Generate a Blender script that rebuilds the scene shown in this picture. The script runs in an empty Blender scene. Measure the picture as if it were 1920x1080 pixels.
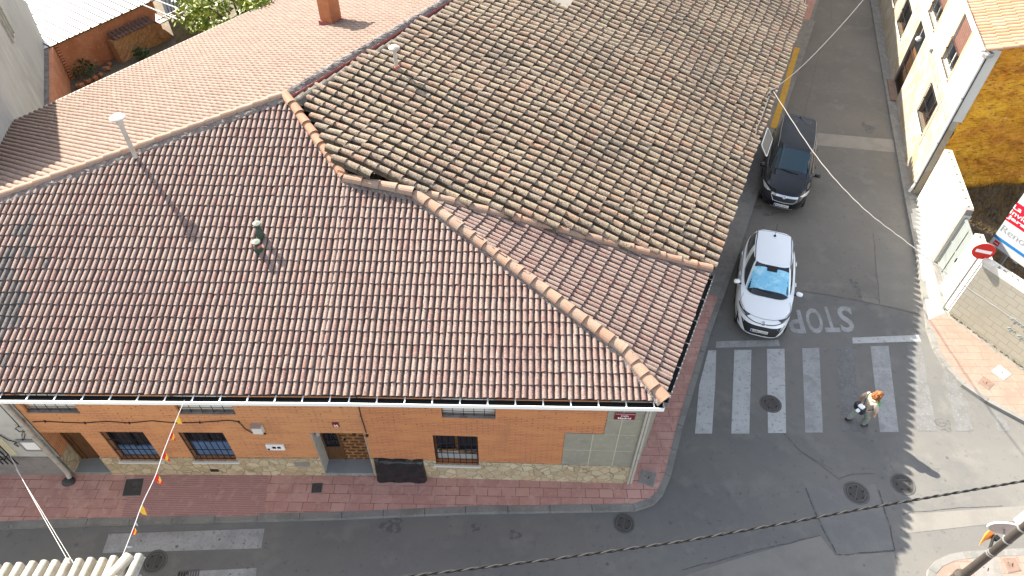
import bpy, bmesh, math, random
import numpy as np
from mathutils import Vector, Matrix
from mathutils.bvhtree import BVHTree
random.seed(7)
S = bpy.context.scene
COL = S.collection
V = Vector

# ------------------------------------------------------------------ camera model (1920x1080 photograph pixels -> world points)
FPX, CAMH = 1280.0, 16.5
_d = np.array([940. - 960, 1763. - 540, FPX]); _d /= np.linalg.norm(_d)
_up = -_d
_f = np.array([0, 0, 1.]); _Y = _f - _up * _f.dot(_up); _Y /= np.linalg.norm(_Y)
_X = np.cross(_Y, _up)
R3 = np.array([_X, _Y, _up])
CAM = np.array([0, 0, CAMH])
def ray(px, py): return R3 @ np.array([px - 960., py - 540., FPX])
def at(px, py, z=0.0):
    v = ray(px, py); t = (z - CAMH) / v[2]
    return V(CAM + t * v)
def onpl(px, py, n, d):
    v = ray(px, py); n = np.array(n, float); t = (d - n.dot(CAM)) / n.dot(v)
    return V(CAM + t * v)
def hdir(az): a = math.radians(az); return V((math.sin(a), math.cos(a), 0))

# ------------------------------------------------------------------ materials
def nd(nt, typ, **kw):
    n = nt.nodes.new(typ)
    for k, v in kw.items():
        if k.startswith('in_'): n.inputs[k[3:].replace('_', ' ')].default_value = v
        else: setattr(n, k, v)
    return n
def c4(c): return (c[0], c[1], c[2], 1.0)
def M(name, base, rough=0.8, var=(), bump=None, metal=0.0, spec=0.4, tint=None, brick=None, cells=None, coat=0.0, coords='pos'):
    """procedural material: base (or per-tile tints / bricks / stone cells), noise layers var=(scale, colour, lo, hi[, stretch])"""
    m = bpy.data.materials.new(name); m.use_nodes = True
    nt = m.node_tree; nt.nodes.clear(); L = nt.links.new
    out = nd(nt, 'ShaderNodeOutputMaterial'); b = nd(nt, 'ShaderNodeBsdfPrincipled')
    b.inputs['Roughness'].default_value = rough; b.inputs['Metallic'].default_value = metal
    b.inputs['Specular IOR Level'].default_value = spec
    if coat: b.inputs['Coat Weight'].default_value = coat; b.inputs['Coat Roughness'].default_value = 0.04
    L(b.outputs[0], out.inputs[0])
    if coords == 'uv': vec = nd(nt, 'ShaderNodeUVMap').outputs[0]
    elif coords == 'obj': vec = nd(nt, 'ShaderNodeTexCoord').outputs['Object']
    else: vec = nd(nt, 'ShaderNodeNewGeometry').outputs['Position']
    uv = nd(nt, 'ShaderNodeUVMap').outputs[0]
    bumpsrc = None
    if tint:
        at_ = nd(nt, 'ShaderNodeAttribute', attribute_name='tint')
        r = nd(nt, 'ShaderNodeValToRGB'); r.color_ramp.interpolation = 'LINEAR'
        n = len(tint)
        while len(r.color_ramp.elements) < n: r.color_ramp.elements.new(0.5)
        for i, c in enumerate(tint):
            r.color_ramp.elements[i].position = i / (n - 1); r.color_ramp.elements[i].color = c4(c)
        L(at_.outputs['Fac'], r.inputs[0]); col = r.outputs[0]
    elif brick:
        c1, c2, mo, bw, rh, ms = brick[:6]
        t = nd(nt, 'ShaderNodeTexBrick'); t.inputs['Color1'].default_value = c4(c1); t.inputs['Color2'].default_value = c4(c2)
        t.inputs['Mortar'].default_value = c4(mo); t.inputs['Scale'].default_value = 1; t.inputs['Mortar Size'].default_value = ms
        t.inputs['Brick Width'].default_value = bw; t.inputs['Row Height'].default_value = rh; t.inputs['Mortar Smooth'].default_value = 0.3
        t.inputs['Bias'].default_value = 0.0
        if len(brick) > 6: t.offset_frequency = 1; t.squash_frequency = 2; t.squash = brick[6]
        L(uv, t.inputs['Vector']); col = t.outputs['Color']; bumpsrc = t.outputs['Fac']
    elif cells:
        cols, sc, mo, mw = cells
        wn = nd(nt, 'ShaderNodeTexNoise'); wn.inputs['Scale'].default_value = sc * 1.2
        L(uv, wn.inputs['Vector'])
        mixv = nd(nt, 'ShaderNodeVectorMath', operation='MULTIPLY_ADD'); mixv.inputs[1].default_value = (0.35 / sc,) * 3
        L(wn.outputs['Color'], mixv.inputs[0]); L(uv, mixv.inputs[2])
        vo = nd(nt, 'ShaderNodeTexVoronoi'); vo.inputs['Scale'].default_value = sc; L(mixv.outputs[0], vo.inputs['Vector'])
        ve = nd(nt, 'ShaderNodeTexVoronoi', feature='DISTANCE_TO_EDGE'); ve.inputs['Scale'].default_value = sc; L(mixv.outputs[0], ve.inputs['Vector'])
        sep = nd(nt, 'ShaderNodeSeparateColor'); L(vo.outputs['Color'], sep.inputs[0])
        r = nd(nt, 'ShaderNodeValToRGB'); n = len(cols)
        while len(r.color_ramp.elements) < n: r.color_ramp.elements.new(0.5)
        for i, c in enumerate(cols):
            r.color_ramp.elements[i].position = i / (n - 1); r.color_ramp.elements[i].color = c4(c)
        L(sep.outputs[0], r.inputs[0])
        mr = nd(nt, 'ShaderNodeMapRange'); mr.inputs['From Min'].default_value = mw * .6; mr.inputs['From Max'].default_value = mw * 1.4
        L(ve.outputs['Distance'], mr.inputs[0])
        mx = nd(nt, 'ShaderNodeMix', data_type='RGBA'); mx.inputs['A'].default_value = c4(mo)
        L(mr.outputs[0], mx.inputs['Factor']); L(r.outputs[0], mx.inputs['B']); col = mx.outputs['Result']
        inv = nd(nt, 'ShaderNodeMath', operation='SUBTRACT'); inv.inputs[0].default_value = 1; L(mr.outputs[0], inv.inputs[1]); bumpsrc = inv.outputs[0]
    else:
        rg = nd(nt, 'ShaderNodeRGB'); rg.outputs[0].default_value = c4(base); col = rg.outputs[0]
    for k, v in enumerate(var):
        sc, c, lo, hi = v[:4]
        vv = vec
        if len(v) > 4:
            mp = nd(nt, 'ShaderNodeMapping'); mp.inputs['Scale'].default_value = v[4]; L(vec, mp.inputs[0]); vv = mp.outputs[0]
        no = nd(nt, 'ShaderNodeTexNoise'); no.inputs['Scale'].default_value = sc; no.inputs['Detail'].default_value = 5
        no.inputs['Roughness'].default_value = 0.62
        L(vv, no.inputs['Vector'])
        mr = nd(nt, 'ShaderNodeMapRange'); mr.inputs['From Min'].default_value = lo; mr.inputs['From Max'].default_value = hi
        L(no.outputs['Fac'], mr.inputs[0])
        mx = nd(nt, 'ShaderNodeMix', data_type='RGBA'); L(mr.outputs[0], mx.inputs['Factor'])
        L(col, mx.inputs['A']); mx.inputs['B'].default_value = c4(c); col = mx.outputs['Result']
    L(col, b.inputs['Base Color'])
    if bump:
        no = nd(nt, 'ShaderNodeTexNoise'); no.inputs['Scale'].default_value = bump[0]; no.inputs['Detail'].default_value = 6
        L(vec, no.inputs['Vector'])
        bp = nd(nt, 'ShaderNodeBump'); bp.inputs['Strength'].default_value = bump[1]; bp.inputs['Distance'].default_value = bump[2] if len(bump) > 2 else 0.02
        src = no.outputs['Fac']
        if bumpsrc is not None:
            ad = nd(nt, 'ShaderNodeMath', operation='MULTIPLY_ADD'); ad.inputs[1].default_value = -1.0
            L(bumpsrc, ad.inputs[0]); L(src, ad.inputs[2]); src = ad.outputs[0]
        L(src, bp.inputs['Height']); L(bp.outputs[0], b.inputs['Normal'])
    return m

# ------------------------------------------------------------------ mesh builder
class B:
    def __init__(s): s.v = []; s.f = []; s.t = []; s.mi = []
    def add(s, vs, fs, tint=0.5, mi=0):
        o = len(s.v); s.v += [tuple(p) for p in vs]
        for f in fs: s.f.append(tuple(i + o for i in f)); s.t.append(tint); s.mi.append(mi)
        return s
    def quad(s, a, b, c, d, mi=0, tint=.5): return s.add([a, b, c, d], [(0, 1, 2, 3)], tint, mi)
    def poly(s, pts, mi=0): return s.add(pts, [tuple(range(len(pts)))], .5, mi)
    def box(s, c, size, rot=None, mi=0, bev=0.0):
        c = V(c); hx, hy, hz = [q / 2 for q in size]
        R = rot if rot is not None else Matrix.Identity(3)
        if isinstance(R, (int, float)): R = Matrix.Rotation(R, 3, 'Z')
        if bev <= 0:
            vs = [c + R @ V((x * hx, y * hy, z * hz)) for x in (-1, 1) for y in (-1, 1) for z in (-1, 1)]
            return s.add(vs, [(0, 1, 3, 2), (4, 6, 7, 5), (0, 4, 5, 1), (2, 3, 7, 6), (0, 2, 6, 4), (1, 5, 7, 3)], .5, mi)
        bm = bmesh.new(); bmesh.ops.create_cube(bm, size=1)
        for v in bm.verts: v.co = V((v.co.x * size[0], v.co.y * size[1], v.co.z * size[2]))
        bmesh.ops.bevel(bm, geom=list(bm.edges), offset=bev, segments=2, affect='EDGES', profile=.5)
        bm.verts.index_update()
        vs = [c + R @ v.co for v in bm.verts]; fs = [tuple(v.index for v in f.verts) for f in bm.faces]
        bm.free(); return s.add(vs, fs, .5, mi)
    def prism(s, pts, z0, z1, mi=0):
        n = len(pts); a = sum(pts[i][0] * pts[(i + 1) % n][1] - pts[(i + 1) % n][0] * pts[i][1] for i in range(n))
        if a < 0: pts = pts[::-1]
        lo = [V((p[0], p[1], z0)) for p in pts]; hi = [V((p[0], p[1], z1)) for p in pts]
        fs = [tuple(range(n, 2 * n)), tuple(range(n - 1, -1, -1))] + [(i, (i + 1) % n, n + (i + 1) % n, n + i) for i in range(n)]
        return s.add(lo + hi, fs, .5, mi)
    def slab(s, pts, off, mi=0):
        """polygon in space extruded by vector off"""
        n = len(pts); p = [V(q) for q in pts]; q = [a + V(off) for a in p]
        return s.add(p + q, [tuple(range(n)), tuple(range(2 * n - 1, n - 1, -1))] + [(i, n + i, n + (i + 1) % n, (i + 1) % n) for i in range(n)], .5, mi)
    def tube(s, path, r, n=8, caps=True, mi=0):
        path = [V(p) for p in path]; rs = r if isinstance(r, (list, tuple)) else [r] * len(path)
        vs = []; fs = []
        for i, p in enumerate(path):
            d = (path[min(i + 1, len(path) - 1)] - path[max(i - 1, 0)]).normalized()
            a = V((0, 0, 1)) if abs(d.z) < .9 else V((1, 0, 0))
            u = d.cross(a).normalized(); w = u.cross(d)
            for k in range(n):
                t = 2 * math.pi * k / n
                vs.append(p + (u * math.cos(t) + w * math.sin(t)) * rs[i])
        for i in range(len(path) - 1):
            for k in range(n): fs.append((i * n + k, i * n + (k + 1) % n, (i + 1) * n + (k + 1) % n, (i + 1) * n + k))
        if caps: fs.append(tuple(range(n - 1, -1, -1))); fs.append(tuple(range((len(path) - 1) * n, len(path) * n)))
        return s.add(vs, fs, .5, mi)
    def lathe(s, prof, c, n=16, axis=None, mi=0, caps=True):
        """prof: (r, h) pairs revolved about axis (default z) through c"""
        c = V(c); ax = V(axis).normalized() if axis is not None else V((0, 0, 1))
        a = V((1, 0, 0)) if abs(ax.x) < .9 else V((0, 1, 0)); u = ax.cross(a).normalized(); w = ax.cross(u)
        vs = []; fs = []
        for r, h in prof:
            for k in range(n):
                t = 2 * math.pi * k / n; vs.append(c + ax * h + (u * math.cos(t) + w * math.sin(t)) * r)
        for i in range(len(prof) - 1):
            for k in range(n): fs.append((i * n + k, i * n + (k + 1) % n, (i + 1) * n + (k + 1) % n, (i + 1) * n + k))
        if prof[0][0] > 0 and caps: fs.append(tuple(range(n - 1, -1, -1)))
        if prof[-1][0] > 0 and caps: fs.append(tuple(range((len(prof) - 1) * n, len(prof) * n)))
        return s.add(vs, fs, .5, mi)
    def bm(s):
        me = bpy.data.meshes.new('tmp'); me.from_pydata(s.v, [], s.f)
        a = me.attributes.new('tint', 'FLOAT', 'FACE'); a.data.foreach_set('value', s.t)
        me.polygons.foreach_set('material_index', s.mi)
        b = bmesh.new(); b.from_mesh(me); bpy.data.meshes.remove(me); return b

def finish(name, bm, mats, parent=None, smooth=False, recalc=True, local=None):
    if recalc: bmesh.ops.recalc_face_normals(bm, faces=list(bm.faces))
    uv = bm.loops.layers.uv.verify()
    for f in bm.faces:
        n = f.normal
        if abs(n.z) > .75:
            for l in f.loops: l[uv].uv = (l.vert.co.x, l.vert.co.y)
        else:
            t = V((-n.y, n.x, 0)).normalized()
            if abs(t.x) > abs(t.y):
                if t.x < 0: t = -t
            elif t.y < 0: t = -t
            for l in f.loops: l[uv].uv = (l.vert.co.dot(t), l.vert.co.z)
        f.smooth = smooth
    if parent is not None and local is None:
        o = V(parent.location) if parent.parent is None else V(parent.location) + V(parent.parent.location)
        bmesh.ops.translate(bm, vec=-o, verts=list(bm.verts))
    me = bpy.data.meshes.new(name); bm.to_mesh(me); bm.free()
    for m in (mats if isinstance(mats, (list, tuple)) else [mats]): me.materials.append(m)
    ob = bpy.data.objects.new(name, me); COL.objects.link(ob)
    if parent is not None: ob.parent = parent
    return ob
def obj(name, b, mats, parent=None, smooth=False, local=None):
    """link a builder as one mesh object; world coordinates unless local"""
    return finish(name, b.bm(), mats, parent, smooth, True, local)
def tag(o, label=None, cat=None, group=None, kind=None):
    if label: o['label'] = label
    if cat: o['category'] = cat
    if group: o['group'] = group
    if kind: o['kind'] = kind
    return o
def thing(name, label, cat, loc=(0, 0, 0), rz=0, group=None):
    o = bpy.data.objects.new(name, None); COL.objects.link(o); o.location = loc; o.rotation_euler = (0, 0, rz)
    o.empty_display_size = .2
    return tag(o, label, cat, group)
def smooth_by_angle(o, ang=40):
    me = o.data
    for p in me.polygons: p.use_smooth = True
    bm = bmesh.new(); bm.from_mesh(me)
    for e in bm.edges:
        if len(e.link_faces) == 2 and e.calc_face_angle(0) > math.radians(ang): e.smooth = False
    bm.to_mesh(me); bm.free()
    return o
_tc = {}
def text_mesh(txt, bold=0.0):
    k = (txt, bold)
    if k not in _tc:
        cu = bpy.data.curves.new('t', 'FONT'); cu.body = txt; cu.offset = bold; cu.resolution_u = 4
        o = bpy.data.objects.new('t', cu); COL.objects.link(o)
        bpy.context.view_layer.update()
        me = bpy.data.meshes.new_from_object(o.evaluated_get(bpy.context.evaluated_depsgraph_get()))
        vs = [v.co.copy() for v in me.vertices]; fs = [tuple(p.vertices) for p in me.polygons]
        bpy.data.objects.remove(o); bpy.data.curves.remove(cu); bpy.data.meshes.remove(me)
        x0 = min(v.x for v in vs); x1 = max(v.x for v in vs); y0 = min(v.y for v in vs); y1 = max(v.y for v in vs)
        _tc[k] = ([((v.x - x0) / (x1 - x0), (v.y - y0) / (y1 - y0)) for v in vs], fs)
    return _tc[k]
def put_text(b, txt, BL, BR, TR, TL, bold=0.0, mi=0):
    uv, fs = text_mesh(txt, bold)
    BL, BR, TR, TL = V(BL), V(BR), V(TR), V(TL)
    b.add([(BL * (1 - u) + BR * u) * (1 - w) + (TL * (1 - u) + TR * u) * w for u, w in uv], fs, .5, mi)

def offset_line(pts, d):
    """offset a plan polyline to its left by d"""
    out = []
    for i, p in enumerate(pts):
        a = V(pts[max(i - 1, 0)]).to_2d(); c = V(pts[min(i + 1, len(pts) - 1)]).to_2d(); q = V(p).to_2d()
        d1 = (q - a).normalized() if i > 0 else (c - q).normalized(); d2 = (c - q).normalized() if i < len(pts) - 1 else d1
        t = (d1 + d2).normalized(); n = V((-t.y, t.x)); k = max(.5, n.dot(V((-d1.y, d1.x))))
        out.append(V((q.x + n.x * d / k, q.y + n.y * d / k, V(p).z)))
    return out

# ------------------------------------------------------------------ palette
m_asphalt = M('asphalt', (0.1554, 0.1495, 0.1386), .92, [(.28, (0.126, 0.1243, 0.1193), .40, .62), (1.1, (0.1806, 0.1722, 0.1554), .52, .72), (5., (0.0924, 0.0924, 0.09072), .60, .74), (60, (0.2268, 0.2184, 0.2016), .56, .76), (90, (0.0756, 0.0756, 0.0756), .60, .78)], (120, .35, .01))
m_asph_light = M('asphalt_pale', (0.203, 0.1918, 0.1728), .92, [(1.3, (0.1642, 0.1555, 0.1426), .45, .7), (70, (0.1123, 0.1123, 0.1037), .58, .75)], (120, .3, .01))
m_asph_dark = M('asphalt_dark', (0.1493, 0.1463, 0.142), .92, [(1.5, (0.1802, 0.175, 0.1648), .45, .7), (80, (0.09266, 0.09266, 0.09266), .55, .75)], (120, .3, .01))
m_tar = M('tar', (0.06187, 0.06187, 0.06187), .8, [(6, (0.135, 0.135, 0.1294), .5, .6)])
m_stain = M('oil_stain', (0.09479, 0.09256, 0.08921), .8, [(9, (0.1561, 0.1506, 0.145), .45, .62)])
m_mark = M('road_paint', (0.4, 0.408, 0.408), .8, [(2.2, (0.32, 0.328, 0.328), .45, .7), (9, (0.208, 0.208, 0.2), .56, .68), (45, (0.176, 0.176, 0.172), .58, .70)])
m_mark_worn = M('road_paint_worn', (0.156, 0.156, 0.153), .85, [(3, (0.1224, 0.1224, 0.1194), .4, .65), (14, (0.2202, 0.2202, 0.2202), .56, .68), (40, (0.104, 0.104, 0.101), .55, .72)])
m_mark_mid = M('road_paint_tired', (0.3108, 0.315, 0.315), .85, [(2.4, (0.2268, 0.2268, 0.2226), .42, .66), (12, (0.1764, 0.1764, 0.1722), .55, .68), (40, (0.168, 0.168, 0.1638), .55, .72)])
m_yellow = M('yellow_paint', (0.576, 0.32, 0.032), .8, [(5, (0.4, 0.24, 0.048), .5, .7), (30, (0.28, 0.2, 0.08), .6, .75)])
m_pave = M('red_pavers', (.42, .19, .15), .85, [(1.4, (.37, .20, .17), .45, .68), (5, (.49, .31, .265), .5, .72), (26, (.22, .135, .115), .63, .75)], (60, .2, .01), brick=((.42, .215, .18), (.49, .285, .24), (.19, .11, .095), .36, .25, .011, 1.5))
m_ribbed = M('ribbed_pavers', (.36, .17, .15), .85, [(1.5, (.34, .19, .175), .45, .68), (6, (.44, .26, .23), .52, .72), (26, (.22, .135, .115), .66, .75)], brick=((.37, .20, .18), (.40, .225, .205), (.23, .13, .12), 3.0, .06, .009))
m_pave_pink = M('pink_pavers', (.3, .2, .16), .85, [(1.4, (.25, .165, .13), .45, .68), (6, (.30, .215, .175), .5, .7)], (60, .2, .01), brick=((.275, .185, .145), (.30, .215, .17), (.17, .11, .09), .42, .27, .009, 1.4))
m_kerb = M('kerb_concrete', (0.2106, 0.2036, 0.1895), .88, [(2.0, (0.1615, 0.158, 0.1474), .45, .65), (9, (0.2527, 0.2457, 0.2246), .55, .7), (40, (0.1193, 0.1193, 0.1123), .6, .75)], (80, .25, .01))
m_cobble = M('kerb_setts', (0.225, 0.2175, 0.2025), .9, [(3, (0.18, 0.1725, 0.1575), .45, .65), (30, (0.15, 0.1425, 0.135), .58, .72)], (60, .3, .01), brick=((0.2025, 0.195, 0.18), (0.255, 0.2475, 0.225), (0.105, 0.1013, 0.09375), .42, .9, .012))
m_earth = M('earth', (0.135, 0.108, 0.0765), .95, [(.8, (0.198, 0.1575, 0.108), .45, .65), (7, (0.09, 0.072, 0.0495), .5, .68), (40, (0.18, 0.144, 0.099), .55, .75)], (20, .6, .05))
m_brick = M('facade_brick', (0.4884, 0.1954, 0.06838), .88, [(.9, (0.5177, 0.2198, 0.08791), .42, .62, (1, 1, 4)), (7, (0.3907, 0.1465, 0.05861), .58, .72, (1, 1, 5)), (1.3, (0.3711, 0.1612, 0.07814), .56, .76, (3, 3, .5)), (14, (0.5861, 0.3223, 0.1661), .66, .74, (.4, .4, 7))], (40, .2, .01), brick=((0.4884, 0.1905, 0.0801), (0.5372, 0.2246, 0.09768), (0.293, 0.1173, 0.06349), .26, .07, .011))
m_brick_lite = M('facade_brick_pale', (0.4884, 0.2442, 0.09768), .88, [(.9, (0.547, 0.254, 0.1074), .42, .62, (1, 1, 4)), (7, (0.4103, 0.1709, 0.06838), .58, .72, (1, 1, 5)), (1.3, (0.3907, 0.1758, 0.08303), .56, .76, (3, 3, .5)), (14, (0.6057, 0.3517, 0.1856), .64, .73, (.4, .4, 7))], (40, .2, .01), brick=((0.4982, 0.2198, 0.0928), (0.547, 0.254, 0.1173), (0.3223, 0.1367, 0.07326), .26, .07, .011))
m_holes = M('dark_hole', (.03, .02, .015), .95)
m_plinth = M('rubble_stone', (0.4125, 0.3465, 0.231), .9, [(3, (0.3795, 0.2888, 0.165), .5, .7), (20, (0.264, 0.2063, 0.1238), .56, .74)], (25, .5, .03), cells=([(0.429, 0.3465, 0.2228), (0.5445, 0.462, 0.3135), (0.3713, 0.297, 0.1815), (0.495, 0.4125, 0.2805), (0.462, 0.33, 0.198)], 4.2, (0.2475, 0.198, 0.1238), .035))
m_cement = M('cement_patch', (0.288, 0.264, 0.196), .92, [(1.5, (0.232, 0.22, 0.176), .42, .64), (7, (0.312, 0.292, 0.24), .5, .7), (40, (0.2, 0.188, 0.152), .56, .74)], (50, .4, .012))
m_cementj = M('cement_joint', (0.442, 0.3995, 0.306), .9)
m_white = M('white_paint', (0.76, 0.7505, 0.7125), .55, [(3, (0.684, 0.6745, 0.6365), .5, .7)])
m_gutter = M('gutter_white', (.82, .82, .78), .4)
m_gutter_in = M('gutter_dark', (.02, .022, .02), .7)
m_wood = M('dark_wood', (.12, .055, .02), .6, [(3, (.075, .033, .012), .42, .62, (8, 8, 1)), (20, (.17, .08, .03), .55, .7, (6, 6, 1))])
m_wood_stud = M('panel_door', (.2, .09, .03), .55, [(8, (.13, .055, .02), .45, .65)], (30, .2, .01), brick=((.07, .03, .012), (.11, .045, .016), (.33, .165, .06), .25, .145, .03))
m_glass = M('window_glass', (.012, .015, .02), .12, spec=.35)
m_iron = M('black_iron', (.014, .014, .016), .55, spec=.25)
m_steel = M('grey_steel', (.33, .33, .32), .5, metal=.5)
m_blue = M('blue_blind', (.11, .19, .34), .5, [(2.5, (.075, .13, .24), .45, .65)])
m_greyblind = M('grey_blind', (.36, .36, .35), .6)
m_shutter = M('roller_shutter', (0.4675, 0.442, 0.3995), .6, brick=((0.629, 0.5865, 0.5185), (0.663, 0.6205, 0.561), (0.425, 0.3995, 0.357), 4., .055, .008))
m_grime = M('sill_grime', (.26, .23, .21), .9, [(6, (.16, .14, .13), .45, .65), (30, (.36, .32, .3), .58, .7)])
m_step = M('step_terrazzo', (0.224, 0.24, 0.248), .6, [(1.2, (0.184, 0.196, 0.2), .45, .65)])
m_black = M('black_plastic_sheet', (.012, .012, .014), .33, [(4, (.02, .02, .022), .4, .6)], (5, .5, .06), spec=.5)
m_rub = M('rubber', (.015, .015, .016), .6)
m_box = M('pale_box', (.62, .60, .55), .5)
m_maroon = M('maroon_enamel', (.16, .012, .018), .4)
m_maroon2 = M('rose_enamel', (.40, .19, .20), .5)
m_letter = M('white_lettering', (.82, .80, .76), .6)
m_letter_dark = M('dark_lettering', (.03, .03, .035), .6)
m_letter_grey = M('grey_lettering', (.33, .34, .36), .6)
m_tile = M('red_mixed_tile', (0.432, 0.216, 0.162), .9, [(.35, (0.189, 0.1134, 0.1026), .52, .74), (8, (0.2538, 0.1998, 0.1728), .50, .70), (48, (0.0648, 0.04536, 0.04104), .55, .64), (33, (0.3888, 0.324, 0.2862), .58, .68), (75, (0.108, 0.0756, 0.0648), .56, .68)], (60, .4, .012),
           tint=[(.20, .108, .092), (.228, .15, .126), (.226, .162, .138), (.245, .172, .146), (.222, .138, .116), (.25, .178, .148), (.226, .172, .148)])
m_pan = M('dark_tile_pan', (0.09775, 0.06325, 0.05405), .95, [(7, (0.1495, 0.09775, 0.0805), .48, .66), (40, (0.0575, 0.04025, 0.0345), .52, .68)])  # darker tone for the flat pans between the tile rolls
m_shade_tile = M('painted_shade_tile', (.115, .10, .094), .95, [(6, (.075, .066, .064), .42, .6), (30, (.18, .165, .15), .5, .68), (60, (.06, .05, .05), .55, .7)], (60, .4, .012))  # dark grey tile colour standing in for the tall gable's shadow
m_tile_rear = M('sunny_mixed_tile', (0.3784, 0.227, 0.1514), .88, [(1.4, (0.1741, 0.106, 0.07946), .50, .72), (10, (0.2081, 0.1476, 0.1135), .50, .70), (60, (0.09838, 0.06433, 0.05298), .60, .72)], (60, .2, .012),
                tint=[(0.1778, 0.1173, 0.09082), (0.1892, 0.1287, 0.09838), (0.1983, 0.1377, 0.1074), (0.1816, 0.115, 0.08703), (0.2043, 0.1453, 0.1135), (0.193, 0.1324, 0.1022)])
m_tile_old = M('old_barrel_tile', (0.3511, 0.2809, 0.1806), .92, [(.4, (0.1304, 0.1003, 0.08026), .54, .72), (9, (0.2508, 0.2057, 0.1555), .47, .66), (19, (0.07524, 0.06019, 0.04815), .55, .645), (30, (0.05016, 0.04213, 0.03411), .565, .65), (26, (0.3411, 0.306, 0.2458), .58, .67)], (45, .6, .015),
               tint=[(0.1767, 0.1254, 0.08892), (0.228, 0.1619, 0.114), (0.2565, 0.1961, 0.1311), (0.2109, 0.1539, 0.1083), (0.2451, 0.1425, 0.0969), (0.228, 0.1801, 0.1311), (0.2736, 0.2109, 0.1368), (0.1824, 0.1459, 0.1117), (0.2679, 0.171, 0.114), (0.2337, 0.1824, 0.1368), (0.285, 0.1596, 0.1003)])
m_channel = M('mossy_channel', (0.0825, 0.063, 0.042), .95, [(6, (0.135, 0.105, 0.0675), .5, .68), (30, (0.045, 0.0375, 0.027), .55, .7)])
m_tile_pale = M('pale_barrel_tile', (0.35, 0.322, 0.266), .9, [(5, (0.294, 0.266, 0.21), .45, .65), (50, (0.21, 0.189, 0.154), .6, .72)], (50, .3, .012), tint=[(0.364, 0.336, 0.28), (0.406, 0.378, 0.322), (0.336, 0.308, 0.252)])
m_tile_orange = M('orange_tile', (0.3187, 0.1594, 0.08925), .85, [(6, (0.3825, 0.2295, 0.1403), .5, .7)], tint=[(0.3506, 0.1785, 0.102), (0.3952, 0.2295, 0.1403), (0.4208, 0.2677, 0.1785), (0.3187, 0.153, 0.08288)])
m_cap = M('ridge_cap_tile', (0.405, 0.225, 0.144), .88, [(4, (0.27, 0.198, 0.1485), .45, .64), (30, (0.126, 0.0945, 0.0765), .56, .70), (45, (0.378, 0.306, 0.234), .60, .7)], (60, .3, .012), tint=[(0.306, 0.171, 0.1125), (0.342, 0.207, 0.1395), (0.279, 0.1755, 0.1305), (0.324, 0.225, 0.1575)])
m_cap_new = M('new_ridge_cap', (.4, .2, .1), .8, [(6, (.31, .165, .10), .48, .68), (40, (.27, .19, .14), .60, .72)], tint=[(.33, .17, .10), (.37, .20, .125)])
m_mortar = M('roof_mortar', (0.192, 0.164, 0.148), .95, [(5, (0.104, 0.084, 0.08), .45, .62), (30, (0.272, 0.24, 0.216), .55, .7)], (30, .8, .04))
m_under = M('roof_underlay', (.075, .05, .04), .95, [(8, (.11, .085, .06), .5, .7)])
m_redband = M('red_flashing', (0.304, 0.072, 0.06), .75, [(6, (0.224, 0.096, 0.088), .48, .62), (30, (0.24, 0.176, 0.16), .6, .7)])
m_render = M('grey_render', (0.4117, 0.3849, 0.3446), .92, [(.5, (0.3491, 0.3267, 0.2954), .42, .64), (2.0, (0.4655, 0.4341, 0.3849), .48, .7, (1, 1, .4)), (14, (0.358, 0.3312, 0.2954), .56, .72)], (30, .3, .015))
m_whitewall = M('white_render', (0.5616, 0.5472, 0.504), .85, [(1.0, (0.4896, 0.468, 0.4176), .52, .74), (8, (0.5184, 0.504, 0.4608), .55, .75)], (40, .2, .01))
m_dirtywhite = M('dirty_white_render', (0.4769, 0.4624, 0.419), .9, [(.9, (0.3468, 0.3323, 0.2962), .50, .70), (5, (0.2601, 0.2456, 0.224), .60, .72)], (40, .2, .01))
m_redbrick = M('shed_brick', (0.459, 0.1721, 0.08033), .9, [(1.2, (0.3901, 0.132, 0.05738), .45, .66), (6, (0.5737, 0.2754, 0.1492), .56, .72), (12, (0.2295, 0.0918, 0.0459), .62, .72)], (40, .4, .02), brick=((0.4819, 0.1607, 0.06885), (0.5393, 0.2066, 0.0918), (0.3787, 0.1836, 0.109), .25, .075, .01))
m_corr = M('white_sheet_metal', (0.448, 0.448, 0.432), .4, [(2, (0.4, 0.4, 0.384), .5, .7)], metal=.1)
m_bluemetal = M('blue_sheet_metal', (.022, .03, .042), .8, [(3, (.03, .04, .055), .5, .7)], spec=.1)
m_seam = M('sheet_seam', (.17, .17, .165), .7)
m_adobe = M('adobe', (.40, .20, .085), .95, [(.9, (.32, .145, .06), .42, .62), (5, (.48, .275, .14), .5, .7), (16, (.17, .09, .045), .58, .70)], (12, .7, .04))
m_foam = M('ochre_foam', (0.6324, 0.255, 0.01224), .75, [(.55, (0.7956, 0.408, 0.0204), .46, .60, (1, 1, 1.6)), (.8, (0.4284, 0.1326, 0.00816), .50, .66, (1, 1, 2)), (2.6, (0.714, 0.3366, 0.0204), .48, .66, (1, 1, 3)), (7, (0.204, 0.0816, 0.01224), .54, .66, (.5, .5, 3)), (24, (0.7548, 0.4488, 0.0714), .60, .70)], (4.5, 1.0, .2))
m_stone_cream = M('cream_stone', (0.434, 0.3844, 0.2914), .85, [(1.2, (0.2852, 0.2294, 0.155), .52, .72), (15, (0.2356, 0.1984, 0.1488), .6, .75)], (30, .35, .02), cells=([(0.31, 0.2728, 0.2108), (0.3472, 0.3162, 0.2604), (0.2914, 0.2232, 0.1426), (0.3224, 0.2852, 0.2232), (0.3472, 0.3224, 0.2728)], 2.6, (0.2666, 0.2294, 0.1736), .02))
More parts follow.
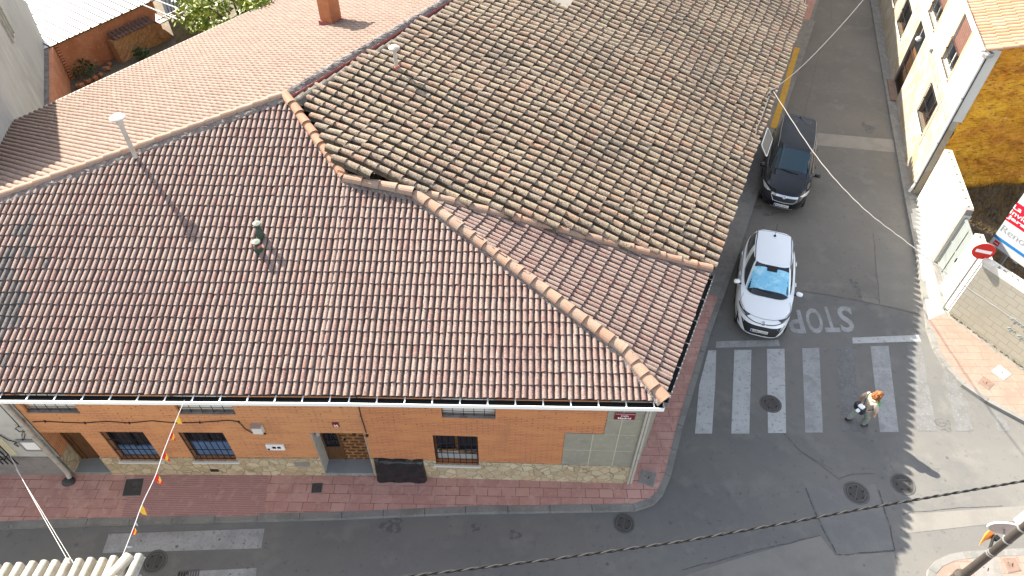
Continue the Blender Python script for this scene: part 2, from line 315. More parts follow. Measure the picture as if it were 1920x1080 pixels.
m_block = M('pale_blocks', (0.4884, 0.444, 0.3478), .9, [(1.5, (0.3182, 0.2923, 0.2331), .45, .68), (20, (0.2812, 0.259, 0.2072), .6, .75)], (50, .3, .012), brick=((0.3404, 0.3145, 0.2516), (0.3626, 0.3367, 0.2738), (0.222, 0.2035, 0.1628), .42, .21, .009))
m_blockcap = M('block_cap', (.70, .66, .57), .9, [(6, (.6, .56, .48), .5, .7)])
m_gate = M('gate_steel', (0.2, 0.22, 0.212), .5, [(3, (0.176, 0.196, 0.188), .5, .7)])
m_redsign = M('sign_red', (0.561, 0.0153, 0.0102), .4)
m_signwhite = M('sign_white', (.82, .80, .76), .45)
m_board = M('billboard_white', (0.585, 0.615, 0.6225), .5)
m_boardred = M('billboard_red', (0.592, 0.0064, 0.028), .5)
m_boardblue = M('billboard_blue', (.02, .19, .5), .5)
m_cable = M('black_cable', (.02, .019, .018), .85, spec=.1)
m_cable_grey = M('grey_cable', (.17, .163, .155), .6)
m_string = M('white_cord', (0.532, 0.518, 0.504), .7)
m_pole = M('lamp_post_paint', (.05, .042, .036), .5, [(5, (.075, .065, .056), .5, .7), (30, (.05, .04, .035), .58, .7)])
m_orange = M('orange_plastic', (.9, .25, .02), .5, [(3, (.85, .42, .03), .5, .65)])
m_signback = M('sign_back', (.42, .38, .36), .5, metal=.2)
m_grass = M('dry_grass', (0.27, 0.18, 0.072), .9, [(1.2, (0.153, 0.1035, 0.045), .45, .65), (6, (0.378, 0.27, 0.108), .52, .7)])
m_leaf = M('leaf', (.10, .18, .02), .5, tint=[(.06, .10, .008), (.13, .18, .012), (.24, .28, .02), (.34, .37, .035), (.09, .14, .012)])
m_leafdark = M('weed_leaf', (.05, .08, .02), .7, tint=[(.03, .05, .012), (.07, .10, .03)])
m_bark = M('bark', (.12, .085, .055), .9, [(8, (.07, .05, .03), .45, .65)])
m_manhole = M('cast_iron', (.06, .057, .054), .7, [(5, (.085, .08, .075), .5, .7), (40, (.04, .04, .04), .55, .7)], (60, .3, .01), spec=.25)
m_ironrim = M('iron_rim', (.095, .09, .085), .7, [(12, (.065, .062, .06), .5, .7)])
m_plate_rust = M('brown_cover', (.22, .145, .11), .8, [(6, (.15, .10, .08), .5, .68)])
m_plate_grey = M('concrete_cover', (0.225, 0.21, 0.195), .9, [(4, (0.18, 0.165, 0.15), .45, .65), (30, (0.27, 0.255, 0.2325), .56, .7)])
m_plate_pale = M('pale_cover', (0.3927, 0.3867, 0.357), .8, [(5, (0.3451, 0.3392, 0.3094), .5, .7)])
m_pvc = M('pale_pipe', (.42, .385, .33), .6, [(5, (.31, .28, .235), .5, .68)])
m_cowl = M('pale_cowl', (.45, .43, .38), .6, [(6, (.34, .32, .28), .5, .7)])
m_pvcred = M('red_sleeve', (.42, .1, .07), .7)
m_pot = M('dark_green_pipe', (.022, .045, .032), .55, [(8, (.04, .07, .05), .5, .7)])
m_potcap = M('pale_green_cap', (0.144, 0.168, 0.135), .7)
m_chim = M('chimney_brick', (0.425, 0.153, 0.0595), .9, [(4, (0.357, 0.1275, 0.051), .45, .65)], brick=((0.391, 0.136, 0.051), (0.442, 0.17, 0.068), (0.34, 0.1615, 0.0935), .24, .07, .008))
m_red = M('flag_red', (.72, .03, .04), .7)
m_yel = M('flag_yellow', (.85, .55, .05), .7)

# ------------------------------------------------------------------ light, sky, camera
SUN = V((-1.46, 1.58, 1.41)).normalized()
el = math.asin(SUN.z); azr = math.atan2(SUN.x, SUN.y)
w = bpy.data.worlds.new('World'); S.world = w; w.use_nodes = True
wn = w.node_tree; bg = wn.nodes['Background']
sky = wn.nodes.new('ShaderNodeTexSky'); sky.sky_type = 'NISHITA'; sky.sun_disc = False
sky.sun_elevation = el; sky.sun_rotation = azr; sky.air_density = 1.0; sky.dust_density = 1.2; sky.ozone_density = 1.0
bw = wn.nodes.new('ShaderNodeRGBToBW'); mxs = wn.nodes.new('ShaderNodeMix'); mxs.data_type = 'RGBA'; mxs.inputs['Factor'].default_value = .66
wn.links.new(sky.outputs[0], bw.inputs[0]); wn.links.new(sky.outputs[0], mxs.inputs['A']); wn.links.new(bw.outputs[0], mxs.inputs['B'])
wn.links.new(mxs.outputs['Result'], bg.inputs[0]); bg.inputs[1].default_value = 0.14
sl = bpy.data.lights.new('Sun', 'SUN'); sl.energy = 4.3; sl.angle = math.radians(.5); sl.color = (1, .92, .79)
so = bpy.data.objects.new('Sun', sl); COL.objects.link(so); so.rotation_euler = (-SUN).to_track_quat('-Z', 'Y').to_euler()
so.location = (0, 0, 40)
cd = bpy.data.cameras.new('Camera'); cd.sensor_width = 36; cd.lens = 36 * FPX / 1920; cd.clip_end = 500; cd.clip_start = .5
co = bpy.data.objects.new('Camera', cd); COL.objects.link(co); co.location = CAM
Rm = Matrix((R3[:, 0], -R3[:, 1], -R3[:, 2])).transposed()
co.rotation_euler = Rm.to_euler(); S.camera = co
S.view_settings.view_transform = 'Standard'; S.view_settings.look = 'None'; S.view_settings.exposure = 2.0; S.view_settings.gamma = 1

# ------------------------------------------------------------------ planes of the place
ZE = 4.45                                    # eave height of the corner house
XB = -3.6                                    # bend of its facade
def yw(x): return 8.80 + (.0142 * (x - XB) if x < XB else -.0162 * (x - XB))
def W(px, py):                               # pixel -> (x, z) on the facade
    n = (-.0142, 1., 0); p = onpl(px, py, n, 8.80 + .0142 * -XB)
    if p.x > XB: p = onpl(px, py, (.0162, 1., 0), 8.80 + .0162 * XB)
    return p.x, p.z
def fp(x, z, d=0.0): return V((x, yw(x) - d, z))
t1 = math.tan(math.radians(18)); c1_ = math.cos(math.radians(18)); s1_ = math.sin(math.radians(18))
def ye(x): return 8.28 - (.0105 * (XB - x) if x < XB else 0)
N1 = (0, -t1, 1.); D1 = ZE - t1 * 8.28
pR0, pR1, pK, pA, pB = [onpl(*q, N1, D1) for q in ((0, 372), (535, 180), (650, 340), (780, 368), (1170, 660))]
pC = V((3.218, 8.281, ZE)); pE = V((4.978, 12.22, ZE))
# rear plane through the ridge, its eave level
Dr = pR1 - pR0; Lr = Dr.to_2d().length; al = -Dr.z / Lr; u_ = Dr.to_2d() / Lr; w_ = V((-u_.y, u_.x)); T3 = math.tan(math.radians(15.9))
g_ = u_ * al + w_ * math.sqrt(T3 * T3 - al * al); N3 = (g_.x, g_.y, 1.); D3 = V(N3).dot(pR0)
P3 = lambda px, py: onpl(px, py, N3, D3)
ea, eb = P3(0, 240), P3(520, 0)
down3 = V((g_.x, g_.y, 0)).normalized(); lev3 = V((down3.y, -down3.x, 0)); 
if lev3.dot(eb - ea) < 0: lev3 = -lev3
# old roof
O0 = at(1340, 495, 4.5); O1 = at(1510, 15, 4.5); dirO = (O1 - O0).normalized(); innO = V((-dirO.y, dirO.x, 0)); outO = -innO
srO = lambda a: 11.637 - (a + 1.226) * (11.637 - 10.49) / 6.916
def old_surf(a, s):
    k = s / srO(a); z = 4.5 + 2.42 * k + .16 * math.sin(math.pi * min(max(k, 0), 1))
    z += .025 * math.sin(a * 1.7 + s * .6) + .018 * math.sin(a * .6 - s * 1.3 + 1)
    p = O0 + dirO * a + innO * s; return V((p.x, p.y, z))
def old_at(px, py):
    z = 5.5
    for _ in range(12):
        p = at(px, py, z); q = p - O0; z = old_surf(q.dot(dirO), q.dot(innO)).z
    return at(px, py, z)

# ------------------------------------------------------------------ tiles
MIX = ([-.5, -.42, -.36, -.21, 0, .21, .34, .40, .5], [0, 0, .022, .041, .048, .041, .022, 0, 0])
BAR = ([-.5, -.36, -.335, -.22, 0, .22, .335, .36, .5], [-.05, -.03, .05, .092, .108, .092, .05, -.03, -.05])
def gable_shade(m):  # ragged blob of front roof tiles that get the painted gable shadow
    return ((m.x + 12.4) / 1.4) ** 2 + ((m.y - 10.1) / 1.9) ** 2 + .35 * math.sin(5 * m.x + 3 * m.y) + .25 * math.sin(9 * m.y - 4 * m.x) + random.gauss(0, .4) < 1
def tiles(b, surf, ac, a0, a1, sc0, s1, wd, ex, prof, keep, lift=.022, jit=0.0, hs=1.0, taper=.0, lip=.018, chan=False):
    """rows of roof tiles: a along the eave, s up the slope; surf(a, s) -> point"""
    na = int((a1 - a0) / wd); ns = int((s1 - sc0) / ex)
    fr, ht = prof; k = len(fr)
    for j in range(ns + 1):
        for i in range(na + 1):
            a = a0 + (i + .5) * wd; s = sc0 + j * ex
            m = surf(a, s + ex * .5)
            if not keep(m): continue
            r = random.random(); sh = random.gauss(0, jit); ln = random.gauss(0, jit * 1.6); tw = random.gauss(0, jit * .9); hz = abs(random.gauss(0, jit * .35))
            n = (surf(a + .05, s + .2) - surf(a - .05, s + .2)).cross(surf(a, s + .3) - surf(a, s + .1)).normalized()
            if n.z < 0: n = -n
            vs = []
            for row in (0, 1):
                ss = s + ln if row == 0 else s + ex * 1.14
                kk = 1.0 if row == 0 else 1.0 - taper
                for q in range(k):
                    edge = abs(fr[q]) >= .36
                    aa = a + fr[q] * wd * (1 if abs(fr[q]) > .45 else kk) + (0 if abs(fr[q]) > .45 else sh + (tw if row else -tw))
                    lf = lift + (hz if not edge else 0) if row == 0 else -.004
                    vs.append(surf(aa, ss) + n * (ht[q] * hs * (1 if row == 0 else 1 - taper * .6) + lf))
            dn = surf(a, s + .1) - surf(a, s); dn.normalize()
            for q in range(k): vs.append(vs[q] - n * (lip if abs(fr[q]) < .36 else lip * .9) + dn * .004)
            fs = []
            for q in range(k - 1):
                fs.append((q, q + 1, k + q + 1, k + q)); fs.append((2 * k + q, 2 * k + q + 1, q + 1, q))
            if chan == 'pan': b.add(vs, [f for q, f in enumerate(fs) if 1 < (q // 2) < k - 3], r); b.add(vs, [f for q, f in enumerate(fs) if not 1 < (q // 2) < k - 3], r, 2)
            elif chan == 'ridge':
                k_ = math.sin(m.x * .9) * .35 + math.sin(m.x * 2.3 + 1) * .2
                if s > 4.6 + k_ * 2 + max(0, (m.x + 6)) * .5: r = r * .45
                elif s > 3.8 and random.random() < .4: r = r * .5
                if gable_shade(m): b.add(vs, fs, r, 1)
                else:
                    b.add(vs, [f for q, f in enumerate(fs) if 1 < (q // 2) < k - 3], r); b.add(vs, [f for q, f in enumerate(fs) if not 1 < (q // 2) < k - 3], r, 2)
            elif not chan: b.add(vs, fs, r)
            else:
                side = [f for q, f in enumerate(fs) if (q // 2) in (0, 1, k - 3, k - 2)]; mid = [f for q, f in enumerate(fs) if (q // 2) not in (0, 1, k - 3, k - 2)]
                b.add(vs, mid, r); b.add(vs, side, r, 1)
def clip(bm, A, Bp, keep):
    A, Bp, keep = V(A), V(Bp), V(keep)
    n = V((-(Bp.y - A.y), Bp.x - A.x, 0))
    if n.dot(keep - A) > 0: n = -n
    bmesh.ops.bisect_plane(bm, geom=list(bm.verts) + list(bm.edges) + list(bm.faces), dist=1e-5, plane_co=A, plane_no=n, clear_outer=True)
def merge(bms):
    t = bmesh.new()
    for b in bms:
        me = bpy.data.meshes.new('tmp'); b.to_mesh(me); b.free(); t.from_mesh(me); bpy.data.meshes.remove(me)
    return t
def path_pts(path, step):
    out = []; path = [V(p) for p in path]; 
    for a, c in zip(path[:-1], path[1:]):
        n = max(1, round((c - a).length / step))
        for i in range(n): out.append(a.lerp(c, i / n))
    out.append(path[-1]); return out
def caps(b, path, r=.115, seg=.36, lift=.05, n=9, up=V((0, 0, 1))):
    """overlapping half-round cap tiles along a path listed from its low end"""
    pts = path_pts(path, seg)
    for p, q in zip(pts[:-1], pts[1:]):
        d = (q - p).normalized(); sd = d.cross(up).normalized(); nn = sd.cross(d).normalized()
        r0 = r * random.uniform(.97, 1.05); r1 = r0 * .84; e = q + d * .05; jt = random.gauss(0, .006)
        vs = []
        for (c, rr, l) in ((p, r0, lift + .018), (e, r1, lift)):
            for k in range(n):
                t = math.pi * k / (n - 1); vs.append(c + sd * (rr * math.cos(t) + jt) + nn * (rr * math.sin(t) * .85 + l))
        for k in range(n):
            t = math.pi * k / (n - 1); vs.append(p + d * .003 + sd * ((r0 - .02) * math.cos(t) + jt) + nn * ((r0 - .02) * math.sin(t) * .85 + lift + .012))
        fs = []
        for k in range(n - 1): fs += [(k, k + 1, n + k + 1, n + k), (2 * n + k, 2 * n + k + 1, k + 1, k)]
        b.add(vs, fs, random.random())
def mortar(b, path, wd=.17, h=.06, step=.07, side=(1, -1), up=V((0, 0, 1))):
    """lumpy mortar bed left and right of a cap line"""
    pts = path_pts(path, step); rows = []
    cr = [-1, -.8, -.55, -.3, 0, .3, .55, .8, 1]; hh = [-.25, .35, .75, 1, 1.1, 1, .75, .35, -.25]
    for i, p in enumerate(pts):
        d = (pts[min(i + 1, len(pts) - 1)] - pts[max(0, i - 1)]).normalized(); sd = d.cross(up).normalized(); nn = sd.cross(d).normalized()
        rows.append([p + sd * (c * wd * random.uniform(.88, 1.12)) + nn * (h * k + random.gauss(0, .008)) for c, k in zip(cr, hh)])
    vs = [q for r in rows for q in r]; m = len(cr)
    b.add(vs, [(i * m + k, i * m + k + 1, (i + 1) * m + k + 1, (i + 1) * m + k) for i in range(len(rows) - 1) for k in range(m - 1)])

# =================================================================== GROUND, ROADS, PAVEMENTS
PV = .12
b = B(); b.quad(V((-300, -300, -.03)), V((300, -300, -.03)), V((300, 300, -.03)), V((-300, 300, -.03)))
tag(obj('ground', b, m_earth), kind='structure')
kerbL_px = [(-130, 994), (160, 984), (640, 971), (873, 961), (1190, 956), (1227, 944), (1244, 926), (1258, 893), (1281, 799), (1298, 743), (1333, 623), (1372, 515)]
kerbL = [at(x, y, PV) for x, y in kerbL_px]
kd = hdir(23.5)
kerbL = [kerbL[0] + V((-14, -.4, 0))] + kerbL + [kerbL[-1] + kd * 4, kerbL[-1] + kd * 10, kerbL[-1] + kd * 34]
kerbR_px = [(1632, -2), (1648, 95), (1664, 189), (1677, 260), (1697, 371), (1720, 490), (1732, 560), (1739, 615), (1752, 652), (1774, 688), (1805, 721), (1850, 752), (1925, 792)]
kerbR = [at(x, y, PV) for x, y in kerbR_px]
kerbR = [kerbR[0] + hdir(15.3) * 26] + kerbR + [kerbR[-1] + V((12, -4.0, 0))]
kerbB_px = [(1738, 1092), (1742, 1066), (1756, 1050), (1780, 1039), (1806, 1034), (1850, 1031), (1930, 1027)]
kerbB = [at(x, y, PV) for x, y in kerbB_px]
kerbB = [kerbB[0] + V((-.15, -6, 0))] + kerbB + [kerbB[-1] + V((12, .4, 0))]
b = B(); b.prism([(-60, -30), (60, -30), (60, 90), (-60, 90)], -.02, 0)
road = tag(obj('road', b, m_asphalt), kind='structure')
def sheet(name, pxs, mat, z=.0045, parent=road, kind=None):
    b = B(); b.poly([at(x, y, z) for x, y in pxs]); o = obj(name, b, mat, parent); return o
def kerb(name, line, inward, mat=m_kerb, wd=.17, gap=1.0):
    """kerb stones along the outer top edge line"""
    inn = offset_line(line, inward * wd); b = B(); g = B()
    for i in range(len(line) - 1):
        L_ = (line[i + 1] - line[i]).length; n = max(1, round(L_ / gap))
        for k in range(n):
            j = random.uniform(-.003, .003)
            A = line[i].lerp(line[i + 1], (k + (.006 if L_ > .5 else 0)) / n); C = line[i].lerp(line[i + 1], (k + 1 - (.006 if L_ > .5 else 0)) / n)
            D = inn[i].lerp(inn[i + 1], (k + 1 - .006) / n); E = inn[i].lerp(inn[i + 1], (k + .006) / n)
            b.slab([A + V((0, 0, j)), C + V((0, 0, j)), D + V((0, 0, j)), E + V((0, 0, j))], (0, 0, -.2))
    return tag(obj(name, b, mat), kind='structure'), inn
_, kin = kerb('kerb_corner', kerbL, 1)
_, kinR = kerb('kerb_side_street', kerbR, 1)
_, kinB = kerb('kerb_lamp_corner', kerbB, -1)
dirS = hdir(24.05); cor = V((3.2, 8.69, PV))
b = B()
wl = [fp(-26, PV), fp(XB, PV), fp(3.2, PV)]
wl = [V((p.x, p.y + .15, PV)) for p in wl]; 
sidew = [cor + dirS * 6 + V((-.1, .1, 0)), cor + dirS * 40 + V((-.1, .1, 0))]
pts = [V((p.x, p.y, 0)) for p in kin] + [V((p.x, p.y, 0)) for p in reversed(wl + sidew)]
b.prism([(p.x, p.y) for p in pts], -.05, PV - .006)
pav = tag(obj('pavement_corner', b, m_pave), kind='structure')
b = B(); b.poly([at(x, y, PV - .002) for x, y in ((252, 889), (503, 889), (494, 966), (226, 975))])
obj('ribbed_paving', b, m_ribbed, pav)
# plain grey strip of the side street pavement, further up
s0 = 8.2
def sideq(a, o): return cor + dirS * a + hdir(114.05) * o
b = B(); b.poly([V((sideq(a, o).x, sideq(a, o).y, PV - .002)) for a, o in ((7.6, .05), (30, .05), (30, .66), (7.6, .72))])
obj('concrete_paving', b, m_plate_grey, pav)
# right pavement
b = B(); far = [kinR[0] + V((9, 0, 0)), V((46, 60, 0)), V((46, 8, 0))]
b.prism([(p.x, p.y) for p in kinR] + [(30, 7.5), (34, 20), (33, 66)], -.05, PV - .006)
pavR = tag(obj('pavement_side_street', b, m_cobble), kind='structure')
b = B(); b.poly([at(x, y, PV - .002) for x, y in ((1741, 600), (1771, 588), (1930, 706), (1930, 787), (1850, 744), (1806, 712), (1778, 682), (1756, 648), (1745, 618))])
obj('pink_paving', b, m_pave_pink, pavR)
b = B(); b.poly([at(x, y, PV - .002) for x, y in ((1706, 392), (1722, 390), (1771, 586), (1741, 600), (1726, 500))])
obj('concrete_paving', b, m_plate_pale, pavR)
b = B(); b.poly([at(x, y, PV - .002) for x, y in ((1682, 285), (1699, 300), (1712, 364), (1698, 372), (1692, 340))])
obj('ramp_slab', b, m_plate_grey, pavR)
b = B(); b.prism([(p.x, p.y) for p in kinB] + [(30, -1)], -.05, PV - .006)
pavB = tag(obj('pavement_lamp_corner', b, m_pave_pink), kind='structure')

# patches and markings on the road
m_asph_street = M('asphalt_side_street', (0.171, 0.159, 0.1419), .92, [(.35, (0.1411, 0.1325, 0.1197), .42, .62), (1.4, (0.1923, 0.1796, 0.1625), .5, .7), (6, (0.1026, 0.09828, 0.08978), .60, .72), (70, (0.0855, 0.08123, 0.07695), .58, .76)], (120, .3, .01))
sheet('asphalt_section', [(1352, 566), (1505, 545), (1600, 562), (1650, 572), (1722, 588), (1742, 600), (1730, 490), (1705, 371), (1685, 260), (1672, 189), (1656, 95), (1640, -2), (1640, -30), (1540, -30), (1510, 60), (1470, 170), (1425, 320), (1362, 515)], m_asph_street, z=.002)
sheet('asphalt_patch', [(1532, 249), (1688, 263), (1692, 287), (1530, 272)], M('concrete_band', (.27, .25, .22), .92, [(2, (.22, .205, .18), .45, .7)]))
sheet('asphalt_patch', [(1637, 436), (1722, 441), (1736, 590), (1650, 570)], M('asphalt_repair', (.165, .158, .142), .92, [(1.5, (.19, .18, .165), .45, .7), (80, (.09, .09, .085), .55, .75)]))
sheet('asphalt_patch', [(1512, 916), (1642, 908), (1678, 1032), (1569, 1041)], m_asph_dark)
sheet('asphalt_patch', [(1250, 1090), (1400, 1042), (1538, 1004), (1566, 1041), (1676, 1035), (1690, 1100)], m_asph_light)
sheet('asphalt_patch', [(1690, 965), (1925, 948), (1925, 975), (1700, 1000)], m_asph_light)
sheet('gutter_strip', [(165, 989), (498, 979), (495, 990), (150, 1000)], m_asph_dark)
def ribbon(b, pxs, wdt, z=.007):
    p = [at(x, y, z) for x, y in pxs]; q = []
    for a, c in zip(p[:-1], p[1:]):
        n = max(2, int((c - a).length / .25))
        for i in range(n): q.append(a.lerp(c, i / n) + V((random.gauss(0, .012), random.gauss(0, .012), 0)))
    q.append(p[-1]); l = offset_line(q, wdt / 2); r = offset_line(q, -wdt / 2)
    for i in range(len(q) - 1): b.quad(l[i], l[i + 1], r[i + 1], r[i])
b = B()
for pxs, wd_ in (([(1505, 545), (1600, 562), (1650, 572), (1722, 588)], .03), ([(1637, 437), (1649, 570)], .025), ([(1470, 812), (1496, 842), (1540, 872), (1575, 900)], .02), ([(1575, 897), (1600, 890), (1640, 888)], .018), ([(1512, 916), (1540, 985), (1569, 1041), (1678, 1032)], .05), ([(1648, 920), (1668, 985), (1678, 1032)], .05),
                 ([(1280, 1069), (1400, 1036), (1538, 1004)], .025), ([(1690, 963), (1800, 952), (1880, 948)], .018), ([(1665, 862), (1680, 900)], .015), ([(1498, 390), (1500, 250), (1540, 80)], .02), ([(1558, 0), (1560, 45), (1690, 50)], .02), ([(1500, 845), (1560, 880)], .015)):
    ribbon(b, pxs, wd_ * .6)
obj('tar_seams', b, m_tar, road)
def blot(b, px, py, rx, ry, z=.006, n=18):
    c = at(px, py, z); ph = random.random() * 6
    b.poly([c + V((rx * math.cos(2 * math.pi * k / n), ry * math.sin(2 * math.pi * k / n), 0)) * (1 + .22 * math.sin(3 * 2 * math.pi * k / n + ph) + random.uniform(-.12, .12)) for k in range(n)])
b = B()
for q in ((1606, 540, .12, .5), (1420, 388, .2, .12), (1438, 402, .18, .1), (1452, 399, .13, .08), (1470, 398, .2, .05), (735, 985, .3, .2), (890, 990, .12, .1), (965, 1003, .16, .11), (1770, 795, .22, .2), (1628, 240, .25, .4)): blot(b, *q)
for _ in range(95):
    x, y = random.choice([(random.uniform(60, 1200), random.uniform(990, 1078)), (random.uniform(1320, 1900), random.uniform(830, 1070)), (random.uniform(1500, 1700), random.uniform(300, 620))])
    r = random.uniform(.012, .04); blot(b, x, y, r, r, n=7)
obj('oil_stains', b, m_stain, road)
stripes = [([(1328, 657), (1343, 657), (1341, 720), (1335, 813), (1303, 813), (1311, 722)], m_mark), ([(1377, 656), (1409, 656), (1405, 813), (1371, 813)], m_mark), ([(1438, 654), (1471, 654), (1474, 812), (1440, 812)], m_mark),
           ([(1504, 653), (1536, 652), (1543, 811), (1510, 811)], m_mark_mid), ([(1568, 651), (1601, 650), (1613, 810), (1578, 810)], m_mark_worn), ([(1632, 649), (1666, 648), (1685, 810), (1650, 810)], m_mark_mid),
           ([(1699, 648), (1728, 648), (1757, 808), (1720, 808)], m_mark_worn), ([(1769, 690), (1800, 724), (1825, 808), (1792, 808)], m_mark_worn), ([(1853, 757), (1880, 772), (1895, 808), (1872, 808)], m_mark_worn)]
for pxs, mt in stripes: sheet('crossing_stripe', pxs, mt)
sheet('stop_line', [(1343, 640), (1460, 637), (1462, 649), (1342, 652)], m_mark_mid)
sheet('stop_line', [(1598, 633), (1722, 628), (1727, 640), (1599, 644)], m_mark)
sheet('lane_marking', [(204, 1001), (496, 991), (490, 1028), (192, 1037)], m_mark_mid)
sheet('lane_marking', [(355, 1071), (481, 1065), (478, 1092), (335, 1098)], m_mark_mid)
b = B()
for ch, q in (('S', [(1594, 574), (1568, 574), (1577, 623), (1604, 623)]), ('T', [(1561, 575), (1535, 575), (1549, 623), (1577, 623)]), ('O', [(1536, 578), (1507, 578), (1517, 625), (1548, 625)]), ('P', [(1500, 581), (1474, 581), (1482, 625), (1512, 625)])):
    put_text(b, ch, *[at(x, y, .007) for x, y in q], bold=.02)
obj('stop_lettering', b, m_mark_mid, road)
b = B(); yl = [at(x, y, PV + .004) for x, y in ((1490, 88), (1477, 130), (1460, 190), (1444, 238))]
o_ = offset_line(yl, .26)
for i in range(len(yl) - 1): b.quad(yl[i], yl[i + 1], o_[i + 1], o_[i])
obj('yellow_line', b, m_yellow, road)

# =================================================================== CORNER HOUSE
house = thing('corner_house', 'orange brick house with a red tiled hip roof on the street corner', 'house', (-3.5, 11, 0))
ops_up = []; 
def opening(bl, br, top, d=.2):                  # pixel corners -> x0, x1, z0, z1
    x0, z0 = W(*bl); x1, z1 = W(*br); _, zt = W(*top)
    return (x0, x1, (z0 + z1) / 2, zt)
doorA = opening((143, 888), (213, 887), (115, 811)); doorA = (doorA[0], doorA[1], PV, doorA[3])
winA = opening((227.5, 863), (305, 863), (230, 810)); winB = opening((366, 863), (446, 863), (380, 811))
doorB = opening((611, 888), (703, 888), (640, 812)); doorB = (doorB[0], doorB[1], PV, doorB[3])
winC = opening((818, 869), (898, 871), (850, 817))
ZT = 4.34
upA = opening((52, 775), (151.5, 775), (100, 760)); upB = opening((337, 777), (443, 778), (400, 765)); upC = opening((829, 783), (929, 786), (870, 770))
upA, upB, upC = [(o[0], o[1], o[2], o[2] + 1.02) for o in (upA, upB, upC)]
holes = [doorA, winA, winB, doorB, winC, upA, upB, upC]
_, zpl = W(500, 857); _, zpr = W(1000, 869); ZPL = (zpl + zpr) / 2
XL, XR = W(20, 752)[0], 3.2
def wall_grid(b, x0, x1, z0, z1, holes, d, depth, top_cap=0.0):
    xs = sorted({x0, x1, XB if x0 < XB < x1 else x0} | {min(max(h[k], x0), x1) for h in holes for k in (0, 1)})
    zs = sorted({z0, z1} | {min(max(h[k], z0), z1) for h in holes for k in (2, 3)})
    for i in range(len(xs) - 1):
        for j in range(len(zs) - 1):
            cx, cz = (xs[i] + xs[i + 1]) / 2, (zs[j] + zs[j + 1]) / 2
            if any(h[0] < cx < h[1] and h[2] < cz < h[3] for h in holes): continue
            b.quad(fp(xs[i], zs[j], d), fp(xs[i + 1], zs[j], d), fp(xs[i + 1], zs[j + 1], d), fp(xs[i], zs[j + 1], d))
        if top_cap and not any(h[0] < cx < h[1] and h[2] < z1 < h[3] for h in holes):
            b.quad(fp(xs[i], z1, d), fp(xs[i + 1], z1, d), fp(xs[i + 1], z1, d - top_cap), fp(xs[i], z1, d - top_cap))
    for h in holes:
        a0, a1, c0, c1 = max(h[0], x0), min(h[1], x1), max(h[2], z0), min(h[3], z1)
        if a1 <= a0 or c1 <= c0: continue
        e = depth
        b.quad(fp(a0, c0, d), fp(a0, c1, d), fp(a0, c1, -e), fp(a0, c0, -e)); b.quad(fp(a1, c0, d), fp(a1, c1, d), fp(a1, c1, -e), fp(a1, c0, -e))
        if c1 < z1: b.quad(fp(a0, c1, d), fp(a1, c1, d), fp(a1, c1, -e), fp(a0, c1, -e))
        if c0 > z0: b.quad(fp(a0, c0, d), fp(a1, c0, d), fp(a1, c0, -e), fp(a0, c0, -e))
XS = W(683, 800)[0]
b = B(); wall_grid(b, XL, XS, .0, ZT, holes, 0, .42)
obj('brick_wall', b, m_brick_lite, house, local=None)
b = B(); wall_grid(b, XS, XR, .0, ZT, holes, .004, .42)
obj('brick_wall', b, m_brick, house)
b = B()                                           # side, rear and party walls
cs = V((3.2, yw(3.2), 0)); ce = cs + dirS * 4.6
body = [(cs.x - .003, cs.y + .01), (ce.x, ce.y), (pA.x, pA.y), (pR1.x, pR1.y), (-2.0, 21.2), (-2.6, 21.9), (eb.x + .7, eb.y - .6), (ea.x + 1, ea.y - .5), (XL, yw(XL) + 1.2)]
for i in range(len(body) - 2):
    p, q = body[i], body[i + 1]; b.quad(V((*p, 0)), V((*q, 0)), V((*q, 3.95)), V((*p, 3.95)))
obj('side_wall', b, m_cement, house)
b = B(); wall_grid(b, XL, XR + .02, .0, ZPL, [doorA, winA, winB, doorB, winC], .03, .0, .03)
obj('plinth', b, m_plinth, house)
# tiny put-log holes in the brickwork
b = B()
xo, zo = W(945, 780)
for _ in range(115):
    x = random.uniform(XL + .3, 2.2); z = random.uniform(2.5, 3.4)
    x = round(x / .26) * .26 + (.13 if round(z / .07) % 2 else 0); z = round(z / .07) * .07
    if any(h[0] - .06 < x < h[1] + .06 and h[2] - .06 < z < h[3] + .06 for h in holes): continue
    b.quad(fp(x, z, .007), fp(x + random.uniform(.02, .035), z, .007), fp(x + .03, z + .022, .007), fp(x + .005, z + .026, .007))
obj('weep_holes', b, m_holes, house)
# cement patch where tiling has fallen off
cx0, cz1 = W(1060, 811); cx1, _ = W(1137, 790); _, cz0 = W(1120, 874)
b = B(); d = .018
def fslab(b, x0, x1, z0, z1, d0, d1, mi=0): b.slab([fp(x0, z0, d1), fp(x1, z0, d1), fp(x1, z1, d1), fp(x0, z1, d1)], fp(x0, z0, d0) - fp(x0, z0, d1), mi)
fslab(b, cx0, cx1, ZPL + .002, cz1, .002, d); fslab(b, cx1 + .0005, XR, ZPL + .002, 4.2, .002, d)
xj1 = W(1112, 815)[0]; xj2 = W(1160, 815)[0]; zj = W(1110, 843)[1]
for x in (xj1,): fslab(b, x - .012, x + .012, ZPL + .004, cz1 - .004, d, d + .006, 1)
fslab(b, xj2 - .012, xj2 + .012, ZPL + .004, 3.5, d, d + .006, 1)
fslab(b, cx0 + .01, XR - .2, zj - .008, zj + .008, d, d + .008, 1); fslab(b, cx1 + .01, XR - .2, cz1 - .008, cz1 + .008, d, d + .008, 1); fslab(b, cx1 + .01, XR - .2, cz1 + .62, cz1 + .635, d, d + .008, 1)
obj('cement_patch', b, [m_cement, m_cementj], house)
b = B(); p0 = fp(XR - .045, 0, .05)
for k, (o1, o2) in enumerate(((-.02, .02),)): b.tube([fp(XR - .10, .15, .05), fp(XR - .10, 4.2, .05)], .032, 10)
fslab(b, XR - .05, XR + .0, PV, 4.2, .021, .05)
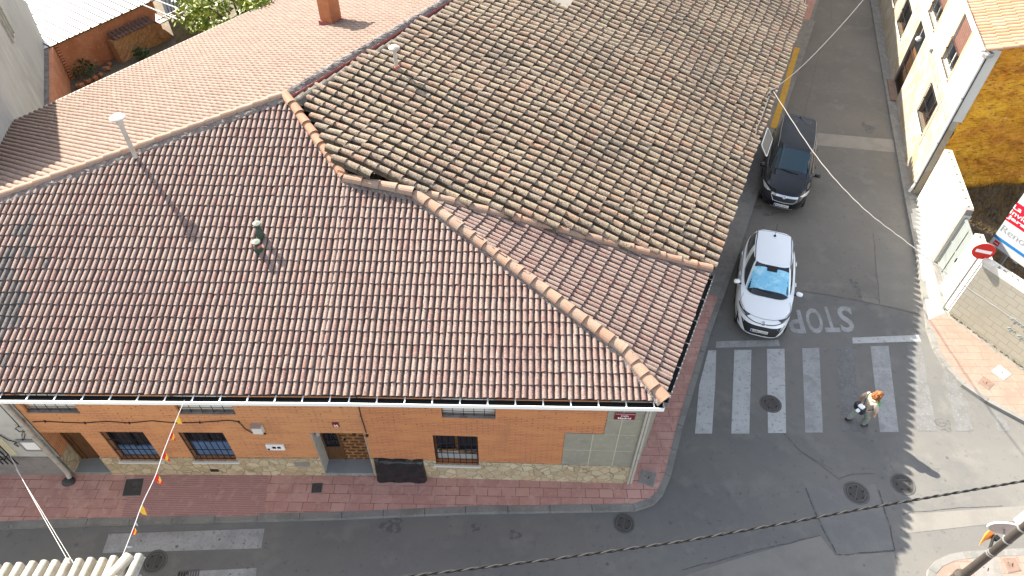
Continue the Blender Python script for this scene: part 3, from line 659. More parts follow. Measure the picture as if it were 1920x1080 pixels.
obj('corner_downpipe', b, m_pvc, house)
b = B()
x, z = W(673, 760); x2, z2 = W(692, 815)
b.tube([fp(XS + .01, 4.0, .012), fp(XS - .005, 2.9, .014), fp(XS + .012, z2 + .1, .014)], .012, 6)
b.box(fp(XS + .02, z2, .03), (.07, .05, .07), bev=.01)
obj('joint_cable', b, m_holes, house)

# windows ---------------------------------------------------------------
def window(nm, h, kind):
    x0, x1, z0, z1 = h; d = -.14
    fr = B(); t = .05
    for a, c, e, f in ((x0, x0 + t, z0, z1), (x1 - t, x1, z0, z1), (x0 + t, x1 - t, z1 - t, z1), (x0 + t, x1 - t, z0, z0 + t)): fslab(fr, a, c, e, f, d - .05, d)
    mid = (x0 + x1) / 2; fslab(fr, mid - .035, mid + .035, z0 + t, z1 - t, d - .048, d + .004)
    fr_o = obj('window', fr, m_iron if kind != 'C' else m_wood, house)
    b = B(); b.quad(fp(x0, z0, d - .03), fp(x1, z0, d - .03), fp(x1, z1, d - .03), fp(x0, z1, d - .03)); obj('pane', b, m_glass, fr_o)
    if kind in 'AB':
        b = B(); fslab(b, x0 + t, x1 - t, z0 + t, z0 + (z1 - z0) * (.36 if kind == 'A' else .50), d - .028, d + .006); obj('blind', b, m_blue, fr_o)
    if kind == 'C':
        b = B(); fslab(b, x0 + t, x1 - t, z0 + t, z0 + (z1 - z0) * .34, d - .028, d + .006); obj('blind', b, m_greyblind, fr_o)
        b = B(); b.tube([fp(x0 + .1, z0 + .46, d + .04), fp(mid, z0 + .56, d + .05)], .035, 8); b.tube([fp(mid + .02, z0 + .48, d + .04), fp(x1 - .05, z0 + .44, d + .04)], .035, 8)
        obj('wooden_bar', b, m_wood_stud, fr_o)
    s = B(); fslab(s, x0 - .05, x1 + .05, z0 - .055, z0 - .002, -.17, .075); obj('sill', s, m_box, fr_o)
    g = B(); n = 7; dg = -.03
    for k in range(n + 1):
        x = x0 + .012 + (x1 - x0 - .024) * k / n; g.tube([fp(x, z0, dg), fp(x, z1, dg)], .011, 6)
    for zz in (z0 + .03, z0 + (z1 - z0) * .36, z0 + (z1 - z0) * .7, z1 - .03): g.tube([fp(x0, zz, dg), fp(x1, zz, dg)], .012, 6)
    obj('grille', g, m_iron, fr_o)
window('window', winA, 'A'); window('window', winB, 'B'); window('window', winC, 'C')
for h in (upA, upB, upC):
    x0, x1, z0, z1 = h
    b = B(); fslab(b, x0, x1, z0 + .002, z1, -.17, -.14); fr_o = obj('shutter_window', b, m_shutter, house)
    b = B(); fslab(b, x0 + .002, x1 - .002, z0 + .003, z0 + .02, -.139, -.004); obj('sill', b, m_grime, fr_o)
    g = B()
    for k in range(6): x = x0 + .01 + (x1 - x0 - .02) * k / 5; g.tube([fp(x, z0 + .02, -.06), fp(x, z1, -.06)], .008, 5)
    for k in range(7): zz = z0 + .06 + .14 * k; g.tube([fp(x0, zz, -.06), fp(x1, zz, -.06)], .007, 5)
    obj('grille', g, m_iron, fr_o)
# doors ------------------------------------------------------------------
def door(h, two):
    x0, x1, z0, z1 = h; d = -.40
    b = B(); fslab(b, x0, x1, z0 - .08, z0 + .09, -.45, .01); obj('doorstep', b, m_step, house)
    zb = z0 + .092
    zr_ = z1 - .001 if two else ZPL; 
    for xa_, xb_ in ((x0 + .001, x0 + .012), (x1 - .012, x1 - .001)): rv = B(); fslab(rv, xa_, xb_, zb, zr_, -.41, .028); obj('door_reveal', rv, m_pvc if two else m_plinth, house)
    split = x0 + (x1 - x0) * .36 if two else x0 + .14
    b = B(); fslab(b, split + .03, x1 - .02, zb, z1, d - .06, d); dr = obj('door', b, m_wood_stud if two else m_wood, house)
    b = B()
    fslab(b, x0 + .012, x0 + .06, zb, z1, d - .055, d + .02); fslab(b, split - .03, split + .03, zb, z1, d - .055, d + .025); fslab(b, x1 - .05, x1 - .012, zb, z1, d - .001, d + .02); fslab(b, x0 + .06, split - .03, zb, zb + .62, d - .05, d + .004)
    obj('door_frame', b, m_wood, house)
    if two:
        b = B(); fslab(b, x0 + .05, split, zb, z1, d - .05, d - .02); sd = obj('sidelight', b, m_glass, house)
        g = B()
        for k in range(4): x = x0 + .08 + (split - x0 - .13) * k / 3; g.tube([fp(x, zb + .62, d), fp(x, z1, d)], .012, 6)
        for k in range(5): zz = zb + .66 + .26 * k; g.tube([fp(x0 + .05, zz, d), fp(split, zz, d)], .012, 6)
        obj('grille', g, m_iron, sd)
        b = B(); b.lathe([(.02, -.10), (.05, -.06), (.055, .04), (.02, .07), (0, .08)], fp(x0 + .10, z1 - .22, -.12), 10); b.box(fp(x0 + .04, z1 - .14, -.12), (.12, .03, .03)); obj('porch_lamp', b, m_signback, house)
    b = B(); b.lathe([(0, 0), (.035, .0), (.03, .04), (0, .05)], fp(split + .13 if two else x1 - .2, zb + 1.0, d), 10, axis=(0, -1, 0)); obj('handle', b, m_iron, dr)
    k = B(); fslab(k, x1 - .45, x1 - .36, zb + 1.25, zb + 1.34, d, d + .03); obj('knocker', k, m_iron, dr)
door(doorA, False); door(doorB, True)
# fittings -----------------------------------------------------------------
x, z = W(485, 800); b = B(); b.box(fp(x, z, .07), (.24, .13, .26), bev=.015); mb = obj('meter_box', b, m_box, house)
b = B(); b.box(fp(x - .01, z + .145, .075), (.25, .15, .02)); obj('lid', b, m_signback, mb)
x, z = W(517, 836); b = B(); b.box(fp(x, z, .03), (.44, .06, .24), bev=.012); mb = obj('meter_cabinet', b, m_white, house)
b = B()
for k in (-.02, .10): b.box(fp(x + k, z + .02, .062), (.085, .008, .085))
b.box(fp(x - .17, z - .06, .062), (.05, .01, .06)); obj('meter_glass', b, m_glass, mb)
x, z = W(567, 868); b = B(); fslab(b, x - .19, x + .19, z - .09, z + .09, .031, .045); obj('vent', b, m_steel, house)
x, z = W(403, 880); b = B(); fslab(b, x - .11, x + .11, z - .07, z + .07, .031, .034); obj('vent', b, m_holes, house)
b = B(); pts = []
for q in ((62, 790), (85, 789), (120, 791), (160, 792), (200, 789), (243, 792), (285, 788), (330, 792), (375, 791), (430, 787), (448, 790), (460, 803), (472, 810), (482, 810)):
    x, z = W(*q); pts.append(fp(x, z, .018))
b.tube(pts, .011, 6); 
for q in (pts[1], pts[3], pts[5], pts[8], pts[10]): b.box(q, (.02, .035, .07))
x, z = W(497, 812); b.box(fp(x, z, .02), (.06, .03, .03))
obj('wall_cable', b, m_holes, house)

# roof --------------------------------------------------------------------
def surf1(x, s): return V((x, ye(x) + s * c1_, ZE + s * s1_))
keepP = V((-5, 9.5, 0)); XK = pK.x
def region1(x0, x1, clips):
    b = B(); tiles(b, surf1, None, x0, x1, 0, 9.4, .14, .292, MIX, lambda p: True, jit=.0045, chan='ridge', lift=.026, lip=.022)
    bm = b.bm()
    for A, C in clips: clip(bm, A, C, keepP)
    return bm
hipdir = (pA - pB).normalized()
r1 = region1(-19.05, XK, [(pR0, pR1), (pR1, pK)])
r2 = region1(XK, XK + .14 * 56, [(pK, pA), (pA, pB), (pB, pC)])
bmA = merge([r1, r2])
inS = V((-.9135, .4067, 0)); outS = -inS; 
def slope2(a): return math.tan(math.radians(12.9 + max(0, 1 - a / 2.2) * 5.2))
def surf2(a, s):
    p = pC + dirS * a + inS * s; return V((p.x, p.y, ZE + s * slope2(a)))
keep2 = surf2(2.5, 1.0)
pT = onpl(790, 366, (0, 0, 1), pA.z)
aB = (pB - pC).dot(dirS)
def region2(a0, a1, clips):
    b = B(); tiles(b, surf2, None, a0, a1, 0, 8.6, .148, .335, MIX, lambda p: True, jit=.004, lift=.03, lip=.024, chan='pan')
    bm = b.bm()
    for A, C in clips: clip(bm, A, C, keep2)
    return bm
r3 = region2(-.5, aB + .0, [(pB, pC)])
aE = (pE - pC).dot(dirS)
n2_ = 34
r4 = region2(aB, aB + .148 * n2_, [(pA, pB), (pA, pE)])
eave3 = ea.z
o3 = V((ea.x, ea.y, 0)); up3 = -down3
def surf3(a, s):
    p = o3 + lev3 * a + up3 * s; z = (D3 - N3[0] * p.x - N3[1] * p.y); return V((p.x, p.y, z))
R2p = P3(842, 0); R2e = pR1.lerp(R2p, 1.6)
b = B(); tiles(b, surf3, None, -4.2, 22, 0.05, 13, .165, .31, MIX, lambda p: True, jit=.004, lift=.018, lip=.016, hs=1.0)
bm3 = b.bm(); kp3 = surf3(5, 2)
L0 = pR0 + (pR0 - pR1) * .7
for A, C in ((pR0, pR1), (pR1, R2p)): clip(bm3, A, C, kp3)
roof = smooth_by_angle(finish('roof', merge([bmA, r3, r4]), [m_tile, m_shade_tile, m_pan], house), 48)
rear = finish('rear_roof', bm3, m_tile_rear, house)
# boarding under the tiles
b = B(); dz = V((0, 0, -.035))
K1 = [surf1(-19, 0), surf1(XB, 0), pC, pB, pA, pK, pR1, pR0, L0]
b.poly([p + dz for p in K1])
b.poly([p + dz for p in [pC, pE, pT, pA, pB]])
b.poly([p + dz for p in [pR0 + (pR0 - pR1), pR0, pR1, R2p, R2e, surf3(23, 6), surf3(23, .1), surf3(-6, .1)]])
obj('roof_boarding', b, m_under, roof)
b = B(); m = B()
up_r = [pR0 + (pR0 - pR1) * 1.2, pR0, pR1]
caps(b, up_r, .12, .42, .045); obj('ridge_caps', b, m_cap, roof); b = B(); mortar(m, up_r, .27, .075)
hip1 = [pC + V((.03, -.03, .02)), pB, pA]
caps(b, hip1, .15, .37, .06); obj('hip_caps', b, m_cap, roof); b = B(); mortar(m, hip1, .18, .085)
top2 = [pE, pE.lerp(pT, .5) + V((0, 0, .01)), pT]
caps(b, top2, .125, .40, .055); obj('verge_caps', b, m_cap, roof); b = B(); mortar(m, top2, .17, .075)
caps(b, [pK.lerp(pA, .97), pK], .15, .40, .085); mortar(m, [pA, pK], .17, .07)
rtop = [R2e + V((0, 0, .05)), R2p + V((0, 0, .05)), pR1 + V((0, 0, .02))]
obj('verge_caps', b, m_cap, roof)
mortar(m, [pK, pR1], .15, .05); mortar(m, rtop, .16, .09)
obj('ridge_mortar', m, m_mortar, roof)
b = B(); caps(b, [pK.lerp(pR1, .03), pR1], .125, .42, .06); obj('verge_caps', b, m_cap_new, roof)
b = B(); nrm = V(((R2p - pR1).y, -(R2p - pR1).x, 0)).normalized()
q0, q1 = pR1 + nrm * .17, R2e + nrm * .17
b.slab([q0 + V((0, 0, .04)), q1 + V((0, 0, .06)), q1 + V((0, 0, -.30)), q0 + V((0, 0, -.30))], -nrm * .05)
obj('red_flashing', b, m_redband, roof)
b = B(); wv = pK + V((.03, .03, 0))
for A, C in ((pK, pR1), (pA, pK), (pE, pT)):
    sd = (C - A).to_2d().normalized(); nn = V((sd.y, -sd.x, 0))
    b.slab([A + nn * .13 + V((0, 0, -.02)), C + nn * .13 + V((0, 0, -.02)), C + nn * .13 + V((0, 0, -.7)), A + nn * .13 + V((0, 0, -.7))], -nn * .03)
obj('upstand', b, M('green_upstand', (.05, .075, .065), .8), roof)
# gutters
def gutter(nm, line, side, zt=.0, wdt=.15, hgt=.10, strap=.58, mat=None):
    """open box gutter along the eave line; side = outward direction"""
    g = B(); k = B(); sts = []
    L_ = [V(p) for p in line]
    for A, C in zip(L_[:-1], L_[1:]):
        Ai, Ci = A + side * .015, C + side * .015; Ao, Co = A + side * wdt, C + side * wdt
        zb = V((0, 0, zt - hgt - .035)); zr = V((0, 0, zt - .045)); zbi = zb + V((0, 0, .006)); zl = V((0, 0, zt - .03))
        k.quad(Ai + zr, Ci + zr, Ci + zbi, Ai + zbi); k.quad(Ai + zbi, Ci + zbi, Co - side * .008 + zbi, Ao - side * .008 + zbi); k.quad(Ao - side * .008 + zbi, Co - side * .008 + zbi, Co - side * .008 + zl, Ao - side * .008 + zl)
        g.slab([Ao + zl, Co + zl, Co + zb, Ao + zb], side * .022); g.slab([Ao + zb, Co + zb, Ci + zb, Ai + zb], (0, 0, -.004))
        n = int((C - A).length / strap)
        for i in range(n + 1):
            p = A.lerp(C, (i + .35) / (n + .7)); tdir = (C - A).normalized() * .013
            st = B(); sts.append(st); st.slab([p - tdir + side * -.02 + V((0, 0, zt - .022)), p + tdir + side * -.02 + V((0, 0, zt - .022)), p + tdir + side * (wdt + .025) + V((0, 0, zt - .022)), p - tdir + side * (wdt + .025) + V((0, 0, zt - .022))], (0, 0, -.012))
    A, C = L_[0], L_[-1]
    for q in (L_[-1],):
        g.slab([q + side * .0 + V((0, 0, zt - .03)), q + side * (wdt + .02) + V((0, 0, zt - .03)), q + side * (wdt + .02) + V((0, 0, zt - hgt - .035)), q + V((0, 0, zt - hgt - .035))], (C - A).normalized() * .01)
    go = obj('gutter', g, mat or m_gutter, house); obj('gutter_channel', k, m_gutter_in, go)
    for st in sts: obj('strap', st, mat or m_gutter, go)
    return go
gutter('gutter', [surf1(-19, 0), surf1(XB, 0), V((pC.x + .02, pC.y, ZE))], V((0, -1, 0)))
gutter('gutter', [pE, pC + dirS * .02], outS, wdt=.11, strap=.85, mat=M('zinc_gutter', (.16, .155, .15), .5))
# gutter of the rear eave, only its inner lip shows
b = B(); A, C = surf3(-6, .02), surf3(23, .02)
b.slab([A + V((0, 0, -.02)), C + V((0, 0, -.02)), C + down3 * .12 + V((0, 0, -.0)), A + down3 * .12 + V((0, 0, -.0))], (0, 0, -.10)); obj('gutter', b, m_pvc, house)
# flue pipe, vents and chimney standing on the roof
b = B(); q = P3(252, 289); 
hp = 1.02; b.lathe([(.055, -.1), (.055, hp)], q, 12); fl = obj('flue_pipe', b, m_pvc, house, smooth=True); smooth_by_angle(fl)
b = B(); b.lathe([(.08, hp - .16), (.08, hp)], q, 12); b.lathe([(.0, hp - .005), (.17, hp), (.18, hp + .03), (.12, hp + .065), (0, hp + .08)], q, 16); smooth_by_angle(obj('cowl', b, m_cowl, fl))
def pot(px, py, h, r):
    q = onpl(px, py, N1, D1); b = B()
    b.lathe([(r * 1.1, -.1), (r * 1.1, h * .45), (r * .8, h * .55), (r * .62, h * .72), (r * .62, h * .8), (r * 1.05, h * .95), (r * 1.05, h)], q, 14); p = smooth_by_angle(obj('vent_pot', b, m_pot, house))
    b = B(); b.lathe([(0, h - .005), (r * 1.12, h), (r * 1.12, h + .02), (0, h + .045)], q, 14); obj('cowl', b, m_potcap, p)
pot(490, 445, .42, .085); pot(486, 472, .30, .088)
b = B(); q = onpl(483, 464, N1, D1); b.tube([q + V((-.02, -.05, .1)), q + V((.12, -.14, .13))], .05, 10); obj('vent_elbow', b, M('red_plug', (.5, .09, .07), .6), house)
# chimney
cq = P3(622, 43); b = B(); b.box((cq.x, cq.y, cq.z + .75), (.50, .50, 2.3), math.radians(-28)); ch = obj('chimney', b, m_chim, house)
b = B(); b.box((cq.x, cq.y, cq.z + .03), (.60, .60, .22), math.radians(-28)); obj('chimney_flashing', b, m_redband, ch)
b = B(); b.box((cq.x, cq.y, cq.z + 1.95), (.62, .62, .09), math.radians(-28)); obj('chimney_cap', b, m_chim, ch)

# street-name plate, house number, tarpaulin ----------------------------------
x0, z1 = W(1153, 773); x1, z0 = W(1189, 785)
t = thing('street_sign', 'dark red street name plate with white lettering on the corner facade', 'sign', fp((x0 + x1) / 2, z0, .03))
b = B(); fslab(b, x0, x1, z0, z0 + .27, .022, .036); obj('plate', b, m_maroon, t)
b = B(); fslab(b, x0 + .01, x1 - .01, z0 + .205, z0 + .245, .037, .039); obj('band', b, m_maroon2, t)
b = B(); xm = (x0 + x1) / 2
put_text(b, 'Calle', fp(xm - .09, z0 + .125, .040), fp(xm + .09, z0 + .125, .040), fp(xm + .09, z0 + .19, .040), fp(xm - .09, z0 + .19, .040), .01)
put_text(b, 'Madrid', fp(xm - .15, z0 + .025, .040), fp(xm + .15, z0 + .025, .040), fp(xm + .15, z0 + .10, .040), fp(xm - .15, z0 + .10, .040), .02)
obj('lettering', b, m_letter, t)
x0, z1 = W(622, 791); x1, z0 = W(637, 800)
t = thing('house_number', 'small dark red number plate reading 35 above the studded door', 'sign', fp((x0 + x1) / 2, z0, .02))
b = B(); fslab(b, x0, x1, z0, z0 + .20, .004, .016); obj('plate', b, m_maroon, t)
b = B(); put_text(b, '35', fp(x0 + .02, z0 + .01, .018), fp(x1 - .02, z0 + .01, .018), fp(x1 - .02, z0 + .11, .018), fp(x0 + .02, z0 + .11, .018), .03); obj('lettering', b, m_letter, t)
# black plastic sheet
xa, za = W(701, 858); xb, _ = W(793, 860)
zt_ = za; b = B(); nx, nz = 26, 22; base_y = at(750, 905, PV).y; vs = []
for j in range(nz + 1):
    for i in range(nx + 1):
        u, v = i / nx, j / nz; x = xa + (xb - xa) * u + .05 * (1 - v) * (u - .2); z = PV + (zt_ - PV) * v
        d = .10 + (yw(x) - base_y - .10) * (1 - v) ** .8 + .016 * math.sin(9 * u + 5 * v) * math.sin(3 + 7 * v) + .012 * math.sin(17 * u - 11 * v) + random.gauss(0, .003)
        if u < .03 or u > .97: d -= .06
        if v > .96: d -= .08; z += .012 * math.sin(14 * u)
        vs.append(fp(x, z, d))
    pass
fs = [(j * (nx + 1) + i, j * (nx + 1) + i + 1, (j + 1) * (nx + 1) + i + 1, (j + 1) * (nx + 1) + i) for j in range(nz) for i in range(nx)]
k = len(vs); vs += [fp(p.x, p.z, .035) for p in vs[:]]
rim = [j * (nx + 1) for j in range(nz + 1)] + [nz * (nx + 1) + i for i in range(1, nx + 1)] + [j * (nx + 1) + nx for j in range(nz - 1, -1, -1)]
fs += [(a, c, c + k, a + k) for a, c in zip(rim[:-1], rim[1:])]
b.add(vs, fs); t = obj('plastic_sheet', b, m_black, smooth=True)
tag(t, 'crumpled black plastic sheet hung over the wall foot beside the studded door', 'plastic sheet')

# =================================================================== OLD HOUSE
old = thing('old_house', 'long old house under a mossy weathered barrel tile roof beside the cars', 'house', tuple(O0 + innO * 5 + V((0, 0, -4.5))))
low = [old_at(*q) for q in ((558, 180), (599, 250), (641, 307), (752, 351), (975, 409), (1155, 459), (1336, 502))]
nota = [old_at(1030, -6), old_at(1064, 22), old_at(1098, -6)]
aTop = (O1 - O0).dot(dirO)
def inpoly(p, poly):
    c = False; n = len(poly); j = n - 1
    for i in range(n):
        if (poly[i].y > p.y) != (poly[j].y > p.y) and p.x < (poly[j].x - poly[i].x) * (p.y - poly[i].y) / (poly[j].y - poly[i].y) + poly[i].x: c = not c
        j = i
    return c
hi = [pR1 + nrm * .30, R2p + nrm * .30, R2p.lerp(R2e, 3.0) + nrm * .30]
top_far = [old_surf(aTop + .1, 0), old_surf(aTop + 9, 10.5)]
area = low + [O0 + outO * .05, old_surf(aTop + .05, -.06), old_surf(aTop + .6, 7.4), old_surf(aTop + 7, 7.4), old_surf(aTop + 7, 10.2)] + [hi[1], hi[0]]
area_in = [old_at(*q) for q in ((560, 178), (604, 244), (652, 296), (765, 331), (985, 388), (1165, 440), (1338, 490))] + area[len(low):]
b = B()
tiles(b, old_surf, None, -3.2, aTop + 6, -.02, 12.2, .27, .345, BAR, lambda p: inpoly(p, area) and not inpoly(p, nota), lift=.018, jit=.012, taper=.12, lip=.018, chan=True)
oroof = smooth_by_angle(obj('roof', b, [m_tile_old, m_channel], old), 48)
b = B(); rows = []
for a in np.arange(-3.4, aTop + 6, .3):
    rows.append([old_surf(a, s) + V((0, 0, -.03)) for s in np.arange(0.05, 12.1, .3)])
for i in range(len(rows) - 1):
    for j in range(len(rows[0]) - 1):
        m_ = (rows[i][j] + rows[i + 1][j + 1]) / 2
        if all(inpoly(q, area_in) for q in (rows[i][j], rows[i + 1][j], rows[i + 1][j + 1], rows[i][j + 1])) and not inpoly(m_, nota): b.quad(rows[i][j], rows[i + 1][j], rows[i + 1][j + 1], rows[i][j + 1])
obj('roof_boarding', b, m_under, oroof)
b = B(); caps(b, [hi[2] + V((0, 0, -.12)), hi[0] + V((0, 0, -.12))], .14, .4, .0); mortar(b, [hi[1] + V((0, 0, -.12)), hi[0] + V((0, 0, -.12))], .2, .06); obj('ridge_mortar', b, M('dark_mortar', (.11, .095, .075), .95, [(6, (.2, .18, .15), .5, .65)], (30, .6, .03)), oroof)
b = B()
w0 = cs + dirS * 4.7; w1 = cs + dirS * 24
for A, C in ((w0, w1),):
    b.quad(V((A.x, A.y, 0)), V((C.x, C.y, 0)), V((C.x, C.y, 4.32)), V((A.x, A.y, 4.32)))
ff = w1 - outO * 11; b.quad(V((w1.x, w1.y, 0)), V((ff.x, ff.y, 0)), V((ff.x, ff.y, 4.3)), V((w1.x, w1.y, 4.3)))
fb = w0 - outO * 4; b.quad(V((w0.x, w0.y, 0)), V((fb.x, fb.y, 0)), V((fb.x, fb.y, 4.3)), V((w0.x, w0.y, 4.3)))
obj('wall', b, m_dirtywhite, old)
b = B(); q = old_at(744, 131); hp = .62; b.lathe([(.055, -.1), (.055, hp)], q, 12); fl = smooth_by_angle(obj('flue_pipe', b, m_pvc, old))
b = B(); b.lathe([(.0, hp - .005), (.15, hp), (.16, hp + .05), (.11, hp + .09), (0, hp + .11)], q, 16); smooth_by_angle(obj('cowl', b, m_pvc, fl))
b = B(); b.lathe([(.10, -.08), (.10, .10), (.078, .12)], q, 12); obj('sleeve', b, m_pvcred, fl)
b = B(); q = [old_at(x, y) + V((0, 0, .13)) for x, y in ((1441, 185), (1434, 205), (1424, 232), (1417, 246), (1415, 258))]
b.tube(q, .015, 6); b.box(old_at(1446, 178) + V((0, 0, .16)), (.16, .1, .14), .4, bev=.02); b.box(old_at(1439, 184) + V((0, 0, .15)), (.08, .08, .1), .2, bev=.02)
obj('roof_conduit', b, m_ironrim, old)
# plants in the eave
# pale roof terrace in the notch
t = thing('roof_terrace', 'pale flat roof corner showing in the notch of the old tile roof', 'roof', tuple(nota[1] + V((0, 0, -nota[1].z))))
b = B(); c_ = sum(nota, V()) / 3; b.prism([(p.x + (p.x - c_.x) * .9, p.y + (p.y - c_.y) * .9) for p in (nota[0], nota[1] + (nota[1] - c_) * .1, nota[2])] + [((nota[2] * 2 - c_).x, (nota[2] * 2 - c_).y + 4), ((nota[0] * 2 - c_).x, (nota[0] * 2 - c_).y + 4)][:0], 3, nota[1].z - .35)
obj('terrace_floor', b, m_whitewall, t)
b = B(); b.tube([nota[0] + V((0, 0, -.1)), nota[1] + V((0, 0, -.1))], .08, 6); b.tube([nota[1] + V((0, 0, -.1)), nota[2] + V((0, 0, -.1))], .08, 6); obj('kerb_wall', b, m_mortar, t)
# next house up the street
nx0 = old_surf(aTop + .45, .1); t = thing('pink_house', 'house with a smooth salmon tiled roof at the far end of the old tiles', 'house', (nx0.x, nx0.y, 0))
def surfN(a, s): p = O0 + dirO * (aTop + .35 + a) + innO * (s + .15); return V((p.x, p.y, 4.35 + s * .25))
b = B(); tiles(b, surfN, None, 0, 24, 0, 6.6, .2, .33, MIX, lambda p: True); obj('roof', b, m_tile_rear, t)
b = B(); q0 = surfN(.02, .12); q1 = surfN(24, .12); q2 = surfN(24, 6.8); q3 = surfN(.02, 6.8)
b.prism([(q.x, q.y) for q in (q0, q1, q2, q3)], 0, 4.3); obj('wall', b, m_dirtywhite, t)
# traffic mirror / panel on the old facade
pq = at(1438, 266, 3.35); ax = V((.62, -.5, .55)).normalized(); ux = dirO; uy = ax.cross(ux).normalized()
t = thing('wall_panel', 'grey rounded rectangular panel with a pale rim below the old eave', 'panel', tuple(pq))
def rrect(w2, h2, r, n=5):
    out = []
    for sx, sy, a0 in ((1, 1, 0), (-1, 1, 90), (-1, -1, 180), (1, -1, 270)):
        for k in range(n + 1):
            a = math.radians(a0 + 90 * k / n); out.append((sx * (w2 - r) + r * math.cos(a), sy * (h2 - r) + r * math.sin(a)))
    return out
tl = lambda u, v, d: pq + ux * u + uy * v + ax * d
b = B(); o = rrect(.60, .25, .09); i_ = rrect(.565, .215, .07)
b.slab([tl(u, v, 0) for u, v in o], -ax * .04); obj('backing', b, M('dull_mirror', (.12, .118, .112), .5), t)
b = B(); n = len(o)
for k in range(n): b.quad(tl(*o[k], .012), tl(*o[(k + 1) % n], .012), tl(*i_[(k + 1) % n], .014), tl(*i_[k], .014))
for k in range(n): b.quad(tl(*o[k], .012), tl(*o[(k + 1) % n], .012), tl(*o[(k + 1) % n], .0), tl(*o[k], .0))
obj('rim', b, m_signwhite, t)
b = B(); b.tube([tl(-.2, 0, -.03), tl(-.2, 0, -.03) + innO * .5 + V((0, 0, -.1))], .025, 8); b.tube([tl(.2, 0, -.03), tl(.2, 0, -.03) + innO * .5 + V((0, 0, -.1))], .025, 8); obj('bracket', b, m_iron, t)

# =================================================================== RIGHT HOUSE
F2 = at(1712, 362, PV); F1 = at(1664, 93, PV); dF = (F1 - F2); dF.z = 0; dF.normalize(); nF = V((-dF.y, dF.x, 0))   # nF points to the street
if nF.x > 0: nF = -nF
def ff_(a, z, d=0.0): p = F2 + dF * a + nF * d; return V((p.x, p.y, z))
rh = thing('stone_house', 'cream stone and white house with barred windows and an ochre foamed end wall', 'house', (F2.x + 3, F2.y + 3, 0))
LEN, HT, ZS = 24.0, 6.0, 3.32
rw1 = (10.5, 12.35, 1.45, 2.7); rw2 = (2.05, 3.7, 1.55, 2.82); rdo = (7.05, 8.75, PV, 3.15); ru1 = (6.45, 8.2, 3.75, 5.55); ru2 = (2.35, 3.95, 3.72, 5.72); ru3 = (11, 12.6, 3.75, 5.6); rw3 = (14, 15.6, 1.5, 2.75)
rholes = [rw1, rw2, rdo, ru1, ru2, ru3, rw3]
def wall2(b, x0, x1, z0, z1, d, depth):
    xs = sorted({x0, x1} | {min(max(h[k], x0), x1) for h in rholes for k in (0, 1)}); zs = sorted({z0, z1} | {min(max(h[k], z0), z1) for h in rholes for k in (2, 3)})
    for i in range(len(xs) - 1):
        for j in range(len(zs) - 1):
            cx, cz = (xs[i] + xs[i + 1]) / 2, (zs[j] + zs[j + 1]) / 2
            if any(h[0] < cx < h[1] and h[2] < cz < h[3] for h in rholes): continue
            b.quad(ff_(xs[i], zs[j], d), ff_(xs[i + 1], zs[j], d), ff_(xs[i + 1], zs[j + 1], d), ff_(xs[i], zs[j + 1], d))
    for h in rholes:
        if h[2] >= z1 or h[3] <= z0: continue
        for x in h[:2]: b.quad(ff_(x, h[2], d), ff_(x, h[3], d), ff_(x, h[3], -depth), ff_(x, h[2], -depth))
        for z in h[2:]: b.quad(ff_(h[0], z, d), ff_(h[1], z, d), ff_(h[1], z, -depth), ff_(h[0], z, -depth))
b = B(); wall2(b, 0, LEN, 0, ZS, .03, .4); b.quad(ff_(0, ZS, .03), ff_(LEN, ZS, .03), ff_(LEN, ZS, 0), ff_(0, ZS, 0)); b.quad(ff_(0, 0, .03), ff_(0, ZS, .03), ff_(0, ZS, -.2), ff_(0, 0, -.2)); obj('stone_wall', b, m_stone_cream, rh)
b = B(); wall2(b, 0, LEN, ZS - .01, HT, 0, .4); b.quad(ff_(0, ZS, 0), ff_(0, HT, 0), ff_(0, HT, -.3), ff_(0, ZS, -.3)); obj('upper_wall', b, m_whitewall, rh)
b = B()
for a in (.55, 5.0, 9.0, 13.5): 
    b.slab([ff_(a - .18, .12, .036), ff_(a + .14, .12, .036), ff_(a + .1, .12 + random.uniform(.3, .7), .036), ff_(a - .1, .12 + random.uniform(.4, .9), .036)], nF * -.01)
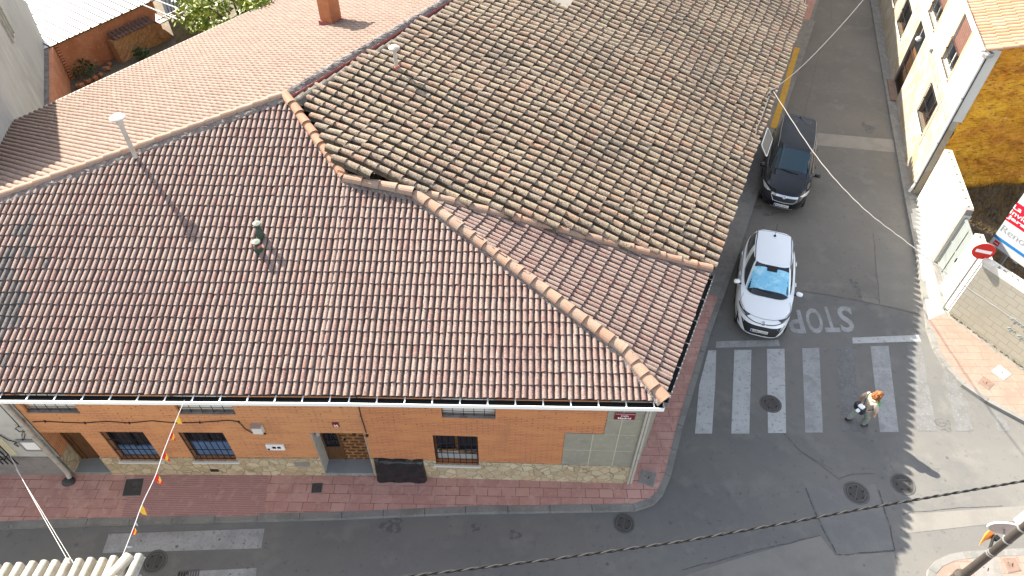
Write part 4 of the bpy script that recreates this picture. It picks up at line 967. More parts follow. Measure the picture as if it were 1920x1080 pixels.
def rwin(h, up):
    x0, x1, z0, z1 = h; d = -.09 if up else -.13; t = .06; f = B()
    def fs(b, a, c, e, g, d0, d1): b.slab([ff_(a, e, d1), ff_(c, e, d1), ff_(c, g, d1), ff_(a, g, d1)], nF * (d0 - d1))
    for a, c, e, g in ((x0, x0 + t, z0, z1), (x1 - t, x1, z0, z1), (x0 + t, x1 - t, z1 - t, z1), (x0 + t, x1 - t, z0, z0 + t)): fs(f, a, c, e, g, d - .05, d)
    mid = (x0 + x1) / 2; fs(f, mid - .03, mid + .03, z0 + t, z1 - t, d - .05, d)
    w_ = obj('window', f, m_wood if not up else m_signwhite, rh)
    b = B(); b.quad(ff_(x0, z0, d - .03), ff_(x1, z0, d - .03), ff_(x1, z1, d - .03), ff_(x0, z1, d - .03)); obj('pane', b, m_glass, w_)
    if up:
        b = B(); fs(b, x0 + .01, x1 - .01, z0 + (z1 - z0) * .36, z1, d + .01, d + .03); obj('roller_blind', b, M('brown_blind', (.1, .045, .03), .7, brick=((.115, .05, .034), (.145, .065, .045), (.06, .03, .024), .3, .09, .014)), w_)
        b = B(); e = .13
        for a, c, g0, g1 in ((x0 - e, x0 - .002, z0 - e, z1 + e), (x1 + .002, x1 + e, z0 - e, z1 + e), (x0 - .001, x1 + .001, z1 + .002, z1 + e), (x0 - .001, x1 + .001, z0 - e, z0 - .002)): fs(b, a, c, g0, g1, .003, .02)
        obj('surround', b, M('ochre_trim', (.40, .28, .15), .8) if 'ochre_trim' not in bpy.data.materials else bpy.data.materials['ochre_trim'], w_)
    g = B(); dg = .07; zt = z0 + (z1 - z0) * (.45 if up else 1.0)
    n = 12
    for k in range(n + 1): x = x0 + (x1 - x0) * k / n; g.tube([ff_(x, z0, dg), ff_(x, zt, dg)], .011, 5)
    for zz in (z0 + .02, z0 + .5 * (zt - z0), zt - .02):
        g.tube([ff_(x0, zz, 0), ff_(x0, zz, dg), ff_(x1, zz, dg), ff_(x1, zz, 0)], .014, 5)
    obj('grille', g, m_iron, w_)
    s = B(); fs(s, x0 - .06, x1 + .06, z0 - .06, z0 - .003, -.2, .10); obj('sill', s, m_blockcap, w_)
for h in (rw1, rw2, rw3): rwin(h, False)
for h in (ru1, ru2, ru3): rwin(h, True)
x0, x1, z0, z1 = rdo
b = B(); b.slab([ff_(x0, z0, -.16), ff_(x1, z0, -.16), ff_(x1, z1, -.16), ff_(x0, z1, -.16)], nF * -.05); dr = obj('door', b, m_wood, rh)
b = B(); b.slab([ff_(x0 + .12, z0 + 1.9, -.15), ff_(x1 - .12, z0 + 1.9, -.15), ff_(x1 - .12, z1 - .1, -.15), ff_(x0 + .12, z1 - .1, -.15)], nF * -.005); obj('fanlight', b, m_glass, dr)
b = B()
for k in range(12): x = x0 + .06 + (x1 - x0 - .12) * k / 11; b.tube([ff_(x, z0 + .1, -.05), ff_(x, z0 + 1.75, -.05)], .014, 5)
for zz in (.12, 1.0, 1.75): b.tube([ff_(x0 + .03, z0 + zz, -.05), ff_(x1 - .03, z0 + zz, -.05)], .018, 5)
obj('iron_gate', b, m_iron, rh)
b = B(); b.lathe([(0, .16), (.10, .1), (.12, 0), (.03, -.1), (0, -.1)], ff_((x0 + x1) / 2, 2.62, .02), 12); b.tube([ff_((x0 + x1) / 2, 2.75, .02), ff_((x0 + x1) / 2, 3.15, .02)], .012, 6); obj('porch_lamp', b, m_signwhite, rh)
b = B(); b.slab([ff_(x0 - .12, z0, -.41), ff_(x1 + .12, z0, -.41), ff_(x1 + .12, z0, .28), ff_(x0 - .12, z0, .28)], (0, 0, .07)); obj('doorstep', b, m_plate_rust, rh)
b = B(); b.box(ff_(5.55, 3.32, .08), (.10, .3, .16), math.atan2(dF.y, dF.x) - math.pi / 2, bev=.02); obj('wall_lamp', b, m_steel, rh)
b = B(); z = 3.05; b.tube([ff_(.3, z, .05), ff_(4, z + .03, .05), ff_(5.8, z, .05)], .008, 5); b.tube([ff_(1.7, 1.2, .05), ff_(1.75, 3.3, .05)], .007, 5); obj('wall_cable', b, m_cable_grey, rh)
# downpipe at the corner
b = B(); b.tube([ff_(.02, HT - .02, .18), ff_(.03, HT - .3, .09), ff_(.03, .5, .085), ff_(.0, .16, .16)], .048, 10); dp = obj('downpipe', b, m_white, rh)
for z in (.6, 2.4, 4.2): b = B(); b.lathe([(.058, -.02), (.058, .02)], ff_(.03, z, .086), 10); obj('pipe_clip', b, m_steel, dp)
b = B(); b.tube([ff_(-.02, HT - .1, .03), ff_(-.02, .3, .045)], .018, 6); obj('earth_wire', b, m_iron, rh)
# end wall under sprayed foam
eY = F2 + V((0, .04, 0)); Fx = V((22.5, 22.2, 0)); dE = (Fx - V((eY.x, eY.y, 0))).normalized(); nE = V((dE.y, -dE.x, 0))
def fe(u, z, d=0.0): p = eY + dE * u + nE * d; return V((p.x, p.y, z))
zg = lambda u: HT - .05 + min(u, 4.5) * .33
b = B(); NX, NZ = 72, 66; vs = []; rr = random.Random(3)
ph = [(rr.uniform(.5, 5), rr.uniform(.4, 4), rr.random() * 6, rr.uniform(.3, 1)) for _ in range(14)]
def lump(u, z): return sum(a * math.sin(p * u + q * z * 1.6 + r) for p, q, r, a in ph) / 14
for j in range(NZ + 1):
    for i in range(NX + 1):
        u = i / NX * 7.1; v = j / NZ; e = .24 + .10 * math.sin(12 * v) * .5 + .05 * math.sin(31 * v)
        uu = e + (7.1 - e) * i / NX; z = v * zg(uu) - .02 * (1 - v); vs.append(fe(uu, z, .03 + .05 * abs(math.sin(3.1 * uu + 1.7 * math.sin(5 * z))) * .5 + .16 * lump(uu, z) + .02 * math.sin(31 * z + 4 * math.sin(3 * uu)) + .03 * math.sin(7 * z + 2.2 * math.sin(1.3 * uu)) + rr.gauss(0, .016)))
b.add(vs, [(j * (NX + 1) + i, j * (NX + 1) + i + 1, (j + 1) * (NX + 1) + i + 1, (j + 1) * (NX + 1) + i) for j in range(NZ) for i in range(NX)])
obj('foam_coat', b, m_foam, rh, smooth=True)
b = B(); b.poly([fe(0, 0, -.05), fe(7.2, 0, -.05), fe(7.2, zg(7.2) - .03, -.05), fe(4.5, zg(4.5) - .03, -.05), fe(0, zg(0) - .03, -.05)]); b.quad(fe(0, 0, -.04), fe(1.0, 0, -.04), fe(1.0, HT - .1, -.04), fe(0, HT - .1, -.04)); obj('end_wall', b, m_whitewall, rh)
b = B(); b.prism([(F2.x + .3, F2.y + .4), (F2.x + 7, F2.y + 1), ((F2 + dF * LEN).x + 7, (F2 + dF * LEN).y), ((F2 + dF * LEN).x + .3, (F2 + dF * LEN).y)], 0, HT - .3); obj('core', b, m_dirtywhite, rh)
def surfR(a, s): p = F2 + dF * a + nF * (.22 - s); return V((p.x, p.y, HT + .03 + s * .33))
b = B(); tiles(b, surfR, None, -.12, LEN, 0, 5.2, .235, .37, MIX, lambda p: True, hs=1.3, jit=.004, lift=.03); rr_ = obj('roof', b, m_tile_orange, rh)
b = B(); b.quad(surfR(-.1, .02) + V((0, 0, -.03)), surfR(LEN, .02) + V((0, 0, -.03)), surfR(LEN, 5.4) + V((0, 0, -.03)), surfR(-.1, 5.4) + V((0, 0, -.03))); obj('roof_boarding', b, m_under, rr_)
b = B(); vq = [surfR(-.14, 0), surfR(-.14, 5.3)]; caps(b, vq, .11, .42, -.02); obj('verge_caps', b, m_tile_orange, rr_)
b = B(); A, C = surfR(-.15, -.02), surfR(LEN, -.02); b.slab([A, C, C + nF * .11, A + nF * .11], (0, 0, -.09)); obj('gutter', b, m_white, rh)
b = B(); b.box(surfR(-.16, .05) + V((.05, -.05, -.15)), (.3, .22, .16), .4, bev=.03); obj('gutter_outlet', b, m_steel, rh)

# =================================================================== BOUNDARY WALL, LOT, BILLBOARD, SIGN
W0, W1, W2_ = at(1717, 372, PV), at(1778, 586, PV), at(1920, 690, PV)
dW = (W1 - W0).normalized(); LW = (W1 - W0).length; nW = V((dW.y, -dW.x, 0)); 
if nW.x > 0: nW = -nW
def fw(a, z, d=0.0): p = W0 + dW * a + nW * d; return V((p.x, p.y, z))
dV = (W2_ - W1).normalized(); nV = V((dV.y, -dV.x, 0)); LV = (W2_ - W1).length + 5
if nV.y > 0: nV = -nV
def fv(a, z, d=0.0): p = W1 + dV * a + nV * d; return V((p.x, p.y, z))
WH = 2.45
wallt = thing('white_wall', 'white rendered lot wall with hollow blocks on top and a steel gate', 'wall', tuple(W0.lerp(W1, .5)))
b = B()
def wslab(b, f, a0, a1, z0, z1, d0, d1, n): b.slab([f(a0, z0, d1), f(a1, z0, d1), f(a1, z1, d1), f(a0, z1, d1)], n * (d0 - d1))
ga, gb = 3.62, 4.75
for a0, a1 in ((.12, ga), (gb, LW)): wslab(b, fw, a0, a1, 0, WH - .2, -.235, 0, nW)
obj('wall_face', b, m_whitewall, wallt)
b = B()
def hollow(b, f, a0, a1, n):
    wslab(b, f, a0, a1, WH - .2, WH, -.055, .003, n); wslab(b, f, a0, a1, WH - .2, WH, -.24, -.175, n); k = int((a1 - a0) / .21); st = (a1 - a0) / k
    for q in range(k): wslab(b, f, a0 + q * st, a0 + q * st + st * (.62 if q % 2 else .36), WH - .198, WH - .001, -.174, -.056, n)
for a0, a1 in ((.12, ga - .162), (gb, LW)): hollow(b, fw, a0, a1, nW)
obj('hollow_blocks', b, m_blockcap, wallt)
b = B(); wslab(b, fw, ga - .16, ga - .002, 0, WH + .03, -.2, .02, nW); obj('gate_post', b, m_plate_grey, wallt)
b = B(); wslab(b, fw, ga + .005, gb - .005, PV + .03, WH - .28, -.13, -.10, nW); gt = obj('gate', b, m_gate, wallt)
b = B()
for a in (ga + .05, (ga + gb) / 2, gb - .05): wslab(b, fw, a - .03, a + .03, PV + .05, WH - .3, -.099, -.075, nW)
for z in (PV + .1, 1.2, WH - .34): wslab(b, fw, ga + .02, gb - .02, z - .03, z + .03, -.098, -.08, nW)
obj('gate_bars', b, m_gate, gt)
b = B(); b.box(fw(gb - .15, 1.15, -.06), (.05, .05, .16), bev=.01); obj('handle', b, m_iron, gt)
b = B(); b.slab([fw(ga, PV + .002, .0), fw(gb, PV + .002, .0), fw(gb, PV + .002, -.3), fw(ga, PV + .002, -.3)], (0, 0, .02)); obj('threshold', b, m_plate_grey, wallt)
blk = thing('block_wall', 'pale concrete block wall with faint blue scribbles behind the no entry sign', 'wall', tuple(W1 + dV * 2))
b = B(); wslab(b, fv, .015, LV, 0, WH - .2, -.23, 0, nV); obj('wall_face', b, m_block, blk)
b = B(); hollow(b, fv, .012, LV, nV)
b.box(fv(.1, WH - .02, -.08), (.36, .24, .12), math.atan2(dV.y, dV.x), bev=.02)
obj('hollow_blocks', b, m_blockcap, blk)
b = B(); rr = random.Random(5)
for (u, z, sc) in ((1.62, 1.32, .16), (1.66, .98, .12), (1.95, 1.3, .18), (2.0, .95, .12)):
    pts = [fv(u + sc * x, z + sc * y, .006) for x, y in ((-.9, -.2), (-.2, .5), (-.1, -.7), (.25, .5), (.5, -.3), (.9, .4), (1.1, -.2))]
    b.tube(pts, .004, 4)
obj('scribble', b, M('blue_spray', (.30, .43, .50), .8), blk)
b = B()
for k in range(230):
    u = random.uniform(.05, 6.0); p = fv(u, PV, random.uniform(.0, .07)); h_ = random.uniform(.02, .07); a = random.random() * 6.28; r = .022
    b.add([p + V((math.cos(a) * r, math.sin(a) * r, 0)), p - V((math.cos(a) * r, math.sin(a) * r, 0)), p + V((random.gauss(0, .03), random.gauss(0, .03), h_))], [(0, 1, 2)], random.random())
o = obj('dry_weeds', b, M('dry_weed', (.2, .13, .04), .9, [(8, (.12, .11, .03), .45, .6)])); tag(o, 'line of dry weeds growing along the foot of the pale block wall', 'weeds', kind='stuff')
# vacant lot
lot = [fw(.15, 0, -.2), fw(LW, 0, -.2), fv(LV, 0, -.3), V((34, 20, 0)), fe(14, 0, 0), fe(.3, 0, .0)]
b = B(); b.poly([V((p.x, p.y, .05)) for p in lot]); tag(obj('vacant_lot', b, M('straw_earth', (.13, .088, .042), .95, [(1.3, (.075, .052, .028), .45, .65), (9, (.22, .155, .075), .52, .68)], (14, .8, .06))), kind='structure')
b = B(); rr = random.Random(11); cnt = 0
while cnt < 26000:
    p = V((rr.uniform(14, 22), rr.uniform(12, 22.5), .05))
    if not inpoly(p, lot): continue
    cnt += 1
    a = rr.random() * 6.283; h_ = rr.uniform(.10, .42); wv = rr.uniform(.007, .017); lean = V((rr.gauss(0, .16), rr.gauss(0, .16), 0)); sd = V((math.cos(a), math.sin(a), 0)) * wv
    b.add([p - sd, p + sd, p + lean * .5 + sd * .7 + V((0, 0, h_ * .6)), p + lean * .5 - sd * .7 + V((0, 0, h_ * .6)), p + lean + V((0, 0, h_))], [(0, 1, 2, 3), (3, 2, 4)], rr.random())
o = obj('dry_grass', b, m_grass); tag(o, 'tangle of dry brown grass filling the vacant lot behind the walls', 'grass', kind='stuff')
# billboard
pb = at(1872, 517, .05); bz = 1.15
q = at(1855, 455, bz); dB = (at(1893, 482, bz) - q); dB.z = 0; dB.normalize(); nB = V((dB.y, -dB.x, 0)); 
if nB.y > 0: nB = -nB
BW, BH = 4.2, 3.1
def fb_(u, v, d=0.0): p = q + dB * u + nB * d; return V((p.x, p.y, bz + v))
bl = thing('billboard', 'large white and red public works billboard on grey posts in the vacant lot', 'billboard', (pb.x, pb.y, .05))
b = B(); b.slab([fb_(0, 0), fb_(BW, 0), fb_(BW, BH), fb_(0, BH)], nB * -.05); obj('panel', b, m_board, bl)
def bpx(px, py):
    p = onpl(px, py, nB, nB.dot(q)); return (p - q).dot(dB), p.z - bz
vr0 = bpx(1878, 407)[1]; vr1 = bpx(1898, 373)[1]; vb = bpx(1857, 437)[1]
def band(nm, v0, v1, mat): b = B(); b.quad(fb_(.0, v0, .004), fb_(BW, v0, .004), fb_(BW, v1, .004), fb_(0, v1, .004)); obj(nm, b, mat, bl)
band('red_band', vr0, vr1, m_boardred); vb0 = bpx(1857, 439)[1]; vb1 = bpx(1859, 434)[1]; band('blue_line', vb0, vb1, m_boardblue)
hb = vr1 - vr0
b = B()
def btxt(b, s, u0, u1, v0, v1, bold=0): put_text(b, s, fb_(u0, v0, .008), fb_(u1, v0, .008), fb_(u1, v1, .008), fb_(u0, v1, .008), bold)
u0 = bpx(1898, 392)[0]
btxt(b, 'La Comunidad', u0 * .98, u0 * .98 + 1.9, vr0 + hb * .66, vr0 + hb * .88, .01); btxt(b, 'invierte en', u0 * .98, u0 * .98 + 1.45, vr0 + hb * .38, vr0 + hb * .60, .01); btxt(b, 'Jarama', u0 * .98, u0 * .98 + 1.15, vr0 + hb * .10, vr0 + hb * .32, .03)
obj('red_band_lettering', b, m_letter, bl)
b = B(); uR, vR = bpx(1876, 432); hR = .24; btxt(b, 'Renovación', uR - .02, uR + 1.9, vR - .0, vR + hR, -.012); obj('grey_lettering', b, m_letter_grey, bl)
b = B(); ul, vl = bpx(1863, 456); b.quad(fb_(ul - .02, vl - .02, .006), fb_(ul + .17, vl - .02, .006), fb_(ul + .17, vl + .15, .006), fb_(ul - .02, vl + .15, .006)); em = obj('emblem', b, m_boardred, bl)
b = B()
for k in range(4): b.quad(fb_(ul + .01 + k * .035, vl + .045, .009), fb_(ul + .035 + k * .035, vl + .045, .009), fb_(ul + .035 + k * .035, vl + .075, .009), fb_(ul + .01 + k * .035, vl + .075, .009))
obj('emblem_marks', b, m_letter, em)
b = B(); btxt(b, 'Comunidad de Madrid', ul - .03, ul + .95, vl - .135, vl - .075); obj('small_lettering', b, m_letter_grey, bl)
for u in (.62, 3.5):
    b = B(); p0 = fb_(u, 0, -.05) + nB * -.05; b.box((p0.x, p0.y, (bz + BH) / 2), (.11, .09, bz + BH), math.atan2(dB.y, dB.x)); obj('post', b, m_steel, bl)
# no entry sign
sb = at(1768, 577, PV); st = thing('no_entry_sign', 'round red no entry sign with a white bar, beside the wall corner', 'road sign', tuple(sb))
b = B(); b.tube([sb, sb + V((0, 0, 2.85))], .032, 10); obj('post', b, m_steel, st)
b = B(); b.lathe([(.07, 0), (.07, .02), (.035, .04)], sb, 10); obj('post_base', b, m_steel, st)
sn = V((-.30, -.95, 0)).normalized(); su = V((-sn.y, sn.x, 0)); 
if su.x < 0: su = -su
sc = sb + V((0, 0, 2.58)) + sn * .06
sc = V((sc.x, sc.y, sc.z)); b = B(); b.lathe([(0, 0), (.29, 0), (.30, .01), (.30, .02), (.0, .021)], sc, 32, axis=sn); disc = obj('disc', b, m_redsign, st)
b = B(); b.lathe([(.302, -.012), (.302, .002), (.28, .004)], sc, 32, axis=sn); obj('rim', b, m_signback, disc)
b = B(); b.slab([sc + su * x + V((0, 0, z)) + sn * .026 for x, z in ((-.215, -.055), (.215, -.055), (.215, .055), (-.215, .055))], sn * -.004); obj('bar', b, m_signwhite, disc)
b = B(); b.box(sc - sn * .03, (.12, .07, .05), math.atan2(su.y, su.x)); obj('clamp', b, m_steel, st)

# lamp post
lb = at(1760, 1115, PV); lp = thing('street_lamp', 'dark painted street lamp post carrying signs on the sunlit kerb corner', 'street lamp', tuple(lb))
b = B(); b.lathe([(.17, 0), (.17, .06), (.13, .12), (.12, .75), (.15, .82), (.15, .90), (.115, .96), (.115, 1.02), (.16, 1.06), (.165, 1.13), (.12, 1.20), (.092, 1.32), (.082, 2.5), (.078, 4.4), (.0, 4.4)], lb, 20); obj('pole', b, m_pole, lp); smooth_by_angle(bpy.data.objects['pole'], 30)
for z in (2.35, 2.42, 3.0, 3.55): b = B(); b.lathe([(.09, -.018), (.09, .018)], lb + V((0, 0, z)), 14); obj('band_clamp', b, m_steel, lp)
t = thing('round_sign', 'round grey backed road sign seen from behind on the lamp post', 'road sign', tuple(lb + V((0, 0, 2.8))))
rn = V((.25, .95, 0.12)).normalized(); 
rc = at(1883, 992, 2.98); b = B(); b.lathe([(0, 0), (.29, 0), (.30, .012), (.30, .03), (.0, .031)], rc, 28, axis=rn); obj('disc', b, m_signwhite, t)
b = B(); b.lathe([(0, -.004), (.27, -.004), (.27, -.001)], rc, 28, axis=rn); obj('back', b, m_signback, t)
b = B(); b.tube([rc - rn * .02, V((lb.x, lb.y, rc.z))], .022, 8); obj('bracket', b, m_steel, t)
t = thing('orange_pennant', 'bright orange pointed plastic flag clamped to the dark lamp post', 'flag', tuple(lb + V((0, 0, 2.3))))
oc = at(1856, 1000, 2.45); z_ = 2.45
op = [at(1871, 985, z_ + .02), at(1862, 988, z_ + .03), at(1848, 1000, z_), at(1843, 1010, z_ - .02), at(1836, 1022, z_ - .10), at(1848, 1013, z_ - .12), at(1862, 1009, z_ - .14), at(1866, 1000, z_ - .06)]
b = B(); b.slab(op, (.01, .012, -.03)); obj('blade', b, m_orange, t)
b = B(); b.tube([at(1864, 1004, z_ - .08), V((lb.x, lb.y, z_ - .12))], .03, 8); b.box(at(1868, 1009, z_ - .1), (.12, .1, .1), .5, bev=.02); obj('clamp', b, m_iron, t)
t = thing('white_box', 'white angular box fixed near the top of the dark lamp post', 'box', tuple(lb + V((0, 0, 3.2))))
wc = at(1928, 968, 3.25); b = B(); b.box(wc, (.34, .22, .42), .5, bev=.015); obj('housing', b, m_white, t)
b = B(); b.tube([wc, V((lb.x, lb.y, wc.z))], .02, 8); obj('bracket', b, m_steel, t)

# =================================================================== LEFT: NEIGHBOUR, GABLE HOUSE, YARD
nb = thing('neighbour_house', 'dirty white house with a barred window left of the brick facade', 'house', (-13, 9.5, 0))
xn0, xn1 = -24.0, XL - .015
yn = lambda x: yw(x) - .01
b = B(); nh = (W(-90, 850)[0], W(30, 850)[0], 1.1, 2.35)
gx0, gx1 = nh[0], W(14, 850)[0] 
for a0, a1, z0, z1 in ((xn0, gx0, 0, 4.1), (gx1, xn1, 0, 4.1), (gx0, gx1, 0, nh[2]), (gx0, gx1, nh[3], 4.1)): b.quad(fp(a0, z0, .012), fp(a1, z0, .012), fp(a1, z1, .012), fp(a0, z1, .012))
b.quad(fp(gx0, nh[2], .012), fp(gx1, nh[2], .012), fp(gx1, nh[2], -.25), fp(gx0, nh[2], -.25)); b.quad(fp(gx1, nh[2], .012), fp(gx1, nh[3], .012), fp(gx1, nh[3], -.25), fp(gx1, nh[2], -.25)); b.quad(fp(gx0, nh[3], .012), fp(gx1, nh[3], .012), fp(gx1, nh[3], -.25), fp(gx0, nh[3], -.25))
obj('wall', b, m_dirtywhite, nb)
b = B(); fslab(b, xn0, xn1, .0, 1.0, .013, .04); obj('plinth', b, m_plate_grey, nb)
b = B(); b.quad(fp(gx0, nh[2], -.2), fp(gx1, nh[2], -.2), fp(gx1, nh[3], -.2), fp(gx0, nh[3], -.2)); wo = obj('window', b, m_glass, nb)
b = B()
for k in range(9): x = gx1 + .22 - k * .125; b.tube([fp(x, nh[2] - .22, .16), fp(x, nh[3] + .05, .16)], .016, 6)
for z in (nh[2], nh[3]): b.tube([fp(gx0, z, .16), fp(gx1, z, .16), fp(gx1, z, 0)], .016, 6)
obj('grille', b, m_iron, wo)
b = B(); fslab(b, gx1 + .0, gx1 + .25, nh[2], nh[3] + .1, .013, .03); obj('surround', b, M('cream_trim', (.66, .58, .38), .8), nb)
x0, z0 = W(52, 843); x1, z1 = W(74, 824)
b = B(); fslab(b, x0 - .02, x1 - .02, z0, z1 + .05, .013, .05); eb_ = obj('meter_box', b, m_steel, nb)
b = B(); fslab(b, x0 + .05, x1 - .12, z0 + .09, z1 - .06, .051, .056); obj('notice', b, m_letter, eb_)
b = B(); pts = [fp(*W(*p), .05) for p in ((17, 757), (40, 792), (52, 797), (52, 806), (38, 806), (31, 800), (36, 796), (46, 800), (43, 812), (44, 822))]
b.tube(pts, .011, 6); b.tube([fp(*W(*p), .05) for p in ((46, 806), (49, 812), (46, 822))], .01, 6); b.tube([fp(*W(*p), .04) for p in ((0, 812), (16, 822), (30, 826), (36, 835), (28, 830), (42, 822))], .012, 6); obj('cable_coil', b, m_cable, nb)
b = B(); b.tube([fp(*W(3, 750), .10), fp(*W(44, 795), .10)], .02, 6); obj('dark_conduit', b, m_cable, nb)
b = B(); xp = W(20, 752)[0] - .09
b.tube([fp(xp, 4.2, .10), fp(xp, .35, .10), fp(xp + .02, .2, .16)], .06, 12); dpn = obj('downpipe', b, m_pvc, nb); 
for z in (1.2, 2.6): b = B(); b.lathe([(.07, -.02), (.07, .02)], fp(xp, z, .10), 12); obj('pipe_clip', b, m_signback, dpn)
b = B(); b.quad(fp(xn0, 3.98, -.2), fp(xn1, 3.98, -.2), V((xn1, 13, 6)), V((xn0, 13, 6))); obj('roof', b, m_tile, nb)

# gable house top left
G0 = at(83, 77, 2.0); G1 = at(83, 193, 2.0); dG = (G1 - G0); dG.z = 0; dG.normalize(); nG = V((-dG.y, dG.x, 0))
if nG.x < 0: nG = -nG
def fg(m, z, d=0.0): p = G0 + dG * m + nG * d; return V((p.x, p.y, z))
def gpx(px, py):
    n = nG; p = onpl(px, py, n, n.dot(G0)); return (p - G0).dot(dG), p.z
gm, gz = gpx(50, 3)
prof = [(0.0, 2.25), (gm, gz), (5.6, 6.9), (9.7, 10.6), (12.6, 8.8), (15.5, 6.6)]
gh = thing('gable_house', 'tall house with a bare grey rendered gable wall above the rear roof', 'house', (G0.x - 4, G0.y - 4, 0))
b = B(); b.slab([fg(0, -.1)] + [fg(m, z) for m, z in prof] + [fg(15.5, -.1)], -nG * .35); obj('gable_wall', b, m_render, gh)
b = B(); back = -nG * 9
pr = [fg(m, z + .02) for m, z in prof]
for A, C in zip(pr[:-1], pr[1:]): b.quad(A + nG * .0, C + nG * .0, C + back, A + back)
obj('roof', b, m_tile_pale, gh)
wm, wz = gpx(8, 52); wm1, wz1 = gpx(26, 12)
m0, m1 = sorted((gpx(24, 62)[0], gpx(6, 40)[0])); za_ = gpx(24, 60)[1]
b = B(); b.slab([fg(m0, za_, .02), fg(m1 + .4, za_, .02), fg(m1 + .4, za_ + 1.3, .02), fg(m0, za_ + 1.3, .02)], nG * -.02); wo = obj('window', b, M('pale_curtain', (.45, .48, .44), .6, [(6, (.30, .35, .33), .45, .6)]), gh)
b = B()
for mm in (m0 + .04, (m0 + m1 + .4) / 2, m1 + .36): b.tube([fg(mm, za_, .05), fg(mm, za_ + 1.3, .05)], .04, 6)
for zz in (za_, za_ + 1.3): b.tube([fg(m0, zz, .05), fg(m1 + .4, zz, .05)], .03, 6)
obj('frame', b, m_pvc, wo)
# yard
YZ = .3
b = B(); b.poly([V((-40, 60, YZ)), V((-40, 20, YZ)), V((-18, 17, YZ)), V((-8, 24, YZ)), V((0, 40, YZ)), V((0, 60, YZ))]); tag(obj('yard', b, m_earth), kind='structure')
# brick shed
T = 2.0
c0 = at(100, 83, T); c1 = at(285, 0, T); dS = (c1 - c0); dS.z = 0; Ls = dS.length; dS.normalize(); nS = V((dS.y, -dS.x, 0))
bk0 = at(92, 84, T); bk1 = at(92, 188, T); dK = (bk1 - bk0); dK.z = 0; dK.normalize()
shed = thing('brick_shed', 'low red brick shed under a white corrugated metal roof', 'shed', (c0.x + 3, c0.y + 3, YZ))
b = B(); e = c0 + dS * (Ls - .0)
pt = c0 - dK * 0; 
b.slab([V((c0.x, c0.y, 0)), V((e.x, e.y, 0)), V((e.x, e.y, T)), V((c0.x, c0.y, T))], nS * -.25)
r_ = V((e.x, e.y, 0)) - nS * .25; b.slab([r_, r_ - nS * 6, r_ - nS * 6 + V((0, 0, T)), r_ + V((0, 0, T))], dS * -.25)
obj('wall', b, m_redbrick, shed)
b = B(); n = 15
for k in range(n): z = .1 + k * .13; b.box(c0 + dS * .05 + nS * .04 + V((0, 0, z - T)), (.2, .12, .065), math.atan2(dS.y, dS.x))
obj('toothed_bricks', b, m_redbrick, shed)
b = B(); L2 = Ls + 3.5; o_ = c0 - dS * 2.6 + nS * .18; o_ = V((o_.x, o_.y, T + .06)); w2 = 7.5; bkv = -nS * w2 + V((0, 0, w2 * .10))
b.quad(o_, o_ + dS * L2, o_ + dS * L2 + bkv, o_ + bkv)
sm = B()
for k in range(int(L2 / .42)):
    p = o_ + dS * (.2 + k * .42); sm.slab([p, p + dS * .035, p + dS * .035 + bkv, p + bkv], (0, 0, .04))
obj('roof_seams', sm, m_seam, obj('roof', b, m_corr, shed))
b = B(); b.slab([o_ + V((0, 0, -.01)), o_ + dS * L2 + V((0, 0, -.01)), o_ + dS * L2 + V((0, 0, -.06)), o_ + V((0, 0, -.06))], nS * -.04); 
for k in range(16): p = o_ + dS * (2.7 + k * .55) + V((0, 0, .03)); b.box(p, (.05, .06, .05), math.atan2(dS.y, dS.x))
obj('roof_edge', b, m_wood, shed)
# brick side wall of the yard
gw = thing('yard_wall', 'red brick yard wall with a toothed end beside the grey gable', 'wall', (bk0.x, bk0.y, YZ))
b = B(); e = bk0 + dK * 9; off = V((dK.y, -dK.x, 0)) ; off = off if off.x > 0 else -off
q0, q1 = bk0 + off * .15, e + off * .15
b.slab([V((q0.x, q0.y, 0)), V((q1.x, q1.y, 0)), V((q1.x, q1.y, T)), V((q0.x, q0.y, T))], off * -.15); obj('wall', b, m_redbrick, gw)
b = B(); b.slab([V((bk0.x, bk0.y, T + .002)), V((e.x, e.y, T + .002)), V((e.x, e.y, T + .03)), V((bk0.x, bk0.y, T + .03))], off * -.28); obj('coping', b, m_mortar, gw)
# adobe wall
AL = at(228, 118, YZ); dA = dS; nA = nS
aw = thing('adobe_wall', 'crumbling ochre adobe wall with a strip of dark tiles on top', 'wall', tuple(AL))
def fa(u, z, d=0.0): p = AL + dA * u + nA * d; return V((p.x, p.y, z))
def apx(px, py): p = onpl(px, py, nA, nA.dot(AL)); return (p - AL).dot(dA), p.z
tops = [apx(x, y) for x, y in ((217, 75), (287, 42), (300, 52), (309, 56), (318, 62), (330, 70), (338, 84))]
b = B(); NU = 40; um = tops[-1][0]
def topz(u):
    for (a, za), (c, zc) in zip(tops[:-1], tops[1:]):
        if a <= u <= c: return za + (zc - za) * (u - a) / (c - a)
    return tops[0][1] if u < tops[0][0] else tops[-1][1] - (u - tops[-1][0]) * .4
nz = 14; vs = []
for i in range(NU + 1):
    u = um * 1.25 * i / NU; tz = topz(u)
    for j in range(nz + 1):
        z = -.1 + (tz + .1) * j / nz; vs.append(fa(u, z + random.gauss(0, .01), .05 * math.sin(3 * u + 2 * z) + random.gauss(0, .018)))
    vs.append(fa(u, tz - .02, -.4)); vs.append(fa(u, -.1, -.42))
k = nz + 3
b.add(vs, [(i * k + j, (i + 1) * k + j, (i + 1) * k + j + 1, i * k + j + 1) for i in range(NU) for j in range(k - 1)] + [tuple(range(k))])
obj('wall', b, m_adobe, aw)
b = B(); ua, ub = tops[0][0] - .1, tops[1][0]
def surfA(a, s): p = fa(ua + a, topz(ua + a + .02) + .03 + s * .35, .14 - s); return p
